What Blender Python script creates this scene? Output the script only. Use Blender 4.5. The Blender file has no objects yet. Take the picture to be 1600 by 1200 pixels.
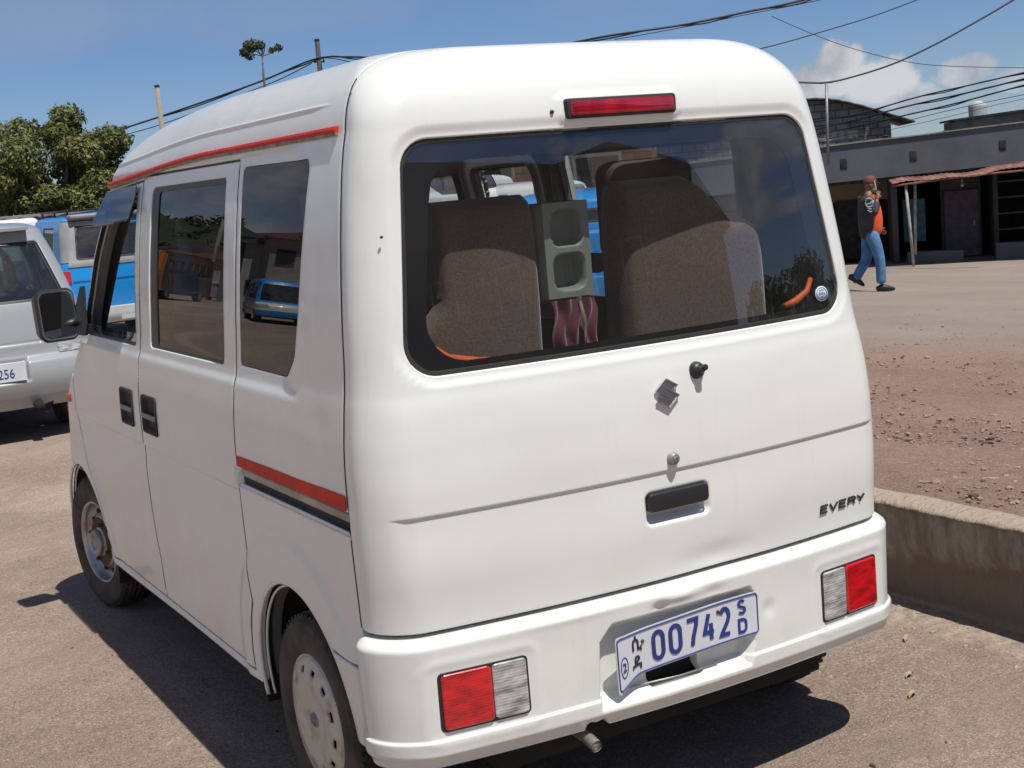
import bpy, bmesh, math, random
import numpy as np
from mathutils import Vector, Matrix
random.seed(7); np.random.seed(7)
SC = bpy.context.scene
COL = SC.collection
PI = math.pi
# ------------------------------------------------------------------ camera, sky, sun
CAM = dict(loc=(-1.8276, -2.5505, 1.5593), yaw=math.radians(-28.936), pitch=math.radians(-8.463), roll=math.radians(-4.948), f=2154.9)
def cam_axes():
    y, p, r = CAM['yaw'], CAM['pitch'], CAM['roll']
    f = Vector((-math.sin(y)*math.cos(p), math.cos(y)*math.cos(p), math.sin(p)))
    rt = Vector((math.cos(y), math.sin(y), 0)); up = rt.cross(f)
    return math.cos(r)*rt + math.sin(r)*up, -math.sin(r)*rt + math.cos(r)*up, f
R_, U_, F_ = cam_axes()
cd = bpy.data.cameras.new('camera'); cam = bpy.data.objects.new('camera', cd); COL.objects.link(cam)
cam.matrix_world = Matrix(((R_.x, U_.x, -F_.x, CAM['loc'][0]), (R_.y, U_.y, -F_.y, CAM['loc'][1]), (R_.z, U_.z, -F_.z, CAM['loc'][2]), (0, 0, 0, 1)))
cd.sensor_width = 36; cd.lens = CAM['f']/1600*36; cd.clip_end = 3000; cd.clip_start = 0.05
SC.camera = cam
SUN_DIR = Vector((0.10, -0.43, 1.0)).normalized()      # towards the sun
sd = bpy.data.lights.new('sun', 'SUN'); sd.energy = 4.4; sd.angle = math.radians(0.5); sd.color = (1, .955, .88)
sun = bpy.data.objects.new('sun', sd); COL.objects.link(sun)
sun.rotation_euler = SUN_DIR.to_track_quat('Z', 'Y').to_euler()
SUN_EL = math.asin(SUN_DIR.z); SUN_AZ = math.atan2(SUN_DIR.x, SUN_DIR.y)
W = bpy.data.worlds.new('World'); SC.world = W; W.use_nodes = True
SC.view_settings.view_transform = 'Standard'; SC.view_settings.look = 'None'
SC.view_settings.exposure = 0.23; SC.view_settings.gamma = 1
SC.cycles.max_bounces = 10; SC.cycles.transparent_max_bounces = 24

def dir_of(px, py):
    return (F_ + R_*((px-800)/CAM['f']) - U_*((py-600)/CAM['f'])).normalized()

def build_world():
    nt = W.node_tree; N = nt.nodes; L = nt.links; N.clear()
    out = N.new('ShaderNodeOutputWorld'); bg = N.new('ShaderNodeBackground')
    sky = N.new('ShaderNodeTexSky'); sky.sky_type = 'NISHITA'; sky.sun_disc = False
    sky.sun_elevation = SUN_EL; sky.sun_rotation = SUN_AZ
    sky.altitude = 1800; sky.air_density = 1.0; sky.dust_density = .35; sky.ozone_density = 2.6
    bg.inputs['Strength'].default_value = 0.056
    tc = N.new('ShaderNodeTexCoord')
    def math_(op, a, b=None, c=None):
        n = N.new('ShaderNodeMath'); n.operation = op
        for i, v in enumerate((a, b, c)):
            if v is None: continue
            if isinstance(v, (int, float)): n.inputs[i].default_value = v
            else: L.new(v, n.inputs[i])
        return n.outputs[0]
    def noise(scale, detail, rough, vec=None, dist=0.0):
        n = N.new('ShaderNodeTexNoise'); n.inputs['Scale'].default_value = scale; n.inputs['Detail'].default_value = detail
        n.inputs['Roughness'].default_value = rough; n.inputs['Distortion'].default_value = dist
        L.new(vec or tc.outputs['Generated'], n.inputs['Vector']); return n.outputs['Fac']
    def smooth(v, a, b):
        m = N.new('ShaderNodeMapRange'); m.interpolation_type = 'SMOOTHSTEP'
        m.inputs['From Min'].default_value = a; m.inputs['From Max'].default_value = b
        L.new(v, m.inputs['Value']); return m.outputs[0]
    def blob(px, py, rad_x, rad_y):
        d = dir_of(px, py)
        # angular offset from a direction, squashed vertically
        sub = N.new('ShaderNodeVectorMath'); sub.operation = 'SUBTRACT'; L.new(tc.outputs['Generated'], sub.inputs[0]); sub.inputs[1].default_value = tuple(d)
        mul = N.new('ShaderNodeVectorMath'); mul.operation = 'MULTIPLY'; L.new(sub.outputs[0], mul.inputs[0]); mul.inputs[1].default_value = (1/rad_x, 1/rad_x, 1/rad_y)
        ln = N.new('ShaderNodeVectorMath'); ln.operation = 'LENGTH'; L.new(mul.outputs[0], ln.inputs[0])
        return ln.outputs['Value']
    puff = noise(26, 9, .62, dist=.25); wisp = noise(5.5, 8, .62, dist=.6)
    tot = None
    for (px, py, rx, ry, s) in ((1310, 95, .020, .016, 1), (1300, 125, .030, .016, .95), (1370, 128, .034, .018, .9), (1420, 150, .030, .012, .6), (1510, 118, .026, .012, .75), (1530, 100, .016, .010, .8), (1575, 125, .02, .010, .5)):
        b = blob(px, py, rx, ry)
        v = math_('SUBTRACT', math_('ADD', math_('MULTIPLY', puff, 2.1), -.08), b)      # noise-eaten edge
        v = math_('MULTIPLY', smooth(v, -.05, .35), s)
        tot = v if tot is None else math_('MAXIMUM', tot, v)
    # broad, thin veils elsewhere in the sky and heaps low behind the camera
    sep = N.new('ShaderNodeSeparateXYZ'); L.new(tc.outputs['Generated'], sep.inputs[0])
    mp = N.new('ShaderNodeMapping'); mp.inputs['Scale'].default_value = (1, 1, 3.2); L.new(tc.outputs['Generated'], mp.inputs[0])
    veil = smooth(noise(2.3, 7, .6, mp.outputs[0], .3), .50, .78)
    back = smooth(math_('MULTIPLY', sep.outputs['Y'], -1.0), -.1, .35)
    left = smooth(math_('MULTIPLY', sep.outputs['X'], -1.0), -.12, .12)
    side = math_('MAXIMUM', back, left)
    heaps = math_('MULTIPLY', smooth(noise(4.2, 9, .58, mp.outputs[0], .4), .47, .62), side)
    thin = math_('MULTIPLY', veil, .16)
    for (px, py, rx, ry, s_) in ((110, 25, .22, .05, .42), (430, 8, .16, .03, .30), (1000, -30, .2, .05, .22)):
        thin = math_('MAXIMUM', thin, math_('MULTIPLY', smooth(math_('SUBTRACT', math_('ADD', math_('MULTIPLY', wisp, 1.5), .15), blob(px, py, rx, ry)), .0, .8), s_))
    hz = math_('MULTIPLY', math_('SUBTRACT', 1.0, smooth(sep.outputs['Z'], -.02, .14)), .30)   # pale air low down
    bank = math_('MULTIPLY', math_('MULTIPLY', smooth(math_('MULTIPLY', sep.outputs['X'], -1.0), .12, .24), math_('SUBTRACT', 1.0, smooth(sep.outputs['Z'], .22, .45))), smooth(noise(3.4, 8, .6, mp.outputs[0], .4), .30, .52))
    cl = math_('MAXIMUM', math_('MAXIMUM', tot, math_('MULTIPLY', heaps, .75)), math_('MULTIPLY', bank, .8))
    mix0 = N.new('ShaderNodeMix'); mix0.data_type = 'RGBA'; mix0.blend_type = 'MIX'
    L.new(math_('MAXIMUM', hz, thin), mix0.inputs['Factor'])
    tin = N.new('ShaderNodeMix'); tin.data_type = 'RGBA'; tin.blend_type = 'MULTIPLY'; tin.inputs['Factor'].default_value = 1; L.new(sky.outputs[0], tin.inputs[6]); tin.inputs[7].default_value = (.80, .97, 1.26, 1)
    L.new(tin.outputs[2], mix0.inputs[6]); mix0.inputs[7].default_value = (5.0, 5.8, 7.0, 1)
    mix = N.new('ShaderNodeMix'); mix.data_type = 'RGBA'
    sh = N.new('ShaderNodeMix'); sh.data_type = 'RGBA'; L.new(smooth(noise(19, 6, .6), .35, .65), sh.inputs['Factor'])
    sh.inputs[6].default_value = (5.6, 6.0, 6.9, 1); sh.inputs[7].default_value = (10.0, 10.0, 10.2, 1)
    L.new(cl, mix.inputs['Factor']); L.new(mix0.outputs[2], mix.inputs[6]); L.new(sh.outputs[2], mix.inputs[7])
    L.new(mix.outputs[2], bg.inputs['Color']); L.new(bg.outputs[0], out.inputs['Surface'])
build_world()

# ------------------------------------------------------------------ naming helpers
def tag(o, label=None, cat=None, group=None, kind=None):
    if label: o['label'] = label
    if cat: o['category'] = cat
    if group: o['group'] = group
    if kind: o['kind'] = kind
    return o
def empty(name, loc=(0, 0, 0), rz=0, label=None, cat=None, group=None):
    o = bpy.data.objects.new(name, None); COL.objects.link(o); o.location = loc; o.rotation_euler = (0, 0, rz); o.empty_display_size = .2
    return tag(o, label, cat, group)
def link(name, me, mat=None, parent=None):
    o = bpy.data.objects.new(name, me); COL.objects.link(o)
    if mat is not None:
        for m in (mat if isinstance(mat, (list, tuple)) else [mat]): me.materials.append(m)
    if parent: o.parent = parent
    return o
def copy_tree(o, parent=None):
    c = o.copy(); COL.objects.link(c); c.parent = parent
    for ch in o.children: copy_tree(ch, c)
    return c

# ------------------------------------------------------------------ materials
def mat(name, color=(.5, .5, .5), rough=.5, metal=0., coat=0., coat_rough=.05, var=0., vscale=6., color2=None, bump=0., bscale=80., bdist=.002, emis=None, trans=0., rvar=0., detail=6, spec=None, sheen=0., hi=None, stretch=None, coord='Object'):
    m = bpy.data.materials.new(name); m.use_nodes = True
    nt = m.node_tree; N = nt.nodes; L = nt.links; b = N['Principled BSDF']
    b.inputs['Base Color'].default_value = (*color, 1); b.inputs['Roughness'].default_value = rough; b.inputs['Metallic'].default_value = metal
    b.inputs['Coat Weight'].default_value = coat; b.inputs['Coat Roughness'].default_value = coat_rough
    if spec is not None: b.inputs['Specular IOR Level'].default_value = spec
    if sheen: b.inputs['Sheen Weight'].default_value = sheen
    if emis: b.inputs['Emission Color'].default_value = (*emis[:3], 1); b.inputs['Emission Strength'].default_value = emis[3]
    if trans: b.inputs['Transmission Weight'].default_value = trans
    tc = N.new('ShaderNodeTexCoord'); vec = tc.outputs[coord]
    if stretch:
        mp = N.new('ShaderNodeMapping'); mp.inputs['Scale'].default_value = stretch; L.new(vec, mp.inputs[0]); vec = mp.outputs[0]
    if var or color2:
        n = N.new('ShaderNodeTexNoise'); n.inputs['Scale'].default_value = vscale; n.inputs['Detail'].default_value = detail; n.inputs['Roughness'].default_value = .62
        L.new(vec, n.inputs['Vector'])
        r = N.new('ShaderNodeValToRGB'); e = r.color_ramp.elements
        c1 = color if color2 else tuple(max(0, c*(1-var)) for c in color); c2 = color2 or tuple(min(1, c*(1+var)) for c in color)
        lo, h = hi or (.34, .66)
        e[0].position = lo; e[0].color = (*c1, 1); e[1].position = h; e[1].color = (*c2, 1)
        L.new(n.outputs['Fac'], r.inputs[0]); L.new(r.outputs[0], b.inputs['Base Color'])
        if rvar:
            mr = N.new('ShaderNodeMapRange'); mr.inputs['To Min'].default_value = max(0, rough-rvar); mr.inputs['To Max'].default_value = min(1, rough+rvar)
            mr.inputs['From Min'].default_value = .3; mr.inputs['From Max'].default_value = .7
            L.new(n.outputs['Fac'], mr.inputs['Value']); L.new(mr.outputs[0], b.inputs['Roughness'])
    if bump:
        n2 = N.new('ShaderNodeTexNoise'); n2.inputs['Scale'].default_value = bscale; n2.inputs['Detail'].default_value = 5; L.new(vec, n2.inputs['Vector'])
        bp = N.new('ShaderNodeBump'); bp.inputs['Strength'].default_value = bump; bp.inputs['Distance'].default_value = bdist
        L.new(n2.outputs['Fac'], bp.inputs['Height']); L.new(bp.outputs[0], b.inputs['Normal'])
    return m
def glass_mat(name, tint=(.8, .85, .85), refl=1.0, base=.04, dirt=0.0):
    m = bpy.data.materials.new(name); m.use_nodes = True; nt = m.node_tree; N = nt.nodes; L = nt.links; N.clear()
    out = N.new('ShaderNodeOutputMaterial'); tr = N.new('ShaderNodeBsdfTransparent'); gl = N.new('ShaderNodeBsdfGlossy'); mx = N.new('ShaderNodeMixShader')
    tr.inputs[0].default_value = (*tint, 1); gl.inputs['Roughness'].default_value = 0.004; gl.inputs[0].default_value = (1, 1, 1, 1)
    ge = N.new('ShaderNodeNewGeometry'); dt = N.new('ShaderNodeVectorMath'); dt.operation = 'DOT_PRODUCT'; L.new(ge.outputs['Normal'], dt.inputs[0]); L.new(ge.outputs['Incoming'], dt.inputs[1])
    def mm(op, a, b2=0., clamp=False):
        n = N.new('ShaderNodeMath'); n.operation = op; n.use_clamp = clamp
        for i, v in enumerate((a, b2)):
            if isinstance(v, (int, float)): n.inputs[i].default_value = v
            else: L.new(v, n.inputs[i])
        return n.outputs[0]
    p5 = mm('POWER', mm('SUBTRACT', 1.0, mm('ABSOLUTE', dt.outputs['Value']), True), 4.0)      # Schlick, the same from both faces
    mu = N.new('ShaderNodeMath'); mu.operation = 'MULTIPLY_ADD'; mu.inputs[1].default_value = refl; mu.inputs[2].default_value = base+.04; mu.use_clamp = True
    L.new(p5, mu.inputs[0]); L.new(mu.outputs[0], mx.inputs[0]); L.new(tr.outputs[0], mx.inputs[1]); L.new(gl.outputs[0], mx.inputs[2])
    last = mx.outputs[0]
    if dirt:
        df = N.new('ShaderNodeBsdfDiffuse'); df.inputs[0].default_value = (.45, .41, .36, 1)
        tc = N.new('ShaderNodeTexCoord'); n = N.new('ShaderNodeTexNoise'); n.inputs['Scale'].default_value = 5; n.inputs['Detail'].default_value = 8; L.new(tc.outputs['Object'], n.inputs['Vector'])
        mr = N.new('ShaderNodeMapRange'); mr.inputs['From Min'].default_value = .3; mr.inputs['From Max'].default_value = .75; mr.inputs['To Min'].default_value = dirt*.4; mr.inputs['To Max'].default_value = dirt*1.6
        L.new(n.outputs['Fac'], mr.inputs['Value'])
        m2 = N.new('ShaderNodeMixShader'); L.new(mr.outputs[0], m2.inputs[0]); L.new(last, m2.inputs[1]); L.new(df.outputs[0], m2.inputs[2]); last = m2.outputs[0]
    L.new(last, out.inputs['Surface'])
    return m
def paint(name, color, dust=(.36, .28, .22), dust_amt=.35, low=.25, high=.75, rough=.32, coat=.7, wob=.12):
    """car paint: two-coat, faintly wavy, with road dust clinging to the lower panels"""
    m = bpy.data.materials.new(name); m.use_nodes = True; nt = m.node_tree; N = nt.nodes; L = nt.links; b = N['Principled BSDF']
    b.inputs['Roughness'].default_value = rough; b.inputs['Coat Weight'].default_value = coat; b.inputs['Coat Roughness'].default_value = .06
    tc = N.new('ShaderNodeTexCoord'); sp = N.new('ShaderNodeSeparateXYZ'); L.new(tc.outputs['Object'], sp.inputs[0])
    mr = N.new('ShaderNodeMapRange'); mr.interpolation_type = 'SMOOTHSTEP'; mr.inputs['From Min'].default_value = low; mr.inputs['From Max'].default_value = high; mr.inputs['To Min'].default_value = 1; mr.inputs['To Max'].default_value = .12
    L.new(sp.outputs['Z'], mr.inputs['Value'])
    n = N.new('ShaderNodeTexNoise'); n.inputs['Scale'].default_value = 3.5; n.inputs['Detail'].default_value = 10; n.inputs['Roughness'].default_value = .68; L.new(tc.outputs['Object'], n.inputs['Vector'])
    r2 = N.new('ShaderNodeMapRange'); r2.inputs['From Min'].default_value = .35; r2.inputs['From Max'].default_value = .75; L.new(n.outputs['Fac'], r2.inputs['Value'])
    mu = N.new('ShaderNodeMath'); mu.operation = 'MULTIPLY'; L.new(mr.outputs[0], mu.inputs[0]); L.new(r2.outputs[0], mu.inputs[1])
    m2 = N.new('ShaderNodeMath'); m2.operation = 'MULTIPLY'; m2.inputs[1].default_value = dust_amt; L.new(mu.outputs[0], m2.inputs[0])
    mix = N.new('ShaderNodeMix'); mix.data_type = 'RGBA'; mix.inputs[6].default_value = (*color, 1); mix.inputs[7].default_value = (*dust, 1)
    L.new(m2.outputs[0], mix.inputs['Factor'])
    # faint run-down streaks and uneven fading
    ms_ = N.new('ShaderNodeMapping'); ms_.inputs['Scale'].default_value = (1, 1, .10); L.new(tc.outputs['Object'], ms_.inputs[0])
    ns_ = N.new('ShaderNodeTexNoise'); ns_.inputs['Scale'].default_value = 26; ns_.inputs['Detail'].default_value = 6; ns_.inputs['Roughness'].default_value = .7; L.new(ms_.outputs[0], ns_.inputs['Vector'])
    rs_ = N.new('ShaderNodeMapRange'); rs_.inputs['From Min'].default_value = .54; rs_.inputs['From Max'].default_value = .80; rs_.inputs['To Max'].default_value = .34; L.new(ns_.outputs['Fac'], rs_.inputs['Value'])
    nl_ = N.new('ShaderNodeTexNoise'); nl_.inputs['Scale'].default_value = 2.1; nl_.inputs['Detail'].default_value = 8; L.new(tc.outputs['Object'], nl_.inputs['Vector'])
    rl_ = N.new('ShaderNodeMapRange'); rl_.inputs['From Min'].default_value = .40; rl_.inputs['From Max'].default_value = .70; rl_.inputs['To Max'].default_value = .16; L.new(nl_.outputs['Fac'], rl_.inputs['Value'])
    sa_ = N.new('ShaderNodeMath'); sa_.operation = 'MAXIMUM'; L.new(rs_.outputs[0], sa_.inputs[0]); L.new(rl_.outputs[0], sa_.inputs[1])
    mxs = N.new('ShaderNodeMix'); mxs.data_type = 'RGBA'; L.new(sa_.outputs[0], mxs.inputs['Factor']); L.new(mix.outputs[2], mxs.inputs[6]); mxs.inputs[7].default_value = (*[c*.72+d*.12 for c, d in zip(color, dust)], 1)
    mix = mxs
    # tiny chips
    n3 = N.new('ShaderNodeTexNoise'); n3.inputs['Scale'].default_value = 55; n3.inputs['Detail'].default_value = 3; L.new(tc.outputs['Object'], n3.inputs['Vector'])
    n4 = N.new('ShaderNodeTexNoise'); n4.inputs['Scale'].default_value = 1.7; n4.inputs['Detail'].default_value = 4; L.new(tc.outputs['Object'], n4.inputs['Vector'])
    c1 = N.new('ShaderNodeMath'); c1.operation = 'MULTIPLY'; L.new(n3.outputs['Fac'], c1.inputs[0]); L.new(n4.outputs['Fac'], c1.inputs[1])
    c2 = N.new('ShaderNodeMapRange'); c2.inputs['From Min'].default_value = .475; c2.inputs['From Max'].default_value = .485; L.new(c1.outputs[0], c2.inputs['Value'])
    mx2 = N.new('ShaderNodeMix'); mx2.data_type = 'RGBA'; mx2.inputs[7].default_value = (.09, .075, .06, 1); L.new(c2.outputs[0], mx2.inputs['Factor']); L.new(mix.outputs[2], mx2.inputs[6])
    L.new(mx2.outputs[2], b.inputs['Base Color'])
    cr = N.new('ShaderNodeMath'); cr.operation = 'SUBTRACT'; cr.inputs[0].default_value = coat; L.new(m2.outputs[0], cr.inputs[1]); L.new(cr.outputs[0], b.inputs['Coat Weight'])
    nb = N.new('ShaderNodeTexNoise'); nb.inputs['Scale'].default_value = 3.2; nb.inputs['Detail'].default_value = 2; L.new(tc.outputs['Object'], nb.inputs['Vector'])
    bp = N.new('ShaderNodeBump'); bp.inputs['Strength'].default_value = wob; bp.inputs['Distance'].default_value = .05; L.new(nb.outputs['Fac'], bp.inputs['Height'])
    L.new(bp.outputs[0], b.inputs['Normal']); L.new(bp.outputs[0], b.inputs['Coat Normal'])
    return m
M = {}
M['white'] = paint('van_paint', (.735, .755, .72), coat=.5)
M['black_plastic'] = mat('black_plastic', (.018, .018, .02), .42, bump=.15, bscale=400)
M['rubber_and_gap_shade'] = mat('rubber_and_gap_shade', (.022, .021, .02), .85, var=.35, vscale=9, bump=.3, bscale=60)
M['tyre'] = mat('tyre', (.018, .017, .016), .82, color2=(.085, .066, .052), vscale=11, bump=.35, bscale=120, bdist=.004)
M['chrome'] = mat('chrome', (.62, .63, .65), .33, 1.0, rvar=.05, var=.08)
M['steel'] = mat('steel', (.42, .42, .42), .38, .9, color2=(.22, .15, .10), vscale=9, hi=(.45, .75))
M['dull_metal'] = mat('dull_metal', (.34, .33, .31), .5, .7, var=.3)
M['hubcap'] = mat('hubcap', (.50, .49, .46), .42, .45, color2=(.27, .17, .10), vscale=14, hi=(.50, .78), bump=.2, bscale=60)
M['rust'] = mat('rust', (.045, .025, .016), .8, .2, color2=(.14, .075, .042), vscale=18, bump=.5, bscale=60)
M['red_trim'] = mat('red_trim', (.56, .028, .014), .55, spec=.25, var=.16, vscale=12)
M['rust_trim'] = mat('rust_trim', (.40, .30, .22), .6, color2=(.20, .09, .05), vscale=22)
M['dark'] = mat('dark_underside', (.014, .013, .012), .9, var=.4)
M['inner_grey'] = mat('inner_trim', (.13, .135, .14), .6, var=.12, vscale=5)
M['inner_dark'] = mat('inner_dark', (.028, .028, .03), .75, var=.3)
M['frit'] = mat('frit', (.006, .006, .008), .35)
M['glass_clear'] = glass_mat('clear_glass', (.80, .84, .84), 1.0, .03, .012)
M['glass_rear'] = glass_mat('rear_glass', (.80, .82, .83), 1.2, .045, .022)
M['glass_tint'] = glass_mat('tinted_glass', (.03, .03, .035), .46, .005, .004)
M['glass_smoke'] = glass_mat('smoked_glass', (.10, .11, .15), .55, .03)
M['red_lens'] = mat('red_lens', (.62, .006, .012), .16, coat=1, bump=.0)
M['mirror'] = mat('mirror_glass', (.85, .87, .88), .01, 1.0)
M['plate_white'] = mat('plate_white', (.62, .64, .70), .4, coat=.3, var=.06)
M['plate_blue'] = mat('plate_blue', (.02, .04, .20), .45, var=.15)
M['ink'] = mat('black_ink', (.02, .02, .03), .5)
M['orange'] = mat('orange_trim', (.62, .11, .02), .5)
def lens_mat(name, col, dark, scale):
    m = bpy.data.materials.new(name); m.use_nodes = True; nt = m.node_tree; N = nt.nodes; L = nt.links; b = N['Principled BSDF']
    tc = N.new('ShaderNodeTexCoord'); mp = N.new('ShaderNodeMapping'); mp.inputs['Scale'].default_value = (22, 22, scale); L.new(tc.outputs['Object'], mp.inputs[0])
    n = N.new('ShaderNodeTexNoise'); n.inputs['Scale'].default_value = 1; n.inputs['Detail'].default_value = 3; L.new(mp.outputs[0], n.inputs['Vector'])
    w = N.new('ShaderNodeTexWave'); w.wave_type = 'BANDS'; w.bands_direction = 'Z'; w.inputs['Scale'].default_value = 48; w.inputs['Distortion'].default_value = 1.6; w.inputs['Detail Scale'].default_value = 2; L.new(tc.outputs['Object'], w.inputs['Vector'])
    a = N.new('ShaderNodeMath'); a.operation = 'MULTIPLY_ADD'; a.inputs[1].default_value = .13; L.new(w.outputs['Fac'], a.inputs[0]); L.new(n.outputs['Fac'], a.inputs[2])
    r = N.new('ShaderNodeValToRGB'); e = r.color_ramp.elements; e[0].position = .36; e[0].color = (*dark, 1); e[1].position = .74; e[1].color = (*col, 1)
    L.new(a.outputs[0], r.inputs[0]); L.new(r.outputs[0], b.inputs['Base Color'])
    b.inputs['Roughness'].default_value = .22; b.inputs['Coat Weight'].default_value = 1; b.inputs['Coat Roughness'].default_value = .03
    bp = N.new('ShaderNodeBump'); bp.inputs['Strength'].default_value = .35; bp.inputs['Distance'].default_value = .002; L.new(a.outputs[0], bp.inputs['Height']); L.new(bp.outputs[0], b.inputs['Normal'])
    return m
M['red_lens'] = lens_mat('ribbed_red_lens', (.66, .003, .010), (.26, .001, .006), 60)
M['clear_lens'] = lens_mat('ribbed_clear_lens', (.56, .56, .54), (.15, .16, .16), 70)
M['high_lens'] = lens_mat('high_stop_lens', (.42, .01, .03), (.20, .004, .012), 5)

# ------------------------------------------------------------------ generic mesh helpers
def new_mesh(name, verts, faces, smooth=False):
    me = bpy.data.meshes.new(name); me.from_pydata([tuple(v) for v in verts], [], [tuple(f) for f in faces]); me.validate(); me.update()
    if smooth: me.polygons.foreach_set('use_smooth', [True]*len(me.polygons))
    return me
class MB:
    def __init__(s): s.v = []; s.f = []; s.sm = []
    def add(s, V, F, smooth=False):
        o = len(s.v); s.v += [Vector(v) for v in V]; s.f += [tuple(i+o for i in f) for f in F]; s.sm += [smooth]*len(F); return s
    def box(s, c, d, rot=None, ch=0.0):
        cx, cy, cz = c; hx, hy, hz = (q/2 for q in d)
        if ch <= 0:
            V = [Vector((a*hx, b*hy, e*hz)) for e in (-1, 1) for b in (-1, 1) for a in (-1, 1)]
            F = [(0, 2, 3, 1), (4, 5, 7, 6), (0, 1, 5, 4), (2, 6, 7, 3), (0, 4, 6, 2), (1, 3, 7, 5)]
            sm = False
        else:
            bm = bmesh.new(); bmesh.ops.create_cube(bm, size=1); bmesh.ops.scale(bm, vec=(2*hx, 2*hy, 2*hz), verts=bm.verts)
            bmesh.ops.bevel(bm, geom=bm.edges[:], offset=min(ch, .49*2*min(hx, hy, hz)), segments=3, affect='EDGES', profile=.5)
            bm.verts.index_update(); V = [v.co.copy() for v in bm.verts]; F = [tuple(v.index for v in f.verts) for f in bm.faces]; bm.free(); sm = True
        if rot is not None:
            V = [rot @ v for v in V]
        s.add([v+Vector(c) for v in V], F, sm); return s
    def tube(s, pts, r, n=10, cap=True, radii=None):
        pts = [Vector(p) for p in pts]; V = []; F = []
        up = Vector((0, 0, 1))
        for i, p in enumerate(pts):
            t = (pts[min(i+1, len(pts)-1)]-pts[max(i-1, 0)]).normalized()
            a = t.cross(up)
            if a.length < .05: a = t.cross(Vector((1, 0, 0)))
            a.normalize(); b = a.cross(t).normalized(); rr = radii[i] if radii else r
            for k in range(n):
                w = 2*PI*k/n; V.append(p+(a*math.cos(w)+b*math.sin(w))*rr)
        for i in range(len(pts)-1):
            for k in range(n):
                F.append((i*n+k, i*n+(k+1) % n, (i+1)*n+(k+1) % n, (i+1)*n+k))
        if cap: F.append(tuple(range(n))[::-1]); F.append(tuple((len(pts)-1)*n+k for k in range(n)))
        s.add(V, F, True); return s
    def prism(s, poly, y0, y1, axis='y', smooth=False):
        """poly: (a,b) outline; extruded along axis"""
        n = len(poly)
        def P(a, b, t):
            return {'y': (a, t, b), 'x': (t, a, b), 'z': (a, b, t)}[axis]
        V = [P(a, b, y0) for a, b in poly]+[P(a, b, y1) for a, b in poly]
        F = [tuple(range(n)), tuple(range(2*n-1, n-1, -1))]+[(i, (i+1) % n, n+(i+1) % n, n+i) for i in range(n)]
        s.add(V, F, smooth); return s
    def lathe(s, prof, n=48, axis=Vector((1, 0, 0)), center=Vector((0, 0, 0))):
        """prof: (radius, along axis)"""
        axis = Vector(axis).normalized(); a = axis.orthogonal().normalized(); b = axis.cross(a); V = []; F = []
        m = len(prof)
        for k in range(n):
            w = 2*PI*k/n; dv = a*math.cos(w)+b*math.sin(w)
            for (r, t) in prof: V.append(Vector(center)+dv*r+axis*t)
        for k in range(n):
            k2 = (k+1) % n
            for i in range(m-1): F.append((k*m+i, k*m+i+1, k2*m+i+1, k2*m+i))
        s.add(V, F, True); return s
    def build(s, name, m=None, parent=None, auto=None):
        me = bpy.data.meshes.new(name); me.from_pydata([tuple(v) for v in s.v], [], s.f); me.validate(); me.update()
        bm = bmesh.new(); bm.from_mesh(me); bmesh.ops.recalc_face_normals(bm, faces=bm.faces)
        if auto is not None:
            for e in bm.edges:
                e.smooth = not (len(e.link_faces) == 2 and e.calc_face_angle(0) > auto)
            for f in bm.faces: f.smooth = True
        bm.to_mesh(me); bm.free()
        if auto is None: me.polygons.foreach_set('use_smooth', s.sm if len(s.sm) == len(me.polygons) else [False]*len(me.polygons))
        return link(name, me, m, parent)
def catm(ctrl, n):
    P = [Vector(p) for p in ctrl]; out = []
    for i in range(len(P)-1):
        p0 = P[max(i-1, 0)]; p1 = P[i]; p2 = P[i+1]; p3 = P[min(i+2, len(P)-1)]
        for k in range(n):
            t = k/n; out.append(.5*((2*p1)+(-p0+p2)*t+(2*p0-5*p1+4*p2-p3)*t*t+(-p0+3*p1-3*p2+p3)*t**3))
    out.append(P[-1]); return out
def text_obj(name, body, size, mtx, m, parent, sx=1.0, ext=.001, offset=0., shear=0., align='CENTER', fn=None):
    c = bpy.data.curves.new(name, 'FONT'); c.body = body; c.size = size; c.extrude = ext; c.offset = offset; c.shear = shear; c.align_x = align; c.align_y = 'CENTER'; c.resolution_u = 4
    o = bpy.data.objects.new(name, c); COL.objects.link(o); bpy.context.view_layer.update()
    dg = bpy.context.evaluated_depsgraph_get(); me = bpy.data.meshes.new_from_object(o.evaluated_get(dg))
    COL.objects.unlink(o); bpy.data.objects.remove(o); bpy.data.curves.remove(c)
    me.transform(Matrix.Scale(sx, 4, (1, 0, 0)))
    if fn:
        for v in me.vertices: v.co = fn(v.co)
    me.transform(mtx); me.materials.clear()
    return link(name, me, m, parent)

# ------------------------------------------------------------------ shell surfaces (car bodies)
def sstep(a, b, x):
    t = np.clip((x-a)/(b-a), 0, 1); return t*t*(3-2*t)
def pchip(xs, ys, x):
    xs = np.asarray(xs, float); ys = np.asarray(ys, float); h = np.diff(xs); d = np.diff(ys)/h
    m = np.zeros_like(ys); m[0] = d[0]; m[-1] = d[-1]
    for i in range(1, len(xs)-1):
        if d[i-1]*d[i] > 0:
            w1 = 2*h[i]+h[i-1]; w2 = h[i]+2*h[i-1]; m[i] = (w1+w2)/(w1/d[i-1]+w2/d[i])
    x = np.clip(x, xs[0], xs[-1]); k = np.clip(np.searchsorted(xs, x)-1, 0, len(h)-1); t = (x-xs[k])/h[k]
    return ((2*t**3-3*t**2+1)*ys[k]+(t**3-2*t**2+t)*h[k]*m[k]+(-2*t**3+3*t**2)*ys[k+1]+(t**3-t**2)*h[k]*m[k+1])
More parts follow.
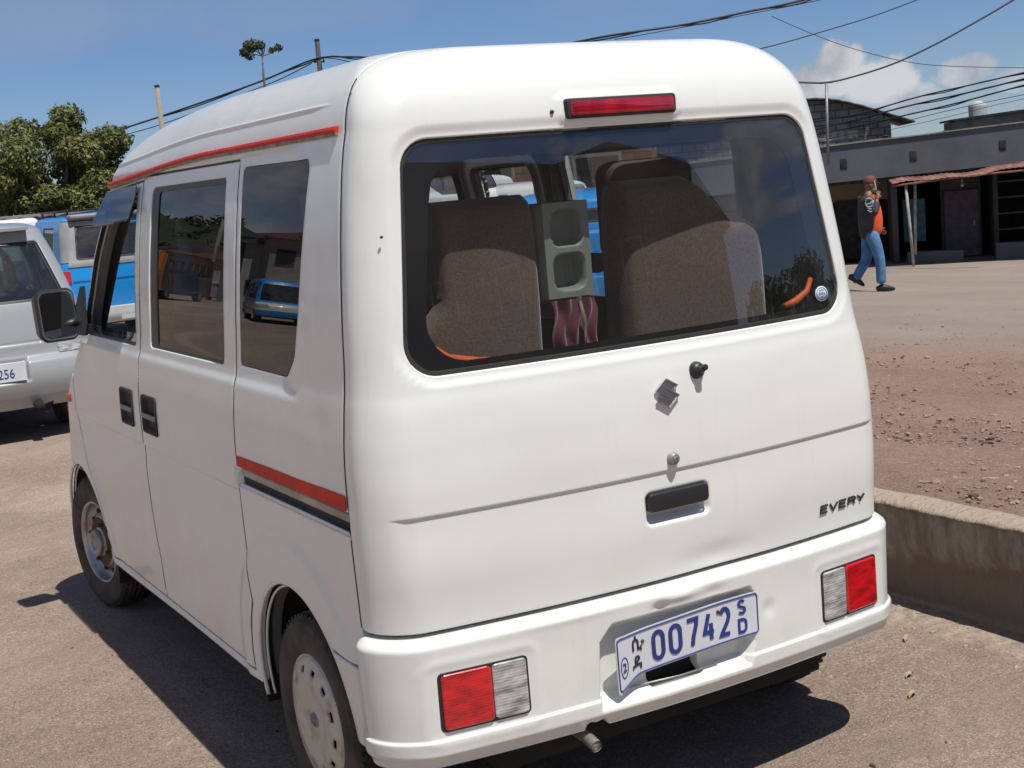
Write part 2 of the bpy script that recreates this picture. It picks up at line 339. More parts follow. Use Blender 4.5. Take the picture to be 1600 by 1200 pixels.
def sd_box(u, v, u0, u1, v0, v1, r):
    cx, cy, hx, hy = (u0+u1)/2, (v0+v1)/2, (u1-u0)/2-r, (v1-v0)/2-r
    qx = np.abs(u-cx)-hx; qy = np.abs(v-cy)-hy
    return np.hypot(np.maximum(qx, 0), np.maximum(qy, 0))+np.minimum(np.maximum(qx, qy), 0)-r
def sd_poly(u, v, pts, r=0.0):
    """signed distance to polygon (negative inside), rounded outward by r"""
    n = len(pts); d = np.full(u.shape, 1e9); s = np.ones(u.shape)
    for i in range(n):
        ax, ay = pts[i]; bx, by = pts[i-1]; ex, ey = bx-ax, by-ay; wx, wy = u-ax, v-ay
        t = np.clip((wx*ex+wy*ey)/(ex*ex+ey*ey), 0, 1); dx, dy = wx-ex*t, wy-ey*t; d = np.minimum(d, dx*dx+dy*dy)
        c1 = v >= ay; c2 = v < by; c3 = ex*wy > ey*wx
        flip = (c1 & c2 & c3) | (~c1 & ~c2 & ~c3); s = np.where(flip, -s, s)
    return s*np.sqrt(d)-r
class Shell:
    """closed body surface: u in [-5,5] round the plan outline (0 = rear centre, |u|=5 = front centre), v upwards"""
    def __init__(s, keys, zs, roof, crown_r=.05, crown_f=.1, cw=.65, tilt=None):
        s.k = np.array(keys, float); s.zs = zs; s.roof = roof; s.cr = crown_r; s.cf = crown_f; s.cw = cw; s.tilt = tilt
    def P(s, u, v):
        u = np.asarray(u, float); v = np.asarray(v, float); k = s.k; vv = np.minimum(v, s.zs)
        w, yr, yf, rr, rf = (pchip(k[:, 0], k[:, i], vv) for i in range(1, 6))
        R = s.roof; p0 = R.get('p0', 0.0); ph = p0+np.clip(v-s.zs, 0, 1)*(PI/2-p0); c1 = (math.cos(p0)-np.cos(ph))/math.cos(p0)
        w = w-R['ds']*c1; yr = yr+R['dr']*c1; yf = yf-R['df']*c1
        rr = rr+R.get('rr', .05)*c1; rf = rf+R.get('rf', .2)*c1
        z = vv+R['h']*(np.sin(ph)-math.sin(p0))/(1-math.sin(p0))
        cap = np.clip(v-s.zs-1, 0, 1)
        sg = np.where(u < 0, -1., 1.); a = np.abs(u)
        x = np.where(a < 1, a*(w-rr), 0); y = np.where(a < 1, yr, 0)
        t = np.clip(a-1, 0, 1)*PI/2; m = (a >= 1) & (a < 2)
        x = np.where(m, w-rr+rr*np.sin(t), x); y = np.where(m, yr+rr-rr*np.cos(t), y)
        m = (a >= 2) & (a < 3); x = np.where(m, w, x); y = np.where(m, yr+rr+(a-2)*(yf-rf-yr-rr), y)
        t = np.clip(a-3, 0, 1)*PI/2; m = (a >= 3) & (a < 4)
        x = np.where(m, w-rf+rf*np.cos(t), x); y = np.where(m, yf-rf+rf*np.sin(t), y)
        m = a >= 4; x = np.where(m, (5-a)*(w-rf), x); y = np.where(m, yf, y)
        fr = 1-sstep(0, .35, y-yr); ff = 1-sstep(0, .5, yf-y)
        y = y+s.cr*(x/s.cw)**2*fr-s.cf*(x/s.cw)**2*ff
        yc = (yr+yf)/2; q = 1-cap; x = x*q*sg; y = yc+(y-yc)*q
        z = z+R['crown']*(1-q*q)
        if s.tilt is not None: z = z+s.tilt(x, y, z, v)
        return np.stack([x, y, z], -1)
    def N(s, u, v, D=None, e=1e-3):
        def Q(uu, vv):
            p = s.P(uu, vv)
            return p if D is None else p+s.N(uu, vv)*D(p, uu, vv)[..., None]
        # keep away from the kink at the borders of the segments
        du = Q(u+e*3, v)-Q(u-e*3, v); dv = Q(u, v+e)-Q(u, v-e)
        n = np.cross(du, dv); L = np.linalg.norm(n, axis=-1, keepdims=True); n = n/np.maximum(L, 1e-12)
        return n
def u_cols(n):   # counts for rear, corner, side, corner, front (half)
    h = np.concatenate([np.linspace(i, i+1, c, endpoint=False) for i, c in enumerate(n)]+[[5.0]])
    return np.concatenate([-h[::-1], h[1:]])
def panel(name, sh, U, V, sdf, m, parent, D=None, thick=.012, bevel=.004, off=0., slices=(), vlim=None):
    """the part of the shell where sdf < 0, with rounded rim of the given thickness"""
    uu, vv = np.meshgrid(U, V, indexing='ij'); P = sh.P(uu, vv); S = sdf(P, uu, vv)
    nu, nv = len(U), len(V)
    mn = np.minimum(np.minimum(S[:-1, :-1], S[1:, :-1]), np.minimum(S[:-1, 1:], S[1:, 1:]))
    mxx = np.maximum(np.maximum(S[:-1, :-1], S[1:, :-1]), np.maximum(S[:-1, 1:], S[1:, 1:]))
    keep = np.argwhere(mn < 0)
    key = {}; pu = []; pv = []; ps = []; polys = []
    def vert(k, a, b, sv):
        i = key.get(k)
        if i is None: i = len(pu); key[k] = i; pu.append(a); pv.append(b); ps.append(sv)
        return i
    levels = [0.0]+([-bevel*.35, -bevel] if bevel > 0 else [])
    for (i, j) in keep:
        idx = [vert((a, b), U[a], V[b], S[a, b]) for a, b in ((i, j), (i+1, j), (i+1, j+1), (i, j+1))]
        if mxx[i, j] < levels[-1]: polys.append(idx); continue
        cur = [idx]
        for lv in levels:
            nxt = []
            for pg in cur:
                sv = [ps[q] for q in pg]
                if lv == 0.0 and max(sv) <= 0: nxt.append(pg); continue
                if min(sv) >= lv: 
                    if lv != 0.0: nxt.append(pg)
                    continue
                if max(sv) <= lv: nxt.append(pg); continue
                ins = []; outs = []
                for a in range(len(pg)):
                    p, q = pg[a], pg[(a+1) % len(pg)]; sp, sq = ps[p], ps[q]
                    if sp <= lv: ins.append(p)
                    if sp >= lv: outs.append(p)
                    if (sp < lv < sq) or (sq < lv < sp):
                        kk = (min(p, q), max(p, q), lv)
                        if kk in key: ni = key[kk]
                        else:
                            lo, hi2 = (p, q) if p < q else (q, p); t = (lv-ps[lo])/(ps[hi2]-ps[lo])
                            ni = vert(kk, pu[lo]+(pu[hi2]-pu[lo])*t, pv[lo]+(pv[hi2]-pv[lo])*t, lv)
                        ins.append(ni); outs.append(ni)
                if len(ins) > 2: nxt.append(ins)
                if lv != 0.0 and len(outs) > 2: nxt.append(outs)
            cur = nxt
        polys += cur
    pu = np.array(pu); pv = np.array(pv)
    used = sorted({q for p in polys for q in p}); rem = {o: n for n, o in enumerate(used)}
    polys = [[rem[q] for q in p] for p in polys]; pu = pu[used]; pv = pv[used]; ps = np.array(ps)[used]
    def DD(p, a, b):
        d = np.full(p.shape[:-1], off)
        if D is not None: d = d+D(p, a, b)
        if bevel > 0:
            q = np.clip(1+sdf(p, a, b)/bevel, 0, 1); d = d-bevel*(1-np.sqrt(np.maximum(1-q*q, .02)))
        return d
    base = sh.P(pu, pv); Nn = sh.N(pu, pv); pos = base+Nn*DD(base, pu, pv)[:, None]; Nd = sh.N(pu, pv, DD)
    bad = ~np.isfinite(Nd).all(1); Nd[bad] = Nn[bad]
    verts = [tuple(p) for p in pos]; faces = [tuple(p) for p in polys]; nf = len(faces)
    if thick > 0:
        cnt = {}
        for f in faces:
            for a in range(len(f)):
                p, q = f[a], f[(a+1) % len(f)]; kk = (min(p, q), max(p, q))
                cnt[kk] = None if kk in cnt else (p, q)
        inner = {}; rimv = {}
        def inn(i):
            if i not in inner: inner[i] = len(verts); verts.append(tuple(pos[i]-Nn[i]*thick))
            return inner[i]
        def rv(i):
            if i not in rimv: rimv[i] = len(verts); verts.append(tuple(pos[i]))
            return rimv[i]
        for kk, e in cnt.items():
            if e is None: continue
            p, q = e
            if abs(pu[p]) > 4.999 and abs(pu[q]) > 4.999: continue
            faces.append((rv(q), rv(p), inn(p), inn(q)))
    me = bpy.data.meshes.new(name); me.from_pydata(verts, [], faces); me.update()
    me.polygons.foreach_set('use_smooth', [True]*len(faces))
    # orient: u grows to the right side and v upwards, so cross(du,dv) points outwards for u>0 and for u<0 alike
    loop_n = []
    nd = Nd
    for f in me.polygons:
        if f.index < nf:
            for li in f.vertices: loop_n.append(tuple(nd[li]))
        else:
            for _ in f.vertices: loop_n.append(tuple(f.normal))
    me.normals_split_custom_set(loop_n)
    return link(name, me, m, parent)
# ------------------------------------------------------------------ the white van
G = 0.0030    # half width of a panel gap
def tilt(x, y, z, v):
    return -0.045*sstep(1.2, 2.7, y)*sstep(1.35, 1.68, v)
VAN = Shell([
    # v     w      yr     yf     rr    rf
    (.20, .715, .030, 3.300, .10, .13), (.30, .724, .030, 3.360, .10, .14), (.50, .733, .030, 3.385, .10, .15), (.60, .736, .028, 3.385, .10, .15),
    (.80, .7375, .020, 3.345, .10, .16), (.90, .736, .021, 3.265, .10, .16), (1.00, .730, .027, 3.13, .10, .15), (1.065, .722, .034, 3.04, .10, .14),
    (1.10, .717, .039, 3.00, .10, .13), (1.13, .712, .043, 2.98, .10, .12), (1.30, .695, .062, 2.85, .098, .11), (1.50, .668, .087, 2.71, .092, .10),
    (1.64, .643, .106, 2.61, .084, .10), (1.69, .630, .114, 2.58, .080, .10)],
    1.69, dict(h=.172, ds=.155, dr=.15, df=.72, crown=.015, rr=.10, rf=.25, p0=.20), crown_r=.05, crown_f=.10, tilt=tilt)
VU = u_cols((46, 12, 215, 12, 30))
VV = np.unique(np.round(np.concatenate([np.arange(.20, 1.69, .0125), np.arange(.785, .83, .004), np.arange(.845, .885, .003), np.arange(1.04, 1.14, .006), np.linspace(1.69, 2.69, 30), np.arange(1.90, 1.965, .006), np.linspace(2.69, 3.69, 10)]), 5))
# --- outlines (measured on the body): y = distance forward of the rear bumper, z = height
def seamY(z): return np.interp(z, [.2, .60, .9, 1.2, 1.5, 1.7, 1.9], [.205, .205, .212, .225, .25, .265, .30])
def A(p): return p[..., 0], p[..., 1], p[..., 2]
SIDE = 9.0
def side_only(d, x, y, u, s=None):
    a = np.abs(u); ok = (a > 1.5) & (a < 4.3)
    if s is not None: ok &= (np.sign(u) == s)
    return np.where(ok, d, SIDE)
def sdGate(p, u, v):
    x, y, z = A(p); d = np.maximum(y-seamY(z), .602-z); return np.where(np.abs(u) < 2.4, d, 1.0)
def sdRearWin(p, u, v):
    x, y, z = A(p)
    # outline widens downwards; big radii
    pts = [(-.545, 1.225), (.545, 1.225), (.495, 1.590), (-.495, 1.590)]
    return np.where(np.abs(u) < 1.6, sd_poly(x, z, pts, .070), SIDE)
def sdBumper(p, u, v):
    x, y, z = A(p)
    a = np.maximum(np.maximum(z-.598, .303-z), y-.195)         # rear part
    b = np.maximum(np.maximum(z-.505, .303-z), y-.60)          # wraps forward to the wheel arch
    b = np.maximum(b, -(np.hypot(y-.66, z-.262)-.352))
    b = np.maximum(b, y-.42)
    return np.where(np.abs(u) < 2.6, np.minimum(a, b), SIDE)
def sdFBumper(p, u, v):
    x, y, z = A(p); d = np.maximum(np.maximum(z-.56, .24-z), 3.12-y); d = np.maximum(d, -(np.hypot(y-3.03, z-.235)-.36)); return np.where(np.abs(u) > 2.4, d, SIDE)
def archR(y, z): return np.hypot(y-.66, z-.262)-.345
def archF(y, z): return np.hypot(y-3.03, z-.235)-.352
def sdArches(p, u, v):
    x, y, z = A(p); a = np.abs(u); d = np.minimum(archR(y, z), archF(y, z)); return np.where((a > 1.6) & (a < 4.6), d, SIDE)
GSR = {-1: .970, 1: 1.43}; GDF = {-1: 1.950, 1: 2.07}
def zbot(y): return .247
def sdSlide(s):
    def f(p, u, v):
        x, y, z = A(p)
        rear = GSR[s]-y; cut = -(np.hypot(y-.66, z-.262)-.385)
        d = np.maximum(np.maximum(rear, y-GDF[s]), np.maximum(z-1.668-.0*y, .275-z)); d = np.maximum(d, cut)
        return side_only(d, x, y, u, s)
    return f
DOORF = [(1.95, .275), (2.66, .275), (2.74, .50), (2.86, .62), (2.955, .80), (2.93, 1.02), (2.86, 1.13), (2.74, 1.30), (2.58, 1.50), (2.485, 1.602), (2.40, 1.632), (1.95, 1.655)]
def sdFDoor(s):
    def f(p, u, v):
        x, y, z = A(p); return side_only(np.maximum(sd_poly(y, z, DOORF), GDF[s]-y), x, y, u, s)
    return f
def sdQWin(s, e=0.0):
    def f(p, u, v):
        x, y, z = A(p); E = GSR[s]-.034; pts = [(E+.2, 1.165), (.60, 1.160), (.560, 1.20), (.525, 1.30), (.478, 1.618), (E+.2, 1.624)]
        d = np.maximum(sd_poly(y, z, pts, .026), y-E); return side_only(d-e, x, y, u, s)
    return f
SW = {-1: (1.075, 1.825), 1: (1.53, 1.99)}
def sdSWin(s, e=0.0):
    def f(p, u, v):
        x, y, z = A(p); d = sd_box(y, z, *SW[s], 1.128, 1.628, .018 if s < 0 else .05); return side_only(d-e, x, y, u, s)
    return f
FWIN = [(2.02, 1.135), (2.735, 1.135), (2.71, 1.20), (2.565, 1.42), (2.44, 1.565), (2.38, 1.595), (2.02, 1.605)]
def sdFWin(s, e=0.0):
    def f(p, u, v):
        x, y, z = A(p); d = np.maximum(sd_poly(y, z, FWIN, .014), (2.13 if s > 0 else 2.0)-y); return side_only(d-e, x, y, u, s)
    return f
def sdWind(p, u, v):
    x, y, z = A(p)
    d = sd_poly(x, z, [(-.63, 1.10), (.63, 1.10), (.53, 1.57), (-.53, 1.57)], .04); return np.where(np.abs(u) > 3.25, d, SIDE)
# --- relief
def gss(a, s): return np.exp(-(a/s)**2)
DENTS = [(-.02, .567, .05, .012, .006), (.08, .55, .035, .018, -.005), (-.075, .548, .02, .014, -.010), (.245, .47, .02, .02, -.004), (-.30, .58, .12, .012, .002)]
def D_gate(p, u, v):
    x, y, z = A(p); ax = np.abs(x)
    d = -.0048*(1-sstep(.8575, .8630, z))*sstep(.70, .855, z)*(1-sstep(.655, .70, ax))
    # soft shoulder under the glass and the pressed belt of the lock
    d = d+.002*(1-sstep(1.085, 1.125, z))*(1-sstep(.62, .72, ax))
    # bottom edge kinks where it has been knocked
    d = d-.006*gss(x-.12, .10)*gss(z-.63, .03)
    # glass surround is sunk a little
    q = sdRearWin(p, u, v); d = d-.006*(1-sstep(.004, .03, q))
    # stop-lamp pod
    b = sd_box(x+.010, z, -.158, .158, 1.674, 1.726, .01); d = d+np.where(np.abs(u) < 1.5, .004*(1-sstep(.0, .014, b)), 0)
    return d
def D_handle_pocket(p):
    x, y, z = A(p); return 0
def D_bumper(p, u, v):
    x, y, z = A(p); r = np.abs(u)
    d = .030-.0*z
    d = d-.022*sstep(.568, .598, z)**2                                     # rounded top edge
    d = d*(1-.75*sstep(.16, .26, y)) + .000
    d = d+(.010*(1-sstep(.366, .374, z))-.012*(1-sstep(.315, .340, z)))*(1-sstep(.20, .27, y))       # step and the lower lip
    # number plate recess: widens downwards
    q = sd_poly(x+0*y, z, [(-.248, .352), (-.236, .50), (-.205, .533), (.185, .533), (.205, .50), (.192, .40), (.168, .354)], .006)
    d = d-np.where(r < 1.1, .036*(1-sstep(-.020, .004, q)), 0)
    for (cx, cz, sx, sz, a) in DENTS: d = d+np.where(r < 1.3, a*gss(x-cx, sx)*gss(z-cz, sz), 0)
    for sgn in (-1, 1):                                                    # raised lip round each lamp
        q = sd_box(sgn*x, z, .415, .645, .372, .528, .014); d = d+np.where(r < 2.1, .0016*gss(q-.012, .012), 0)
    return d
def D_body(p, u, v):
    x, y, z = A(p); a = np.abs(u); side = (a > 1.8) & (a < 4.2)
    d = np.where(side, -.005*(1-sstep(.795, .803, z))*sstep(.70, .79, z)*sstep(.97, 1.0, y)*(1-sstep(2.9, 3.05, y)), 0.)
    r1 = np.hypot(y-.66, z-.262); d = d+np.where(side, .0075*(1-sstep(.445, .49, r1))*sstep(.30, .445, r1), 0)
    r2 = np.hypot(y-3.03, z-.235); d = d+np.where(side, .006*(1-sstep(.40, .46, r2)), 0)
    # roof: one long bead each side and a groove where the roof meets the side
    d = d+.0035*gss(v-1.93, .014)*(a > 1.9)*(a < 4.2)*sstep(.34, .50, y)+.004*sstep(1.93, 1.90, v)*0
    
    d = d-np.where(side, .0055*sstep(1.078, 1.112, z)*(1-sstep(1.655, 1.69, z))*sstep(.47, .56, y), 0)      # glass line sits in from the shoulder
    # rail trench behind the sliding door
    q = sd_box(y, z, .20, np.where(u > 0, 1.44, .985), .812, .868, .004); d = d-np.where(side, .020*(1-sstep(-.006, .001, q)), 0)
    # small dents and ripples in the rear quarter
    d = d+np.where(side & (u < 0), -.003*gss(y-.36, .06)*gss(z-1.02, .07)-.002*gss(y-.30, .03)*gss(z-.72, .05)+.0015*gss(y-.5, .1)*gss(z-.9, .03)-.003*gss(y-1.7, .25)*gss(z-.42, .06)-.0025*gss(y-2.0, .08)*gss(z-.40, .04), 0)
    return d
def mx(*a):
    r = a[0]
    for b in a[1:]: r = np.maximum(r, b)
    return r
HCUP = {(-1, 's'): (1.745, 1.915), (-1, 'f'): (2.035, 2.195), (1, 's'): (1.88, 2.03), (1, 'f'): (2.11, 2.26)}
def sdCup(s, k):
    y0, y1 = HCUP[(s, k)]
    return lambda p, u, v: side_only(sd_box(p[..., 1], p[..., 2], y0, y1, .848, .972, .014), 0, 0, u, s)
def build_van():
    van = empty('minivan', (0, 0, 0), 0, 'dusty white high-roof minivan seen from behind with red side stripe, parked by the concrete kerb', 'van')
    WH = M['white']
    def body_sdf(p, u, v):
        x, y, z = A(p)
        d = .247-z
        d = mx(d, -sdGate(p, u, v)+G, -sdBumper(p, u, v)+G, -sdFBumper(p, u, v)+G, -sdArches(p, u, v), -sdWind(p, u, v))
        for s in (-1, 1): d = mx(d, -sdSlide(s)(p, u, v)+G, -sdFDoor(s)(p, u, v)+G, -sdQWin(s)(p, u, v))
        return d
    def under(p, u, v):      # nothing of the body hangs down behind the bumper
        x, y, z = A(p); return np.where(np.abs(u) < 2.6, np.minimum(np.maximum(z-.598, y-.195), np.maximum(z-.505, y-.42)), SIDE)
    body_sdf0 = body_sdf
    def body_sdf(p, u, v): return mx(body_sdf0(p, u, v), -under(p, u, v)+G)
    body = panel('body', VAN, VU, VV, body_sdf, WH, van, D=D_body, thick=.018, bevel=.0025)
    # tailgate with openings for the glass, and the pressed pocket under the handle
    def pocket(p): return sd_box(p[..., 0], p[..., 2], -.082, .100, .739, .816, .018)
    def Dg(p, u, v): return D_gate(p, u, v)-np.where(np.abs(u) < 1, .026*(1-sstep(-.022, .006, pocket(p))), 0)
    Vg = np.unique(np.round(np.concatenate([VV[VV < 2.75], np.arange(.725, .815, .0045), np.arange(1.66, 1.69, .003)]), 5)); 
    hu = np.concatenate([np.linspace(0, .25, 34, endpoint=False), VU[VU >= .25]]); Ug = np.concatenate([-hu[:0:-1], hu])
    gate = panel('tailgate', VAN, Ug, Vg, lambda p, u, v: mx(sdGate(p, u, v)+G, -sdRearWin(p, u, v)), WH, van, D=Dg, thick=.022, bevel=.0035)
    Vb = np.unique(np.round(np.arange(.28, .61, .0045), 5)); hb = np.concatenate([np.linspace(0, 1, 100, endpoint=False), np.linspace(1, 2, 26, endpoint=False), np.linspace(2, 2.2, 30), VU[VU > 2.2]])
    Ub = np.concatenate([-hb[:0:-1], hb])
    # a slot cut in the recess, and a chunk missing from the lower edge by the tail pipe
    def bump_sdf(p, u, v):
        x, y, z = A(p); slot = np.where(np.abs(u) < 1, sd_box(x, z, -.105, .045, .355, .425, .006), SIDE)
        chip = np.where(np.abs(u) < 1, np.hypot((x+.265)/1.5, z-.303)-.020+.004*np.sin(x*160), SIDE)
        return mx(sdBumper(p, u, v)+G, -slot, -chip)
    bump = panel('rear_bumper', VAN, Ub, Vb, bump_sdf, WH, van, D=D_bumper, thick=.03, bevel=.004)
    panel('front_bumper', VAN, VU, VV[VV < .7], lambda p, u, v: sdFBumper(p, u, v)+G, WH, van, D=lambda p, u, v: np.full(u.shape, .02), thick=.02, bevel=.01)
    # rear glass: clear sheet with a black printed border behind it
    grille = panel('rear_window', VAN, VU, VV[VV < 1.8], lambda p, u, v: sdRearWin(p, u, v)+.003, M['glass_rear'], gate, thick=0, bevel=0, off=-.0125)
    def frit(p, u, v):
        x, y, z = A(p); d = sdRearWin(p, u, v)+.003
        inner = sd_poly(x, z, [(-.47, 1.265), (.455, 1.265), (.415, 1.525), (-.425, 1.525)], .085)
        inner = inner+.0015*np.sin(x*170)*np.sin(z*170)
        return mx(d, -inner)
    panel('window_border', VAN, VU, VV[VV < 1.8], frit, M['frit'], gate, thick=.004, bevel=0, off=-.0155)
    panel('window_seal', VAN, VU, VV[VV < 1.8], lambda p, u, v: mx(sdRearWin(p, u, v)-.0015, -sdRearWin(p, u, v)-.011), M['rubber_and_gap_shade'], gate, thick=.01, bevel=.001, off=-.0115)
    # doors
    for s in (-1, 1):
        Vd = VV[VV < 1.8]
        sl = panel('sliding_door', VAN, VU, Vd, lambda p, u, v, s=s: mx(sdSlide(s)(p, u, v)+G, -sdSWin(s)(p, u, v), -sdCup(s, 's')(p, u, v)-.002), WH, van, D=D_body, thick=.02, bevel=.004)
        fd = panel('front_door', VAN, VU, Vd, lambda p, u, v, s=s: mx(sdFDoor(s)(p, u, v)+G, -sdFWin(s)(p, u, v), -sdCup(s, 'f')(p, u, v)-.002), WH, van, D=D_body, thick=.02, bevel=.004)
        gm = M['glass_tint'] if s < 0 else M['glass_clear']
        panel('window_glass', VAN, VU, Vd, lambda p, u, v, s=s: mx(sdSWin(s)(p, u, v)-.004, p[..., 1]-SW[s][1]+.07), gm, sl, thick=.004, bevel=0, off=-.012)
        panel('window_seal', VAN, VU, Vd, lambda p, u, v, s=s: mx(sdSWin(s)(p, u, v)-.003, -sd_box(p[..., 1], p[..., 2], SW[s][0]+.007, SW[s][1]-.078*(s < 0)-.007*(s > 0), 1.136, 1.612 if s < 0 else 1.62, .012)), M['black_plastic'], sl, thick=.012, bevel=.001, off=-.009)
        panel('quarter_window', VAN, VU, Vd, lambda p, u, v, s=s: sdQWin(s)(p, u, v)+.002, M['glass_tint'] if s < 0 else M['glass_clear'], body, thick=.004, bevel=0, off=-.006)
        if s > 0:
            panel('window_glass', VAN, VU, Vd, lambda p, u, v, s=s: sdFWin(s)(p, u, v)-.004, M['glass_clear'], fd, thick=.004, bevel=0, off=-.012)
        else:   # lowered: only a strip of the pane stands above the sill
            panel('window_glass', VAN, VU, Vd, lambda p, u, v, s=s: mx(sdFWin(s)(p, u, v)-.004, p[..., 2]-1.16), M['glass_clear'], fd, thick=.004, bevel=0, off=-.012)
        panel('window_seal', VAN, VU, Vd, lambda p, u, v, s=s: mx(sdFWin(s)(p, u, v)-.003, -sdFWin(s)(p, u, v)-.010), M['black_plastic'], fd, thick=.014, bevel=.001, off=-.008)
        panel('weather_shield', VAN, VU, Vd, lambda p, u, v, s=s: side_only(mx(sd_poly(p[..., 1], p[..., 2], [(1.985, 1.530), (2.30, 1.515), (2.44, 1.515), (2.49, 1.540), (2.44, 1.595), (2.39, 1.628), (1.985, 1.635)], .004), 1.0*(p[..., 1]-2.62)), 0, p[..., 1], u, s), M['glass_smoke'], fd, D=lambda p, u, v: .008+.022*sstep(1.64, 1.50, p[..., 2]) if False else .010+.020*(1-sstep(1.50, 1.62, p[..., 2])), thick=.003, bevel=.001)
    # black strips laid in the panel gaps to stand for the shade inside them
    Us = np.concatenate([-np.linspace(1.9, 3.0, 1000)[::-1], np.linspace(1.9, 3.0, 1000)]); Vs = np.concatenate([np.arange(.28, 1.69, .0125), np.linspace(1.69, 2.7, 24)])
    for s in (-1, 1):
        gk = lambda p, u, v, s=s: np.where(np.sign(u) == s, mx(np.abs(p[..., 1]-seamY(p[..., 2]))-.0058, .606-p[..., 2], np.abs(u)*0+(v-2.62)), 9.)
        panel('tailgate_gap_shade', VAN, Us[Us*s > 0], Vs, gk, M['rubber_and_gap_shade'], body, D=D_body, thick=.002, bevel=0, off=-.0009)
        ga = lambda p, u, v, s=s: np.minimum(mx(np.abs(p[..., 1]-GSR[s])-.0055, .492-p[..., 2], p[..., 2]-1.655), mx(np.abs(np.hypot(p[..., 1]-.66, p[..., 2]-.262)-.385)-.0055, p[..., 2]-.494, .86-p[..., 1], .29-p[..., 2]))
        gb = lambda p, u, v, s=s: mx(np.abs(p[..., 1]-GDF[s])-.0045, .30-p[..., 2], p[..., 2]-1.655)
        for g_ in (ga, gb): panel('door_gap_shade', VAN, Us[(Us*s > 2.0)], Vs[Vs < 1.69], g_, M['rubber_and_gap_shade'], body, D=D_body, thick=.002, bevel=0, off=-.0009)
    # windscreen
    panel('windscreen', VAN, VU, VV[VV < 1.8], lambda p, u, v: sdWind(p, u, v)+.002, M['glass_clear'], body, thick=.005, bevel=0, off=-.004)
    # inner lining: the same surface set inwards, open at every window
    def inner(p, u, v):
        d = mx(.26-p[..., 2], -np.where(np.abs(u) < 2.6, np.maximum(p[..., 2]-.52, p[..., 1]-.44), 9.), -sdRearWin(p, u, v)-.035, -sdWind(p, u, v)-.01, -(np.minimum(archR(p[..., 1], p[..., 2]), archF(p[..., 1], p[..., 2]))+.012), -np.where(np.abs(u) < 1.7, sdGate(p, u, v)-.04, 9.))
        for s in (-1, 1): d = mx(d, -sdQWin(s)(p, u, v)-.02, -sdSWin(s)(p, u, v)-.02, -sdFWin(s)(p, u, v)-.012)
        return d
    panel('inner_lining', VAN, u_cols((30, 8, 120, 8, 20)), np.concatenate([np.arange(.26, 1.69, .025), np.linspace(1.69, 3.69, 22)]), inner, M['inner_grey'], van, thick=.02, bevel=0, off=-.042)
    # light painted frames inside the sliding-door openings
    for s in (-1, 1):
        panel('door_frame', VAN, VU, VV[VV < 1.8], lambda p, u, v, s=s: mx(sdSWin(s)(p, u, v)-.055, -sdSWin(s)(p, u, v)-.004), mat('inner_frame_paint', (.74, .80, .84), .35, coat=.4), van, thick=.012, bevel=.004, off=-.068)
    return van, body, gate, bump
van, vbody, vgate, vbump = build_van()

def surf(side, y, z, off=0.0):
    """point on the flank of the van (side -1/+1) at y, z"""
    w = float(pchip(VAN.k[:, 0], VAN.k[:, 1], np.array(z))); return Vector((side*(w+off), y, z))
def rear(x, z, off=0.0):
    yr = float(pchip(VAN.k[:, 0], VAN.k[:, 2], np.array(z))); return Vector((x, yr+.05*(x/.65)**2-off, z))
def rear_frame(x, z, off=0.0):
    e = .01; p = rear(x, z, off); ux = (rear(x+e, z)-rear(x-e, z)).normalized(); uz = (rear(x, z+e)-rear(x, z-e)).normalized(); n = ux.cross(uz).normalized(); uz = n.cross(ux)
    return Matrix(((ux.x, uz.x, n.x, p.x), (ux.y, uz.y, n.y, p.y), (ux.z, uz.z, n.z, p.z), (0, 0, 0, 1)))
def place(o, mtx): o.data.transform(mtx); return o

def rounded(u0, u1, v0, v1, r, n=6):
    P = []
    for cx, cy, a in ((u1-r, v1-r, 0), (u0+r, v1-r, 90), (u0+r, v0+r, 180), (u1-r, v0+r, 270)):
        for k in range(n+1):
            w = math.radians(a+90*k/n); P.append((cx+r*math.cos(w), cy+r*math.sin(w)))
    return P
def plate_mesh(outline, t0, t1, ch=0.0):
    """flat prism in local x,y with front at z=t1, chamfered by ch"""
    mb = MB(); n = len(outline); cx = sum(p[0] for p in outline)/n; cy = sum(p[1] for p in outline)/n
    def inset(p, c):
        return (p[0]-math.copysign(min(c, abs(p[0]-cx)), p[0]-cx), p[1]-math.copysign(min(c, abs(p[1]-cy)), p[1]-cy))
    rings = [[(p[0], p[1], t0) for p in outline], [(p[0], p[1], t1-ch) for p in outline]]
    if ch: rings += [[(*inset(p, ch*.3), t1-ch*.3) for p in outline], [(*inset(p, ch), t1) for p in outline]]
    V = [q for r in rings for q in r]; F = [tuple(range(n))[::-1]]
    for i in range(len(rings)-1): F += [(i*n+k, i*n+(k+1) % n, (i+1)*n+(k+1) % n, (i+1)*n+k) for k in range(n)]
    F.append(tuple((len(rings)-1)*n+k for k in range(n))); mb.add(V, F); return mb

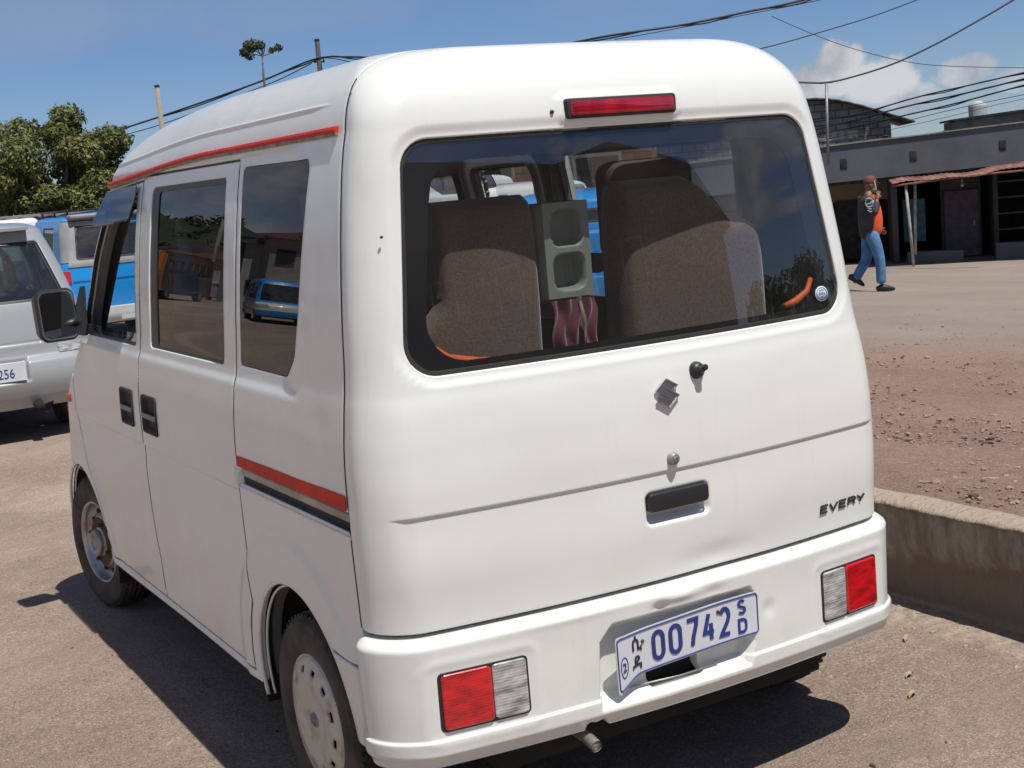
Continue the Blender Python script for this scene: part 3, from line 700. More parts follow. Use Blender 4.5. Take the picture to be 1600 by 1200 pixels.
LETTERS = []
def rear_details():
    # tail lamps sunk in the bumper: black surround, red outer lens, clear inner lens
    for s in (-1, 1):
        hb = np.concatenate([np.linspace(.5, 1, 40, endpoint=False), np.linspace(1, 2, 20)]); U = hb if s > 0 else -hb[::-1]; V = np.arange(.36, .54, .006)
        lamp = panel('tail_lamp', VAN, U, V, lambda p, u, v: sd_box(s*p[..., 0], p[..., 2], .424, .634, .384, .520, .012), M['black_plastic'], vbump, thick=.02, bevel=.002, off=.0315)
        panel('red_lens', VAN, U, V, lambda p, u, v: sd_box(s*p[..., 0], p[..., 2], .512, .627, .390, .515, .009), M['red_lens'], lamp, thick=.02, bevel=.004, off=.0375)
        panel('clear_lens', VAN, U, V, lambda p, u, v: sd_box(s*p[..., 0], p[..., 2], .430, .510, .390, .515, .006), M['clear_lens'], lamp, thick=.02, bevel=.003, off=.0365)
    # high stop lamp
    f = rear_frame(-.010, 1.701, .004)
    o = place(plate_mesh(rounded(-.150, .150, -.0225, .0225, .008), -.03, .009, .005).build('high_stop_lamp', M['dull_metal'], vgate, auto=.6), f); o.data.materials[0] = M['inner_dark']
    place(plate_mesh(rounded(-.142, .142, -.0165, .0165, .006), .0, .0125, .004).build('red_lens', M['high_lens'], o, auto=.6), f)
    # small holes left by removed fittings
    for (x, z, r) in ((-.192, 1.697, .0045), (-.63, 1.46, .003)):
        mb = MB(); mb.lathe([(0, .001), (r, .001), (r*1.1, -.002)], 12, (0, 0, 1)); place(mb.build('screw_hole', M['ink'], vgate), rear_frame(x, z, .0025))
    # handle
    f = rear_frame(.009, .793, .0)
    mb = plate_mesh(rounded(-.085, .085, -.0225, .0215, .010), -.012, .010, .007); h = place(mb.build('handle', M['black_plastic'], vgate, auto=.6), f)
    # key lock
    f = rear_frame(-.001, .887, .004)
    mb = MB(); mb.lathe([(0, .016), (.006, .016), (.007, .012), (.011, .012), (.014, .008), (.0155, .0), (.016, -.01)], 24, (0, 0, 1)); k = place(mb.build('key_lock', M['dull_metal'], vgate, auto=.7), f)
    mb = MB(); mb.box((0, 0, .0165), (.0015, .009, .001)); place(mb.build('key_slot', M['ink'], k), f)
    # capped wiper spindle
    f = rear_frame(.096, 1.079, .0)
    mb = MB(); mb.lathe([(0, .030), (.006, .030), (.008, .026), (.009, .018), (.014, .016), (.019, .010), (.021, .002), (.021, -.01)], 20, (0, 0, 1)); mb.lathe([(0, .034), (.0075, .032), (.0075, .02)], 8, (0, 0, 1), (.006, .004, 0))
    place(mb.build('wiper_spindle_cap', M['black_plastic'], vgate, auto=.7), f)
    # chrome S emblem: an angular mirrored letter of three bevelled bars
    S = [(-.0325, .0065), (-.002, .0345), (.0300, .0180), (.0195, .0065), (-.0075, .0165), (.0335, -.0055), (.0045, -.0340), (-.0300, -.0165), (-.0180, -.0060), (.0075, -.0170)]
    S = [(x*.996+y*.087, y*.996-x*.087) for x, y in S]
    n = len(S); V = [(x, y, 0) for x, y in S]+[(x, y, .005) for x, y in S]; 
    bm = bmesh.new(); vs = [bm.verts.new((x, y, 0.0)) for x, y in S]; fc = bm.faces.new(vs); r = bmesh.ops.extrude_face_region(bm, geom=[fc])
    top = [g for g in r['geom'] if isinstance(g, bmesh.types.BMVert)]
    for v in top: v.co.z = .006
    bm.faces.ensure_lookup_table(); tf = [f2 for f2 in bm.faces if all(abs(v.co.z-.006) < 1e-6 for v in f2.verts)]
    bmesh.ops.inset_region(bm, faces=tf, thickness=.0028, depth=.004)
    bmesh.ops.recalc_face_normals(bm, faces=bm.faces); me = bpy.data.meshes.new('emblem'); bm.to_mesh(me); bm.free(); me.transform(rear_frame(.000, 1.040, .006)); link('emblem', me, M['chrome'], vgate)
    # model lettering, bottom right
    f = rear_frame(.545, .668, .0035)
    LETTERS.append(f)
    # oval paper sticker in the corner of the glass
    f = rear_frame(.548, 1.205, -.0105)
    mb = MB(); mb.lathe([(0, .0008), (.0235, .0008), (.0235, 0)], 32, (0, 0, 1)); st = mb.build('oval_sticker', mat('sticker_paper', (.50, .62, .72), .5, var=.2, vscale=60), vgate); st.data.transform(Matrix.Diagonal((1.0, .82, 1, 1))); place(st, f)
    mb = MB()
    mb.tube([(.019*math.cos(a), .0155*math.sin(a), .0012) for a in np.linspace(0, 2*PI, 33)], .0007, 5)
    place(mb.build('sticker_rim', M['ink'], st), f)
    for i, (b, sz, yy) in enumerate((('2024', .0095, 0.0), ('OOO', .006, .0085), ('IIII', .006, -.0085))): text_obj('sticker_print', b, sz, f @ Matrix.Translation((0, yy, .0012)), M['plate_blue'], st, sx=1.2, ext=.0002)
rear_details()

GLYPH = {'0': [[(.28, .0, 1)]], '7': None}
def stroke_glyph(ch):
    """centre lines in a unit box (width 1, height 1), origin at the centre"""
    def arc(cx, cy, rx, ry, a0, a1, n=8): return [(cx+rx*math.cos(math.radians(a0+(a1-a0)*k/n)), cy+ry*math.sin(math.radians(a0+(a1-a0)*k/n))) for k in range(n+1)]
    g = {'0': [arc(0, .26, .5, .24, 180, 0)+arc(0, -.26, .5, .24, 0, -180)+[(-.5, .26)]],
         '7': [[(-.5, .5), (.5, .5), (.42, .25), (.08, -.18), (-.06, -.5)]],
         '4': [[(.02, .5), (-.5, -.20), (.5, -.20)], [(.22, .12), (.22, -.5)]],
         '2': [arc(0, .22, .46, .28, 160, -15)+[(.30, -.02), (-.48, -.5), (.5, -.5)]],
         'S': [arc(0, .26, .46, .24, 35, 180)+[(-.40, .12), (.38, -.10)]+arc(0, -.26, .46, .24, 0, -150)],
         'D': [[(-.5, -.5), (-.5, .5), (.05, .5)]+arc(.05, .2, .45, .3, 90, 0)+arc(.05, -.2, .45, .3, 0, -90)+[(-.5, -.5)]],
         'E': [[(.5, .5), (-.5, .5), (-.5, -.5), (.5, -.5)], [(-.5, .0), (.40, .0)]],
         'V': [[(-.5, .5), (-.02, -.5), (.5, .5)]],
         'R': [[(-.5, -.5), (-.5, .5), (.28, .5)]+arc(.28, .25, .22, .25, 90, -90)+[(-.45, .0)], [(.12, .0), (.5, -.5)]],
         'Y': [[(-.5, .5), (.0, -.02), (.5, .5)], [(.0, .02), (.0, -.5)]]}
    return g[ch]
def stroke_mesh(ch, w, h, t, th=.0016, shear=0., fn=None):
    mb = MB()
    for line in stroke_glyph(ch):
        P = [Vector((x*(w-t)+y*(h-t)*shear, y*(h-t), 0)) for x, y in line]; Q = [P[0]]
        for a, b in zip(P, P[1:]):
            n = max(1, int((b-a).length/.006))
            for k in range(1, n+1): Q.append(a.lerp(b, k/n))
        n = len(Q); closed = (Q[0]-Q[-1]).length < 1e-5; V = []; F = []
        for i, q in enumerate(Q):
            a = Q[i-1] if i else (Q[-2] if closed else q); b = Q[i+1] if i < n-1 else (Q[1] if closed else q)
            d1 = (q-a).normalized() if (q-a).length > 1e-7 else (b-q).normalized(); d2 = (b-q).normalized() if (b-q).length > 1e-7 else d1
            m = d1+d2; m = m.normalized() if m.length > .3 else d1; nn = Vector((-m.y, m.x, 0)); k = min(1.6, 1/max(.35, nn.dot(Vector((-d1.y, d1.x, 0)))))
            for sx, zz in ((1, 0), (1, th), (-1, th), (-1, 0)):
                V.append(q+nn*(sx*t/2*k)+Vector((0, 0, zz)))
        if not closed:
            e = (Q[0]-Q[1]).normalized()*t*.0; 
        for i in range(n-1): F += [(4*i+j, 4*i+(j+1) % 4, 4*i+4+(j+1) % 4, 4*i+4+j) for j in range(4)]
        F += [(0, 1, 2, 3), (4*n-1, 4*n-2, 4*n-3, 4*n-4)]
        if fn: V = [fn(v) for v in V]
        mb.add(V, F)
    return mb
def number_plate():
    """bent blue-on-white plate: its lower left corner is curled outwards, the right end bows"""
    Wd, Hh = .425, .108
    def bend(c):
        x, y = c[0], c[1]; t = x/Wd
        dz = .016*math.exp(-((t+.5)/.16)**2)+.006*math.sin(t*5.2+.5)+.004*(y/Hh)
        dy = -.010*math.sin((t+.5)*PI)*.0 + .010*t*t*4*(-.6 if t < 0 else -.2)+.004*math.sin(t*6)
        if t < -.34 and y < 0: dy -= .035*((-.34-t)/.16)**1.3*(-y/(Hh/2))
        return Vector((x, y+dy, c[2]+dz))
    f = rear_frame(0, .468, .028); f.translation = Vector((.0, .006, .466))
    f = f @ Matrix.Rotation(math.radians(1.5), 4, 'Z')
    out = rounded(-Wd/2, Wd/2, -Hh/2, Hh/2, .010, 5)
    nx, ny = 60, 14
    def grid(w, h, z0, z1):
        V = []; F = []
        for k, z in ((0, z1), (1, z0)):
            for i in range(nx+1):
                for j in range(ny+1):
                    x = -w/2+w*i/nx; y = -h/2+h*j/ny
                    r = .010; ex = abs(x)-(w/2-r); ey = abs(y)-(h/2-r)
                    if ex > 0 and ey > 0:
                        l = max(ex, ey)/math.hypot(ex, ey); x = math.copysign(w/2-r+ex*l, x); y = math.copysign(h/2-r+ey*l, y)
                    V.append(bend(Vector((x, y, z))))
        o = (nx+1)*(ny+1)
        for i in range(nx):
            for j in range(ny):
                a = i*(ny+1)+j; b = a+ny+1; F.append((a, b, b+1, a+1)); F.append((o+a, o+a+1, o+b+1, o+b))
        rim = [i*(ny+1) for i in range(nx+1)]+[nx*(ny+1)+j for j in range(1, ny+1)]+[i*(ny+1)+ny for i in range(nx-1, -1, -1)]+[j for j in range(ny-1, 0, -1)]
        for k in range(len(rim)): a = rim[k]; b = rim[(k+1) % len(rim)]; F.append((b, a, a+o, b+o))
        return MB().add(V, F, True)
    pl = place(grid(Wd, Hh, -.001, .001).build('number_plate', M['plate_white'], vbump, auto=.7), f)
    # raised dark border
    pts = []
    q = rounded(-Wd/2+.0045, Wd/2-.0045, -Hh/2+.0045, Hh/2-.0045, .008, 5)
    for i in range(len(q)):
        a, b = q[i], q[(i+1) % len(q)]; n = max(1, int(math.hypot(b[0]-a[0], b[1]-a[1])/.012))
        for k in range(n): pts.append(bend(Vector((a[0]+(b[0]-a[0])*k/n, a[1]+(b[1]-a[1])*k/n, .0015))))
    pts.append(pts[0]); mb = MB(); mb.tube(pts, .0018, 6, cap=False); place(mb.build('plate_border', M['plate_blue'], pl), f)
    def tx(b, size, x, y, sx=1.0, off=.0, m='plate_blue'):
        def fn(c): return bend(Vector((c[0]+x, c[1]+y, c[2]+.0018)))
        text_obj('plate_character', b, size, f, M[m], pl, sx=1.0, ext=.0012, offset=off, fn=lambda c: fn((c[0]*sx, c[1], c[2])))
    def st(ch, x, y, w, h, t): place(stroke_mesh(ch, w, h, t, fn=lambda c: bend(Vector((c.x+x, c.y+y, c.z+.0012)))).build('plate_character', M['plate_blue'], pl), f)
    for i, ch in enumerate('00742'): st(ch, -.086+.0475*i, .001, .037, .075, .0105)
    st('S', .158, .0245, .028, .038, .0070); st('D', .158, -.0225, .029, .038, .0070)
    tx('\u1232', .044, -.150, .022, 1.0, .0006, 'ink'); tx('\u12f3', .044, -.150, -.024, 1.0, .0006, 'ink')
    tx('2', .022, -.190, -.016, 1.0, .0003)
    ring = [bend(Vector((-.190+.0105*math.cos(a), -.015+.018*math.sin(a), .0018))) for a in np.linspace(0, 2*PI, 30)]
    mb = MB(); mb.tube(ring, .0011, 5, cap=False); place(mb.build('plate_ring', M['plate_blue'], pl), f)
    for (x, y) in ((-.130, .024), (.085, .030)):
        mb = MB(); mb.lathe([(0, .0045), (.003, .0045), (.0048, .0025), (.005, -.006)], 12, (0, 0, 1), bend(Vector((x, y, 0)))); place(mb.build('plate_screw', M['rust'], pl), f)
    # bare bracket below
    mb = MB(); mb.tube([rear(-.17, .373, .0+.0), rear(-.02, .365), rear(.09, .366)], .0022, 5)
    mb.build('pressed_line', M['dull_metal'], vbump).location = (0, -.010, 0)
    mb = MB(); mb.box((-.03, .07, .39), (.20, .004, .12)); mb.build('slot_backing', M['dark'], vbump)
number_plate()
def model_name():
    mb = MB()
    for i, (ch, w) in enumerate(zip('EVERY', (.029, .033, .029, .031, .032))):
        g = stroke_mesh(ch, w, .0225, .0050, .0022, shear=.16); mb.add([v+Vector((-.070+.0352*i, 0, -.001)) for v in g.v], g.f)
    place(mb.build('model_lettering', M['inner_dark'], vgate), LETTERS[0])
model_name()

def side_details():
    for s in (-1, 1):
        U = VU; V = np.unique(np.round(np.concatenate([np.arange(.80, .91, .004), np.arange(.84, 1.0, .0045)]), 5)); side = 'x'
        # red stripe and the sliding-door rail in its trench
        panel('red_stripe', VAN, U, V, lambda p, u, v: side_only(sd_poly(p[..., 1], p[..., 2], [(.216, .870), (.964, .868), (.964, .896), (.216, .905)]), 0, 0, u, s), M['red_trim'], vbody, thick=.002, bevel=0, off=.0022)
        rail = panel('door_rail', VAN, U, V, lambda p, u, v: side_only(sd_box(p[..., 1], p[..., 2], .222, .955, .842, .862, .002), 0, 0, u, s), M['dull_metal'], vbody, thick=.012, bevel=.003, off=-.006)
        panel('rail_slot', VAN, U, V, lambda p, u, v: side_only(sd_box(p[..., 1], p[..., 2], .218, .970, .816, .867, .002), 0, 0, u, s), M['inner_dark'], vbody, thick=.002, bevel=0, off=-.0165)
        panel('rail_lip', VAN, U, V, lambda p, u, v: side_only(sd_box(p[..., 1], p[..., 2], .216, .962, .812, .822, .002), 0, 0, u, s), M['chrome'], vbody, thick=.012, bevel=.003, off=-.002)
        # flush door handles: black cups with a bar across
        for y0, y1, par in (((1.745, 1.915, 'sliding_door'), (2.035, 2.195, 'front_door')) if s < 0 else ((1.88, 2.03, 'sliding_door'), (2.11, 2.26, 'front_door'))):
            d = [c for c in van.children if c.name.startswith(par)][0 if s < 0 else 1]
            V2 = np.arange(.83, 1.0, .0045)
            cup = panel('handle', VAN, np.unique(np.concatenate([U, np.sign(s)*np.linspace(2.5, 2.9, 160)])), V2, lambda p, u, v: side_only(sd_box(p[..., 1], p[..., 2], y0, y1, .848, .972, .014), 0, 0, u, s), M['inner_dark'], d,
                        D=lambda p, u, v: .0045-.016*(1-sstep(-.022, -.007, sd_box(p[..., 1], p[..., 2], y0, y1, .848, .972, .014))), thick=.004, bevel=.002)
            ym = (y0+y1)/2
            mb = MB(); mb.box(surf(s, ym, .905, .0015), (.010, y1-y0-.012, .018), ch=.004); mb.build('handle_bar', mat('handle_grey', (.16, .16, .165), .4), cup)
        # roof gutter trim, red above and weathered below
        pts = []
        for uu in np.concatenate([np.linspace(2.035, 2.999, 60), np.linspace(3.02, 3.75, 10)]):
            q = VAN.P(np.array([s*uu]), np.array([1.690]))[0]
            pts.append((q[0]+s*.006, q[1], q[2]+.004))
        mb = MB(); n = len(pts); Vv = []; F = []
        for (x, y, z) in pts:
            for dx, dz in ((-.012, .010), (.0, .010), (.003, .004), (.003, -.002), (-.012, -.002)): Vv.append((x+s*dx, y, z+dz))
        for i in range(n-1): F += [(i*5+k, i*5+(k+1) % 5, (i+1)*5+(k+1) % 5, (i+1)*5+k) for k in range(5)]
        F += [(0, 1, 2, 3, 4), tuple((n-1)*5+k for k in (4, 3, 2, 1, 0))]
        mb.add(Vv, F); mb.build('roof_trim', M['red_trim'], vbody)
        mb = MB(); Vv = []
        for (x, y, z) in pts:
            for dx, dz in ((-.014, -.0025), (.0015, -.0025), (.0015, -.010), (-.014, -.010)): Vv.append((x+s*dx, y, z+dz))
        F = []
        for i in range(n-1): F += [(i*4+k, i*4+(k+1) % 4, (i+1)*4+(k+1) % 4, (i+1)*4+k) for k in range(4)]
        F += [(0, 1, 2, 3), tuple((n-1)*4+k for k in (3, 2, 1, 0))]
        mb.add(Vv, F); mb.build('gutter', M['rust_trim'], vbody)
        # wheel-arch flanges
        for (cy, cz, r, a0, a1) in ((.66, .262, .343, -8, 172), (3.03, .235, .350, 4, 176)):
            mb = MB(); P = []
            for a in np.linspace(math.radians(a0), math.radians(a1), 60):
                y = cy+r*math.cos(a); z = cz+r*math.sin(a)
                if y < .42 and z < .50 and cy < 1: pass
                P.append(surf(s, y, max(z, .21), -.004))
            mb.tube(P, .006, 6); P2 = [Vector((p.x-s*.016, cy+(p.y-cy)*.965, cz+(p.z-cz)*.965)) for p in P]; mb.tube(P2, .004, 6)
            mb.build('arch_flange', M['white'], vbody)
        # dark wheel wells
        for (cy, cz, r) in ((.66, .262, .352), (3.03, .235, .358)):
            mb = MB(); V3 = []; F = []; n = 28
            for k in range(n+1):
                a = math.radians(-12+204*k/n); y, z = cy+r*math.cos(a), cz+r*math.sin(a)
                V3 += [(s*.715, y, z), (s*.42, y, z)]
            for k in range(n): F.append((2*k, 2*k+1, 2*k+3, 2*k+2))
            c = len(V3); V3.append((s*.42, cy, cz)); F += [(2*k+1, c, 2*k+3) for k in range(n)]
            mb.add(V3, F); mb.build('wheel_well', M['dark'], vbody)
        # sill below the doors
        mb = MB(); P = [(s*.712, y, .255-.004*math.sin(y*3)) for y in np.linspace(1.02, 2.68, 20)]; mb.tube(P, .013, 8); mb.build('sill', M['white'], vbody)
    # door mirror on the left, its twin on the right
    for s in (-1, 1):
        base = surf(s, 2.70, 1.14)
        mb = MB(); Pm = [(2.66, 1.12), (2.86, 1.12), (2.84, 1.17), (2.72, 1.27), (2.69, 1.30)]
        V = [surf(s, y, z, .002) for y, z in Pm]+[surf(s, y, z, .022) for y, z in Pm]; n = len(Pm)
        mb.add(V, [tuple(range(n)), tuple(range(2*n-1, n-1, -1))]+[(i, (i+1) % n, n+(i+1) % n, n+i) for i in range(n)])
        foot = surf(s, 2.76, 1.17, .015)
        c = Vector((s*.800, 2.76, 1.200))
        mb.tube([foot, foot+Vector((s*.05, 0, -.01)), Vector((s*.765, 2.79, 1.17)), Vector((s*.785, 2.79, 1.18))], .016, 10)
        mir = mb.build('door_mirror', M['black_plastic'], van)
        rotm = Matrix.Rotation(math.radians(13 if s < 0 else -13), 3, 'Z') @ Matrix.Rotation(math.radians(-4), 3, 'X')
        fr = Matrix.Translation(c) @ rotm.to_4x4() @ Matrix(((1, 0, 0, 0), (0, 0, -1, 0), (0, 1, 0, 0), (0, 0, 0, 1)))
        out = rounded(-.078, .078, -.098, .098, .034, 7)
        hs = plate_mesh(out, -.055, .010, .006); hs.v = [Vector((v.x*(.82 if v.z < -.03 else 1), v.y*(.86 if v.z < -.03 else 1), v.z)) for v in hs.v]
        place(hs.build('housing', M['black_plastic'], mir, auto=.6), fr)
        place(plate_mesh(rounded(-.070, .070, -.090, .090, .028, 7), .004, .0125, 0).build('mirror_rim', M['chrome'], mir, auto=.6), fr)
        place(plate_mesh(rounded(-.065, .065, -.085, .085, .026, 7), .006, .0135, 0).build('mirror_glass', M['mirror'], mir, auto=.6), fr)
    # amber indicator and headlamp at the front corner
    for s in (-1, 1):
        U = VU; V = np.arange(.56, 1.0, .01)
        panel('headlamp', VAN, U, V, lambda p, u, v: np.where((np.abs(u) > 2.9) & (np.sign(u) == s), sd_poly(p[..., 1]-.0*p[..., 0], p[..., 2], [(3.10, .80), (3.60, .70), (3.60, .86), (3.14, .88)], .01)+0*u, SIDE) if True else 0, M['clear_lens'], vbody, thick=.004, bevel=.002, off=.002)
        panel('indicator', VAN, U, V, lambda p, u, v: side_only(sd_box(p[..., 1], p[..., 2], 3.02, 3.075, .835, .868, .008), 0, 0, u, s), M['orange'], vbody, thick=.006, bevel=.003, off=.006)
side_details()

def wheel(cx, cy, s, steer, cap, spin=.2):
    """s: side; built with its outer face towards s*x, then steered"""
    w = empty('wheel', (cx, cy, .268)); w.parent = van; w.rotation_euler = (0, 0, steer)
    mb = MB(); ax = Vector((s, 0, 0)); R, hw = .268, .072
    prof = [(.160, hw-.016), (.168, hw-.006), (.185, hw+.001), (.215, hw+.004), (.238, hw+.001), (.2435, hw-.001), (.2475, hw+.0005), (.252, hw-.006), (.260, hw-.014), (.2655, hw-.024), (R, hw-.034)]
    for g in (.036, .012, -.012, -.036):
        prof += [(R, g+.0045), (R-.007, g+.003), (R-.007, g-.003), (R, g-.0045)]
    prof += [(R, -hw+.034), (.2655, -hw+.024), (.252, -hw+.006), (.238, -hw), (.2, -hw-.003), (.16, -hw+.016)]
    mb.lathe(prof, 72, ax); 
    for k in range(60):      # sipes on the shoulder
        a = 2*PI*k/60+.03; dv = Vector((0, math.cos(a), math.sin(a)))
        for e in (1, -1):
            rot = Matrix.Rotation(a, 3, 'X'); mb.box(dv*.2625+ax*(e*(hw-.019)), (.016, .006, .010), rot=rot)
    mb.build('tyre', M['tyre'], w)
    mb = MB()
    mb.lathe([(.160, hw-.020), (.168, hw-.012), (.165, hw-.004), (.158, hw-.006), (.153, hw-.018), (.147, hw-.040), (.12, hw-.044), (.108, hw-.030), (.10, hw-.022), (.078, hw-.018), (.060, hw-.020), (.052, hw-.008), (.034, hw-.004), (.030, hw-.008), (0, hw-.008)], 64, ax)
    rim = mb.build('rim', M['steel'], w)
    if cap:
        # pressed cover with a ring of small trapezoid windows and a centre badge
        bm = bmesh.new(); n = 96
        rad = [0, .018, .030, .034, .060, .085, .104, .122, .138, .152, .160, .163]; zz = [.004, .004, .0045, .002, .004, .007, .010, .008, .004, .0, -.006, -.016]
        rows = []
        for r, z in zip(rad, zz):
            if r == 0: rows.append([bm.verts.new((0, 0, z))]*n); continue
            rows.append([bm.verts.new((r*math.cos(2*PI*k/n), r*math.sin(2*PI*k/n), z)) for k in range(n)])
        for i in range(len(rad)-1):
            for k in range(n):
                if rad[i] >= .12 and rad[i] < .138 and (k % 8) in (2, 3, 4): continue
                k2 = (k+1) % n
                if i == 0: bm.faces.new((rows[0][0], rows[1][k], rows[1][k2]))
                else: bm.faces.new((rows[i][k], rows[i+1][k], rows[i+1][k2], rows[i][k2]))
        ed = [e for e in bm.edges if e.is_boundary and max(v.co.length for v in e.verts) < .15]
        r = bmesh.ops.extrude_edge_only(bm, edges=ed)
        for g in r['geom']:
            if isinstance(g, bmesh.types.BMVert): g.co.z -= .005; g.co.x *= .99; g.co.y *= .99
        for f in bm.faces: f.smooth = True
        me = bpy.data.meshes.new('hubcap'); bm.to_mesh(me); bm.free()
        mt = Matrix(((0, 0, s, 0), (s*1.0, 0, 0, 0), (0, 1, 0, 0), (0, 0, 0, 1))); me.transform(Matrix.Rotation(spin, 4, 'Z')); me.transform(mt); me.transform(Matrix.Translation((s*(hw-.002), 0, 0)))
        c = link('hubcap', me, M['hubcap'], w)
        mb = MB(); mb.tube([(s*(hw+.0035), .024*math.cos(a), .017*math.sin(a)) for a in np.linspace(0, 2*PI, 30)], .0022, 6, cap=False)
        mb.tube([(s*(hw+.0035), -.008, -.012), (s*(hw+.0035), -.004, .013)], .002, 5); mb.tube([(s*(hw+.0035), .006, -.013), (s*(hw+.0035), .010, .012)], .002, 5); mb.tube([(s*(hw+.0035), -.006, -.002), (s*(hw+.0035), .008, .002)], .002, 5)
        mb.build('cap_badge', M['dull_metal'], c)
        mb = MB(); mb.lathe([(.112, hw-.010), (.148, hw-.012)], 48, ax); mb.build('rim_shadow_ring', M['dark'], w).name = 'slot_shade_ring'  # dark ring stands in for the shade behind the cover's windows
    else:
        mb = MB(); mb.lathe([(.052, hw-.012), (.054, hw+.002), (.048, hw+.010), (.030, hw+.012), (.028, hw+.004), (0, hw+.004)], 32, ax); mb.build('hub', M['dull_metal'], w)
        for k in range(4):
            mb = MB(); a = 2*PI*k/4+.4; mb.lathe([(0, hw-.002), (.007, hw-.002), (.0085, hw-.006), (.0085, hw-.02)], 6, ax, Vector((0, .079*math.cos(a), .079*math.sin(a)))); mb.build('wheel_nut', M['rust'], w)
        for k in range(10):
            mb = MB(); a = 2*PI*k/10; mb.lathe([(0, hw-.0345), (.011, hw-.0345), (.011, hw-.05)], 14, ax, Vector((0, .1235*math.cos(a), .1235*math.sin(a)))); mb.build('vent_hole', M['dark'], w)
        # inner disc is rusty
        mb = MB(); mb.lathe([(.050, hw-.0165), (.078, hw-.0165), (.099, hw-.0205)], 48, ax); mb.build('rusty_disc', M['rust'], w)
    return w
wheel(-.655, .600, -1, 0, True, .12)
wheel(.682, .600, 1, 0, True, .5)
wheel(-.650, 2.985, -1, math.radians(9), False)
wheel(.650, 2.985, 1, math.radians(9), False)

def interior():
    F_seat = mat('seat_fabric', (.088, .054, .040), .95, color2=(.150, .100, .075), vscale=160, bump=.6, bscale=260, bdist=.002, sheen=.4)
    F_dark = mat('dark_vinyl_and_shade', (.035, .030, .027), .8, var=.3, bump=.3)
    tan = mat('tan_fabric', (.26, .215, .165), .95, var=.25, vscale=30, bump=.4, bscale=200)
    # floor and engine hump
    mb = MB(); mb.box((0, 1.55, .40), (1.30, 2.8, .03)); mb.box((0, 1.6, .30), (.95, 3.0, .14)); mb.box((0, .40, .40), (1.28, .62, .06)); mb.build('floor', M['dark'], van)
    def seat(x0, x1, y, z0, z1, lean, fab, name='seat', head=None, crown=.0, taper=.10, topf=None, leftf=None):
        o = MB(); w = x1-x0; xm = (x0+x1)/2
        bm = bmesh.new(); bmesh.ops.create_grid(bm, x_segments=40, y_segments=50, size=.5)
        ext = bmesh.ops.extrude_face_region(bm, geom=bm.faces[:])
        for g in ext['geom']:
            if isinstance(g, bmesh.types.BMVert): g.co.z = 1
        V = []
        for v in bm.verts:
            a, b, c = v.co.x*2, v.co.y*2, v.co.z
            rx = math.copysign(abs(a), a); k = 1-taper*max(0, b)**4
            x = xm+a*w/2*k*(1-.06*(abs(b)**6)); 
            top = topf(x) if topf else z1-crown*(abs(a)**2.5)
            z = z0+(top-z0)*(b+1)/2
            if leftf: xl = leftf(z); x = x1-(x1-x)*(x1-xl)/(x1-x0)
            th = .11*math.sqrt(max(0, 1-abs(a)**26))*math.sqrt(max(0, 1-abs(b)**26))+.015
            bulge = .012*math.cos(a*PI/2)
            yy = y+lean*(z-z0)+(th/2+bulge if c > .5 else -th/2-bulge)
            v.co = Vector((x, yy, z))
        bmesh.ops.recalc_face_normals(bm, faces=bm.faces)
        for f in bm.faces: f.smooth = True
        me = bpy.data.meshes.new('seat_back'); bm.to_mesh(me); bm.free()
        s_ = empty(name, (0, 0, 0)); s_.parent = van
        link('seat_back', me, fab, s_)
        mb = MB(); mb.box((xm, y+.30, z0+.06), (w, .50, .14), ch=.04); mb.build('seat_cushion', fab, s_)
        if head:
            hx0, hx1, hz0, hz1 = head; mb = MB(); mb.box(((hx0+hx1)/2, y+lean*(hz0-z0)+.02, (hz0+hz1)/2), (hx1-hx0, .10, hz1-hz0), ch=.03); mb.build('headrest', F_dark, s_)
        return s_
    return F_seat, F_dark, tan, seat
F_seat, F_dark, tan_f, seat_fn = interior()
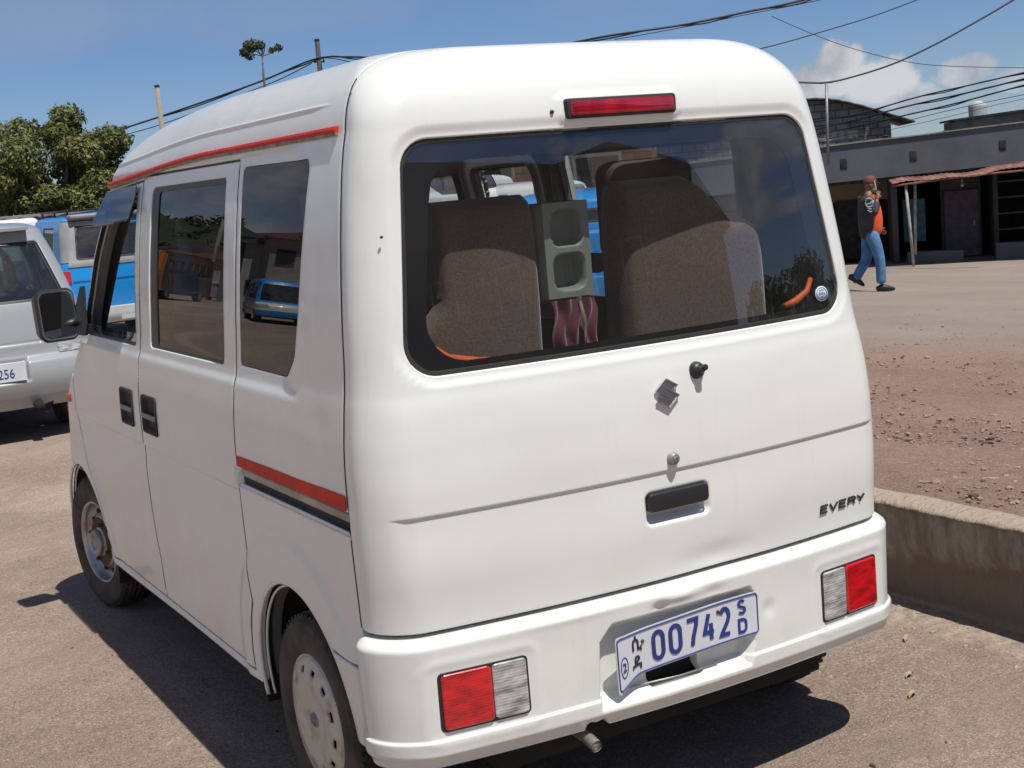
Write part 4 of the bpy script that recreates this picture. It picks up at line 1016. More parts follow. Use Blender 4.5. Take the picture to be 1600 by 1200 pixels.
def seats():
    # rear bench pushed right back: left back, narrow centre panel with two cup holders, right back
    s1 = seat_fn(-.56, -.188, .290, .62, 1.520, .0, F_seat, crown=.0, taper=0, leftf=lambda z: -.56+.11*float(sstep(1.16, 1.30, z)))
    s2 = seat_fn(.050, .490, .290, .62, 1.425, .0, F_seat, taper=0, topf=lambda x: 1.53-.105*float(sstep(.25, .40, x))-.05*max(0, (x-.40)/.09)**2)
    mb = MB(); mb.box((.27, .44, 1.45), (.26, .12, .26), ch=.04); mb.build('seat_shade_block', F_dark, s2)  # dark block in place of the shaded top of the right back
    for zz in (1.22, 1.33): mb = MB(); mb.box((.07, .40, zz), (.05, .08, .05), ch=.02); mb.build('seat_lever', F_dark, s2)
    seat_fn(-.60, -.16, 1.62, .62, 1.22, .10, F_dark, crown=.04)
    seat_fn(.16, .60, 1.80, .62, 1.30, .10, F_dark, crown=.05)
    # centre console panel
    pn = mat('console_plastic', (.22, .25, .205), .5, var=.1)
    y0 = .205
    bm = bmesh.new(); 
    def octo(cx, cz, rx, rz):
        return [(cx+rx*math.copysign(abs(math.cos(a))**.55, math.cos(a)), cz+rz*math.copysign(abs(math.sin(a))**.55, math.sin(a))) for a in np.linspace(0, 2*PI, 24, endpoint=False)]
    # panel is built on the shell clipper idea but flat: grid with holes
    x0, x1, z0, z1 = -.186, -.062, 1.272, 1.495
    NX, NZ = 36, 56; X = np.linspace(x0, x1, NX+1); Z = np.linspace(z0, z1, NZ+1)
    holes = [(-.124, 1.434, .043, .042), (-.124, 1.332, .043, .042)]
    V = []; F = []
    depth = lambda x, z: max([0]+[.055*min(1, max(0, 1-((abs((x-h[0])/h[2])**4+abs((z-h[1])/h[3])**4)**.25-.86)/.14)) if (abs((x-h[0])/h[2])**4+abs((z-h[1])/h[3])**4)**.25 < 1 else 0 for h in holes])
    for x in X:
        for z in Z: V.append((x, y0+depth(x, z)-.004*(1-((x+.124)/.062)**2), z))
    for i in range(NX):
        for j in range(NZ): a = i*(NZ+1)+j; F.append((a, a+NZ+1, a+NZ+2, a+1))
    mb = MB(); mb.add(V, F, True); mb.box(((x0+x1)/2, y0+.075, (z0+z1)/2), (x1-x0, .03, z1-z0)); mb.box((x0+.002, y0+.04, (z0+z1)/2), (.004, .08, z1-z0)); mb.box((x1-.002, y0+.04, (z0+z1)/2), (.004, .08, z1-z0)); mb.box(((x0+x1)/2, y0+.04, z1-.002), (x1-x0, .08, .004))
    con = mb.build('cup_holder_panel', pn, van)
    for h in holes:
        mb = MB(); mb.lathe([(0, .003), (.036, .003), (.040, 0)], 20, (0, -1, 0), Vector((h[0], y0+.057, h[1]))); mb.build('cup_well', M['inner_dark'], con)
    # burgundy cloth pouch hanging below it, with a beige tie
    V = []; F = []; n, m_ = 28, 24; rs = random.Random(4)
    for i in range(n+1):
        for j in range(m_+1):
            x = -.184+.122*i/n; z = 1.268-.24*j/m_; f = j/m_
            V.append((x+.004*math.sin(j*.6), y0+.004-.012*math.sin(PI*i/n)-.010*abs(math.sin((x*1.0+z*.35)*58))*(1-.3*f)-.006*math.sin(i*.9+j*.35), z))
    for i in range(n):
        for j in range(m_): a = i*(m_+1)+j; F.append((a, a+1, a+m_+2, a+m_+1))
    mb = MB(); mb.add(V, F, True); o = mb.build('cloth_pouch', mat('burgundy_cloth', (.13, .018, .04), .8, var=.3, vscale=20, sheen=.5), van)
    mb = MB()
    mb.tube([(-.115, y0-.020, 1.262), (-.110, y0-.028, 1.21), (-.117, y0-.026, 1.15), (-.107, y0-.02, 1.04)], .005, 6, radii=[.004, .006, .004, .008]); mb.build('tie_cord', tan_f, o)
    # orange cloth edges tucked at the lower corners of the tailgate
    mb = MB(); mb.tube([rear(-.565, 1.30, -.03), rear(-.555, 1.225, -.03), rear(-.51, 1.185, -.03), rear(-.44, 1.170, -.03), rear(-.40, 1.170, -.03)], .011, 8, radii=[.004, .008, .011, .010, .006]); mb.build('orange_piping', M['orange'], vgate)
    mb = MB(); mb.tube([rear(.535, 1.245, -.03), rear(.515, 1.215, -.03), rear(.47, 1.195, -.03), rear(.43, 1.188, -.03)], .009, 8, radii=[.006, .008, .010, .007]); mb.build('orange_piping', M['orange'], vgate)
    # dashboard, steering wheel, mirror, seat belt
    mb = MB(); mb.box((0, 2.78, .93), (1.24, .42, .30), ch=.08); mb.build('dashboard', M['inner_dark'], van)
    mb = MB(); fr = Matrix.Rotation(math.radians(32), 3, 'X')
    for sx in (.32,):
        ring = [Vector((sx, 2.50, 1.08))+fr @ Vector((.175*math.cos(a), 0, .175*math.sin(a))) for a in np.linspace(0, 2*PI, 40)]
        mb.tube(ring, .014, 8, cap=False)
        for a in (200, 340, 90): 
            w = math.radians(a); mb.tube([Vector((sx, 2.52, 1.07)), Vector((sx, 2.50, 1.08))+fr @ Vector((.17*math.cos(w), 0, .17*math.sin(w)))], .012, 6)
        mb.tube([Vector((sx, 2.52, 1.07)), Vector((sx, 2.70, .90))], .025, 8)
    mb.build('steering_wheel', M['inner_dark'], van)
    mb = MB(); mb.box((0, 2.50, 1.575), (.22, .02, .06), ch=.01); mb.tube([(0, 2.51, 1.60), (0, 2.55, 1.66)], .008, 6); mb.build('rear_view_mirror', M['black_plastic'], van)
    for sx in (-1, 1):
        mb = MB(); mb.tube([(sx*.60, 1.42 if sx > 0 else .98, 1.60), (sx*.615, 1.40 if sx > 0 else .97, 1.30), (sx*.66, 1.40 if sx > 0 else .97, .85)], .022, 8); mb.build('pillar_cover', mat('pillar_vinyl', (.60, .66, .68), .4), van)
    # dark inner ring on the front door opening
    # exhaust tip by the broken lower edge of the bumper
    mb = MB(); mb.tube([(-.285, .16, .292), (-.285, .03, .282), (-.287, -.012, .274)], .0145, 16, cap=False); mb.tube([(-.287, -.010, .2745), (-.286, .02, .280)], .0120, 16)
    mb.build('exhaust_pipe', M['dull_metal'], van)
    mb = MB(); mb.tube([(-.62, .60, .30), (.62, .60, .30)], .035, 10); mb.box((0, .60, .30), (.20, .20, .16), ch=.05); mb.box((.30, .25, .32), (.36, .26, .14), ch=.04); mb.build('rear_axle', M['dark'], van)
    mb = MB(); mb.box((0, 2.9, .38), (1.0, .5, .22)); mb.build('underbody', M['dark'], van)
seats()
# ------------------------------------------------------------------ ground, kerb, road
def zg(x, y):
    """height of the land: flat road at x < 1.5, raised bank falling away to the right; slowly rising to the far left"""
    x = np.asarray(x, float); y = np.asarray(y, float)
    bank = np.maximum(.345-.0825*(x-1.6), -1.40-.025*(x-22.8)); bank = np.maximum(bank, -3.0)
    far = sstep(8.5, 15, y)+sstep(7, 14, -y); far = np.clip(far, 0, 1)
    lowb = np.minimum(bank, 0.0)
    right = bank*(1-far)+lowb*far
    dl = np.hypot(x+1, y-1); az = np.degrees(np.arctan2(-(x+1), np.maximum(y-1, .01)))
    left = .020*np.maximum(dl-14, 0)*sstep(3, 9, az); left = np.minimum(left, 1.5)
    return np.where(x > 1.55, right, left)
def grid_mesh(name, X, Y, zf, m, kind='structure'):
    xx, yy = np.meshgrid(X, Y, indexing='ij'); zz = zf(xx, yy); V = np.stack([xx, yy, zz], -1).reshape(-1, 3)
    ny = len(Y); i, j = np.meshgrid(np.arange(len(X)-1), np.arange(ny-1), indexing='ij'); a = (i*ny+j).ravel()
    F = np.stack([a, a+ny, a+ny+1, a+1], -1)
    me = bpy.data.meshes.new(name); me.from_pydata(V.tolist(), [], F.tolist()); me.update(); me.polygons.foreach_set('use_smooth', [True]*len(F))
    return tag(link(name, me, m), kind=kind)
def road_mat(name, base, base2, patch, grit, mode):
    m = bpy.data.materials.new(name); m.use_nodes = True; nt = m.node_tree; N = nt.nodes; L = nt.links; b = N['Principled BSDF']; b.inputs['Roughness'].default_value = .93; b.inputs['Specular IOR Level'].default_value = .25
    tc = N.new('ShaderNodeTexCoord'); V = tc.outputs['Object']
    def no(s, d=6, r=.6, st=None):
        v = V
        if st: mp = N.new('ShaderNodeMapping'); mp.inputs['Scale'].default_value = st; L.new(V, mp.inputs[0]); v = mp.outputs[0]
        n = N.new('ShaderNodeTexNoise'); n.inputs['Scale'].default_value = s; n.inputs['Detail'].default_value = d; n.inputs['Roughness'].default_value = r; L.new(v, n.inputs['Vector']); return n.outputs['Fac']
    def mr(v, a, c, lo=0., hi=1.):
        n = N.new('ShaderNodeMapRange'); n.inputs['From Min'].default_value = a; n.inputs['From Max'].default_value = c; n.inputs['To Min'].default_value = lo; n.inputs['To Max'].default_value = hi; L.new(v, n.inputs['Value']); return n.outputs[0]
    def mix(f, a, c, mode='MIX'):
        n = N.new('ShaderNodeMix'); n.data_type = 'RGBA'; n.blend_type = mode
        for s_, v in ((0, f), (6, a), (7, c)):
            if isinstance(v, tuple): n.inputs[s_].default_value = (*v, 1)
            elif isinstance(v, float): n.inputs[s_].default_value = v
            else: L.new(v, n.inputs[s_])
        return n.outputs[2]
    c = mix(mr(no(.9, 8, .62), .36, .66), base, base2)
    c = mix(mr(no(.33, 6, .6), .50, .66), c, patch)
    c = mix(mr(no(14, 8, .75), .54, .64, 0, .45), c, tuple(q*1.45 for q in base2))
    c = mix(mr(no(5.5, 9, .75, (1, 1.3, 1)), .56, .64, 0, .35), c, tuple(q*.62 for q in base))
    g = mr(no(75, 4, .7), .32, .70)
    c = mix(.55, c, mix(g, (.42, .40, .38), (1.5, 1.5, 1.5)), 'MULTIPLY') if False else mix(mr(no(60, 5, .75), .34, .62, .0, .55), c, grit)
    c = mix(mr(no(170, 3, .7), .57, .64, 0, .65), c, tuple(min(1, q*1.9) for q in base2))       # pale flecks
    c = mix(mr(no(120, 3, .7), .60, .66, 0, .8), c, tuple(q*.28 for q in base))               # dark flecks
    if mode == 'road':      # pale dried mortar along the foot of the kerb (x = 1.5)
        sp = N.new('ShaderNodeSeparateXYZ'); L.new(V, sp.inputs[0]); q = N.new('ShaderNodeMath'); q.operation = 'MULTIPLY_ADD'; q.inputs[1].default_value = .42; L.new(no(3.6, 7, .7), q.inputs[0]); L.new(sp.outputs['X'], q.inputs[2])
        c = mix(mr(q.outputs[0], 1.54, 1.60), c, mix(mr(no(24, 5, .7), .35, .65), (.26, .205, .16), (.46, .38, .30)))
    if mode == 'bank':      # beyond the bank the beaten ground is greyer and smoother
        sp = N.new('ShaderNodeSeparateXYZ'); L.new(V, sp.inputs[0])
        ad = N.new('ShaderNodeMath'); ad.operation = 'MULTIPLY_ADD'; ad.inputs[1].default_value = .85; L.new(sp.outputs['X'], ad.inputs[0]); L.new(sp.outputs['Y'], ad.inputs[2])
        wv = N.new('ShaderNodeMath'); wv.operation = 'MULTIPLY_ADD'; wv.inputs[1].default_value = 3.0; L.new(no(.35, 6, .65), wv.inputs[0]); L.new(ad.outputs[0], wv.inputs[2])
        f = mr(wv.outputs[0], 11.2, 14.2)
        far = mix(mr(no(.5, 8, .6, (1, 1, 1)), .3, .7), (.225, .185, .158), (.285, .235, .198))
        c = mix(f, c, far)
    L.new(c, b.inputs['Base Color'])
    bp = N.new('ShaderNodeBump'); bp.inputs['Strength'].default_value = .9; bp.inputs['Distance'].default_value = .010; L.new(no(80, 6, .8), bp.inputs['Height'])
    b2 = N.new('ShaderNodeBump'); b2.inputs['Strength'].default_value = .6; b2.inputs['Distance'].default_value = .05; L.new(no(6, 6, .6), b2.inputs['Height']); L.new(bp.outputs[0], b2.inputs['Normal']); L.new(b2.outputs[0], b.inputs['Normal'])
    return m
def axis(a, b, near, c=0.0):
    """coordinates dense near c"""
    t = np.linspace(-1, 1, near); v = np.sinh(t*4.2)/math.sinh(4.2); v = np.where(v < 0, c+v*(c-a), c+v*(b-c)); return np.unique(np.concatenate([v, [a, b]]))
M['road'] = road_mat('worn_road', (.29, .222, .176), (.405, .315, .250), (.56, .46, .375), (.135, .105, .088), 'road')
M['bank'] = road_mat('red_gravel', (.225, .150, .116), (.325, .225, .175), (.31, .225, .165), (.135, .090, .072), 'bank')
def bumpy(x, y):
    return zg(x, y)+.006*np.sin(x*1.7+.3*y)*np.sin(y*1.3)*np.exp(-np.hypot(x, y)/40)*(np.abs(x-1.5) > .3)
grid_mesh('road', np.concatenate([axis(-260, 1.54, 90, -1.0)]), axis(-160, 420, 130, 1.0), bumpy, M['road'])
def bankz(x, y):
    z = zg(x, y); r = np.exp(-((x-4)/5)**2)
    return z+.012*np.sin(x*3.1+y*.8)*np.sin(y*2.3-x)*r+.008*np.sin(x*7.3+1)*np.sin(y*6.1)*r
grid_mesh('ground', np.concatenate([[1.6], np.linspace(1.66, 8, 110), axis(8.05, 260, 40, 8.3)]), np.concatenate([axis(-160, -6.05, 20, -6.3), np.linspace(-6, 12, 210), axis(12.05, 420, 60, 12.5)]), bankz, M['bank'])
def kerb():
    """cast concrete retaining kerb: pale trowelled top, rough undercut face darker at its foot"""
    m = bpy.data.materials.new('rough_concrete'); m.use_nodes = True; nt = m.node_tree; N = nt.nodes; L = nt.links; b = N['Principled BSDF']; b.inputs['Roughness'].default_value = .92
    tc = N.new('ShaderNodeTexCoord'); sp = N.new('ShaderNodeSeparateXYZ'); L.new(tc.outputs['Object'], sp.inputs[0])
    def no(s, d=6, st=(1, 1, 1)):
        mp = N.new('ShaderNodeMapping'); mp.inputs['Scale'].default_value = st; L.new(tc.outputs['Object'], mp.inputs[0]); n = N.new('ShaderNodeTexNoise'); n.inputs['Scale'].default_value = s; n.inputs['Detail'].default_value = d; n.inputs['Roughness'].default_value = .65; L.new(mp.outputs[0], n.inputs['Vector']); return n.outputs['Fac']
    r = N.new('ShaderNodeValToRGB'); e = r.color_ramp.elements; e[0].position = .36; e[0].color = (.24, .205, .165, 1); e[1].position = .64; e[1].color = (.50, .44, .36, 1); L.new(no(9, 10, (1, 2.2, .7)), r.inputs[0])
    # darker brown below a wavy line
    h = N.new('ShaderNodeMath'); h.operation = 'MULTIPLY_ADD'; h.inputs[1].default_value = .30; L.new(no(3.0, 7, (1, 1, .4)), h.inputs[0]); L.new(sp.outputs['Z'], h.inputs[2])
    f = N.new('ShaderNodeMapRange'); f.inputs['From Min'].default_value = .295; f.inputs['From Max'].default_value = .325; L.new(h.outputs[0], f.inputs['Value'])
    mx = N.new('ShaderNodeMix'); mx.data_type = 'RGBA'; mx.inputs[6].default_value = (.28, .215, .165, 1); L.new(f.outputs[0], mx.inputs['Factor']); L.new(r.outputs[0], mx.inputs[7])
    tp = N.new('ShaderNodeMapRange'); tp.inputs['From Min'].default_value = .338; tp.inputs['From Max'].default_value = .347; L.new(sp.outputs['Z'], tp.inputs['Value'])
    m2 = N.new('ShaderNodeMix'); m2.data_type = 'RGBA'; L.new(tp.outputs[0], m2.inputs['Factor']); L.new(mx.outputs[2], m2.inputs[6]); m2.inputs[7].default_value = (.46, .37, .285, 1)
    L.new(m2.outputs[2], b.inputs['Base Color'])
    bp = N.new('ShaderNodeBump'); bp.inputs['Strength'].default_value = 1.0; bp.inputs['Distance'].default_value = .035; L.new(no(22, 8, (1, 1.6, .45)), bp.inputs['Height']); L.new(bp.outputs[0], b.inputs['Normal'])
    Y = np.arange(-6.5, 9.5, .018); 
    prof = [(1.520, -.02), (1.515, .0)]+[(1.515-.0*t, t) for t in np.arange(.02, .33, .018)]+[(1.502, .334), (1.510, .3465), (1.524, .350), (1.56, .351), (1.60, .351), (1.625, .347), (1.64, .32), (1.64, -.1)]
    V = []; F = []; n = len(prof); rs = np.random.RandomState(3)
    def fbm(y, z):
        s = 0
        for k in range(6):
            f = 2.2*1.9**k; s += math.sin(y*f*1.3+z*f*2.1+k*1.7+1.3*math.sin(y*f*.37+k))*math.cos(z*f*.9-y*f*.4+k)/1.7**k
        return s
    for y in Y:
        wob = .010*math.sin(y*1.1)+.006*math.sin(y*3.7)
        for (x, z) in prof:
            d = 0; dz = 0
            if 0 <= z < .345 and x < 1.55:
                under = .028*(1-float(sstep(.13+.03*math.sin(y*2.6)+.02*math.sin(y*7), .20+.03*math.sin(y*2.6), z)))
                d = under+.011*fbm(y, z)+rs.uniform(-.003, .003)+.006*abs(math.sin(y*31+z*22+2*math.sin(y*5)))*(z > .15)
            elif z > .345: dz = .003*math.sin(y*5+x*30)+.002*math.sin(y*17)
            if z > .3: dz += .006*math.sin(y*.9)
            V.append((x+d+wob, y, z+dz))
    for i in range(len(Y)-1):
        for k in range(n-1): a = i*n+k; F.append((a, a+1, a+n+1, a+n))
    me = new_mesh('kerb_wall', V, F, True); 
    bm = bmesh.new(); bm.from_mesh(me); bmesh.ops.recalc_face_normals(bm, faces=bm.faces); bm.to_mesh(me); bm.free()
    o = link('kerb_wall', me, m)
    # make sure normals look out (towards -x on the face)
    tag(o, 'low rough concrete kerb wall with pale top along the right of the van', 'kerb wall')
kerb()
def stones():
    """loose stones and crumbs: uncountable, one object each for the bank and the road edge"""
    rs = np.random.RandomState(11); bm = bmesh.new(); bmesh.ops.create_icosphere(bm, subdivisions=1, radius=1)
    T = np.array([v.co[:] for v in bm.verts]); TF = [tuple(v.index for v in f.verts) for f in bm.faces]; bm.free()
    def scatter(name, n, pos, size, m, flat=.55):
        V = []; F = []; k = 0
        for _ in range(n):
            x, y = pos(); s = size(x, y)
            z = float(zg(x, y))
            A_ = Matrix.Rotation(rs.uniform(0, 6.28), 3, 'Z'); sc = np.array([s*rs.uniform(.7, 1.4), s*rs.uniform(.6, 1.1), s*flat*rs.uniform(.6, 1.2)])
            P = T*(1+rs.uniform(-.22, .22, (len(T), 1)))*sc; P = P @ np.array(A_).T+np.array([x, y, z+s*.12]); V.append(P); F += [tuple(q+k for q in f) for f in TF]; k += len(T)
        me = bpy.data.meshes.new(name); me.from_pydata(np.concatenate(V).tolist(), [], F); me.update()
        o = link(name, me, m); return tag(o, kind='stuff')
    def pb():
        r = rs.uniform(0, 1)
        x = 1.72+rs.exponential(1.9); return x, rs.uniform(-1.0, 9)
    ms = mat('gravel_stones', (.17, .115, .09), .95, color2=(.34, .235, .185), vscale=9, bump=.4, bscale=40, hi=(.35, .6))
    md = mat('dark_stones', (.05, .036, .03), .95, color2=(.11, .075, .06), vscale=9)
    mp_ = mat('pale_crumbs', (.27, .22, .175), .95, color2=(.38, .32, .26), vscale=9)
    tag(scatter('gravel', 15000, pb, lambda x, y: min(.022, .003+rs.exponential(.0035)), ms), 'reddish gravel strewn over the raised bank', 'gravel')
    tag(scatter('gravel', 1500, pb, lambda x, y: min(.018, .003+rs.exponential(.0040)), md), 'dark stones strewn over the raised bank', 'gravel')
    def pr():
        x = 1.49-rs.exponential(.16); return x, rs.uniform(-.8, 3)
    tag(scatter('gravel', 1600, pr, lambda x, y: min(.010, .0015+rs.exponential(.0016)), mp_), 'pale crumbs of mortar along the foot of the kerb', 'gravel')
    def pr2(): return rs.uniform(-2.5, 1.45), rs.uniform(-.3, 8)
    tag(scatter('gravel', 260, pr2, lambda x, y: .002+rs.exponential(.002), md), 'specks of grit on the road', 'gravel')
stones()
def mortar_spill():
    """pale dried mortar along the foot of the kerb"""
    rs = np.random.RandomState(5); Y = np.arange(-1.2, 4, .03); V = []; F = []; n = 9
    m = mat('dried_mortar', (.36, .30, .235), .95, color2=(.22, .175, .14), vscale=16, bump=.8, bscale=60, bdist=.006, hi=(.40, .66))
    for y in Y:
        w = .10+.05*math.sin(y*2.3+1)+.035*math.sin(y*7.1)+.02*math.sin(y*19)+rs.uniform(-.012, .012); w = max(.03, w)
        for k in range(n):
            t = k/(n-1); V.append((1.53-w*t, y, .004+.012*(1-t)**1.5+.002*math.sin(y*40+k*2)*(1-t)))
    for i in range(len(Y)-1):
        for k in range(n-1): a = i*n+k; F.append((a, a+1, a+n+1, a+n))
    tag(link('mortar_spill', new_mesh('mortar_spill', V, F, True), m), kind='structure')

def dry_leaves():
    m = mat('dry_leaf', (.30, .22, .11), .9, color2=(.42, .34, .20), vscale=30)
    rs = random.Random(3)
    for (x, y) in ((1.02, .33), (1.24, .56), (.92, .22), (-1.62, 3.1), (-2.1, 4.9), (1.33, .10)):
        V = []; F = []; n = 9; L_ = rs.uniform(.018, .032); a = rs.uniform(0, 6.28)
        for i in range(n):
            t = i/(n-1); w = L_*.32*math.sin(PI*t)**.8; c = .010*math.sin(PI*t)+.004*math.sin(t*9)
            for k in (-1, 0, 1): V.append((L_*(t-.5)*2, w*k, .003+c+(.006*abs(k)*math.sin(PI*t))))
        for i in range(n-1):
            for k in range(2): b = i*3+k; F.append((b, b+3, b+4, b+1))
        o = link('dry_leaf', new_mesh('dry_leaf', V, F, True), m); o.location = (x, y, 0); o.rotation_euler = (0, 0, a)
        tag(o, 'small curled dry leaf lying on the road', 'leaf', 'dry leaves on the road')
dry_leaves()

# ------------------------------------------------------------------ foliage
def leaf_cloud(name, blobs, n, size, m, parent, seed=1, squash=.75, hollow=.35):
    """many small bent leaf clumps through the volume of the blobs [(x,y,z,r)]"""
    rs = np.random.RandomState(seed); V = []; F = []; k = 0
    vol = np.array([b[3]**2 for b in blobs]); vol = vol/vol.sum()
    ids = rs.choice(len(blobs), n, p=vol)
    for i in ids:
        x, y, z, r = blobs[i]; d = rs.normal(size=3); d /= np.linalg.norm(d)
        rad = r*(hollow+(1-hollow)*rs.uniform(0, 1)**.45)*(1+.16*math.sin(d[0]*7+i)*math.cos(d[2]*6+d[1]*5))
        c = np.array([x, y, z])+d*rad*np.array([1, 1, squash])
        nrm = d*.8+rs.normal(size=3)*.6+np.array([0, 0, .5]); nrm /= np.linalg.norm(nrm)
        a = np.cross(nrm, rs.normal(size=3)); a /= np.linalg.norm(a); b = np.cross(nrm, a); s = size*rs.uniform(.6, 1.35)
        P = [c-a*s, c+b*s*.42-nrm*s*.05, c+a*s+nrm*s*-.15, c-b*s*.42-nrm*s*.05]
        V += [tuple(p) for p in P]; F.append((k, k+1, k+2, k+3)); k += 4
    me = bpy.data.meshes.new(name); me.from_pydata(V, [], F); me.update()
    return link(name, me, m, parent)
def leaf_mat(name, c1, c2, trans=.25):
    m = bpy.data.materials.new(name); m.use_nodes = True; nt = m.node_tree; N = nt.nodes; L = nt.links; b = N['Principled BSDF']; out = N['Material Output']; b.inputs['Roughness'].default_value = .6
    ge = N.new('ShaderNodeNewGeometry'); tc = N.new('ShaderNodeTexCoord'); n = N.new('ShaderNodeTexNoise'); n.inputs['Scale'].default_value = .9; n.inputs['Detail'].default_value = 4; L.new(tc.outputs['Object'], n.inputs['Vector'])
    a = N.new('ShaderNodeMath'); a.operation = 'MULTIPLY_ADD'; a.inputs[1].default_value = .45; L.new(ge.outputs['Random Per Island'], a.inputs[0]); L.new(n.outputs['Fac'], a.inputs[2])
    r = N.new('ShaderNodeValToRGB'); e = r.color_ramp.elements; e[0].position = .45; e[0].color = (*c1, 1); e[1].position = .95; e[1].color = (*c2, 1); L.new(a.outputs[0], r.inputs[0])
    L.new(r.outputs[0], b.inputs['Base Color']); t = N.new('ShaderNodeBsdfTranslucent'); L.new(r.outputs[0], t.inputs[0]); mx = N.new('ShaderNodeMixShader'); mx.inputs[0].default_value = trans
    L.new(b.outputs[0], mx.inputs[1]); L.new(t.outputs[0], mx.inputs[2]); L.new(mx.outputs[0], out.inputs['Surface']); return m
M['leaf'] = leaf_mat('broad_leaves', (.034, .056, .014), (.19, .20, .045))
M['leaf_dark'] = leaf_mat('dark_leaves', (.022, .040, .016), (.085, .11, .035))
M['bark'] = mat('bark', (.10, .075, .055), .9, color2=(.19, .15, .11), vscale=8, bump=.6, bscale=30, bdist=.02)
def tree(x, y, blobs, n, size, label, m='leaf', seed=1, trunk_r=.22, group=None, name='tree'):
    z0 = float(zg(x, y)); t = empty(name, (x, y, z0), 0, label, 'tree', group); rs = random.Random(seed)
    top = max(b[2] for b in blobs); mb = MB()
    cx = sum(b[0] for b in blobs)/len(blobs); cy = sum(b[1] for b in blobs)/len(blobs); fork = min(b[2]-b[3]*.6 for b in blobs)
    fork = max(.8, min(fork, top*.5))
    mb.tube(catm([(0, 0, -.1), (.05, 0, fork*.5), (cx*.2, cy*.2, fork)], 5), trunk_r, 10, radii=[trunk_r*(1.25-.5*i/10) for i in range(11)])
    for b in blobs:
        mid = Vector((b[0]*.5+rs.uniform(-.2, .2), b[1]*.5, (fork+b[2])/2-.1)); mb.tube(catm([(cx*.2, cy*.2, fork-.1), mid, (b[0], b[1], b[2])], 4), .06, 6, radii=[trunk_r*.5*(1-.85*i/8) for i in range(9)])
    mb.build('trunk', M['bark'], t)
    leaf_cloud('crown', blobs, n, size, M[m], t, seed)
    return t
def crown_blobs(w, d, h, zc, n, seed, rmin=.5, rmax=1.1):
    rs = random.Random(seed); B = []
    for _ in range(n):
        a = rs.uniform(0, 2*PI); q = rs.uniform(0, 1)**.5; e = rs.uniform(-1, 1)
        B.append((w*q*math.cos(a)*math.sqrt(1-e*e*.7), d*q*math.sin(a)*math.sqrt(1-e*e*.7), zc+h*e*(1-.35*q), rs.uniform(rmin, rmax)))
    return B
tree(7.6, 42.0, crown_blobs(2.7, 2.2, 1.45, 3.0, 30, 5, .5, .85)+[(.3, 0, 4.75, .55), (-1.2, 0, 4.3, .7), (1.5, 0, 3.95, .7)], 34000, .085, 'broad leafy green tree left of the van, behind the blue car', seed=3, trunk_r=.28)
tree(3.9, 44.0, crown_blobs(2.9, 2.4, 1.4, 2.9, 22, 8, .6, 1.0), 22000, .088, 'leafy green tree cut by the left edge of the photo', seed=6, trunk_r=.26, m='leaf')
tree(9.9, 43.4, crown_blobs(1.5, 1.4, 1.0, 2.2, 12, 9, .45, .75), 9000, .09, 'smaller dark green tree against the roof of the van at left', seed=9, trunk_r=.18, m='leaf_dark')
def slender():
    x, y = 19.3, 55.3; z0 = float(zg(x, y)); t = empty('slender_tree', (x, y, z0), 0, 'thin tall tree with a small tuft of leaves above the roof of the van', 'tree')
    H = 8.2-z0
    mb = MB(); mb.tube(catm([(.25, 0, -.2), (.10, 0, 2.5), (.14, 0, H*.6), (-.02, 0, H*.82), (0.05, 0, H*.97)], 6), .08, 8, radii=[.12-.085*i/24 for i in range(25)])
    top = Vector((.05, 0, H*.94))
    for dx, dz in ((-.75, .25), (-.5, .62), (.15, .60), (.75, .35), (.45, .2), (-.25, .4)): mb.tube([top, top+Vector((dx*.6, 0, dz*.4)), top+Vector((dx, 0, dz))], .022, 5)
    mb.build('trunk', M['bark'], t)
    leaf_cloud('crown', [(-.72, 0, H*.94+.2, .26), (-.42, .1, H*.94+.48, .36), (-.05, 0, H*.94+.46, .26), (-.55, 0, H*.94+.05, .24), (.80, 0, H*.94+.34, .20), (.48, 0, H*.94+.24, .15)], 900, .085, M['leaf_dark'], t, 4)
slender()

# ------------------------------------------------------------------ poles and cables
M['pole_wood'] = mat('weathered_pole', (.20, .17, .13), .9, color2=(.33, .29, .23), vscale=5, bump=.3, stretch=(6, 6, .6))
M['pole_dark'] = mat('tarred_pole', (.05, .045, .045), .8, var=.3, vscale=5, stretch=(6, 6, .6))
M['cable'] = mat('cable_sheath', (.018, .02, .03), .6)
def at(px, py, D):
    """a point in the world seen at that pixel of the 1600-wide photograph, D metres in front of the camera plane (used to survey the place)"""
    return Vector(CAM['loc'])+D*(F_+R_*((px-800)/CAM['f'])-U_*((py-600)/CAM['f']))
def pole(px, py, D, r, m, label, lean=0.0, fit=True):
    p = at(px, py, D); z0 = float(zg(p.x, p.y)); o = empty('utility_pole', (p.x, p.y, z0), 0, label, 'utility pole'); mb = MB(); h = p.z-z0
    mb.tube([(-lean*h, 0, -.3), (0, 0, h)], r, 12, radii=[r*1.25, r*.92]); mb.build('shaft', M[m], o)
    mb = MB(); mb.lathe([(0, .03), (r*.9, .03), (r*1.02, 0), (r*1.02, -.06)], 12, (0, 0, 1), Vector((0, 0, h))); mb.build('cap', M['dark'], o)
    if fit:
        mb = MB(); mb.box((0, -.03, h-.95), (.5, .05, .06)); mb.tube([(-.2, -.05, h-.92), (-.2, -.05, h-.80)], .035, 8); mb.tube([(.2, -.05, h-.92), (.2, -.05, h-.80)], .035, 8); mb.build('bracket', M['dark'], o)
    return p
pole(245, 134, 60, .115, 'pole_wood', 'pale wooden utility pole beside the leafy tree at left', lean=.0, fit=False)
pole(495, 62, 60, .115, 'pole_dark', 'dark utility pole rising behind the roof of the van', lean=.0, fit=True)
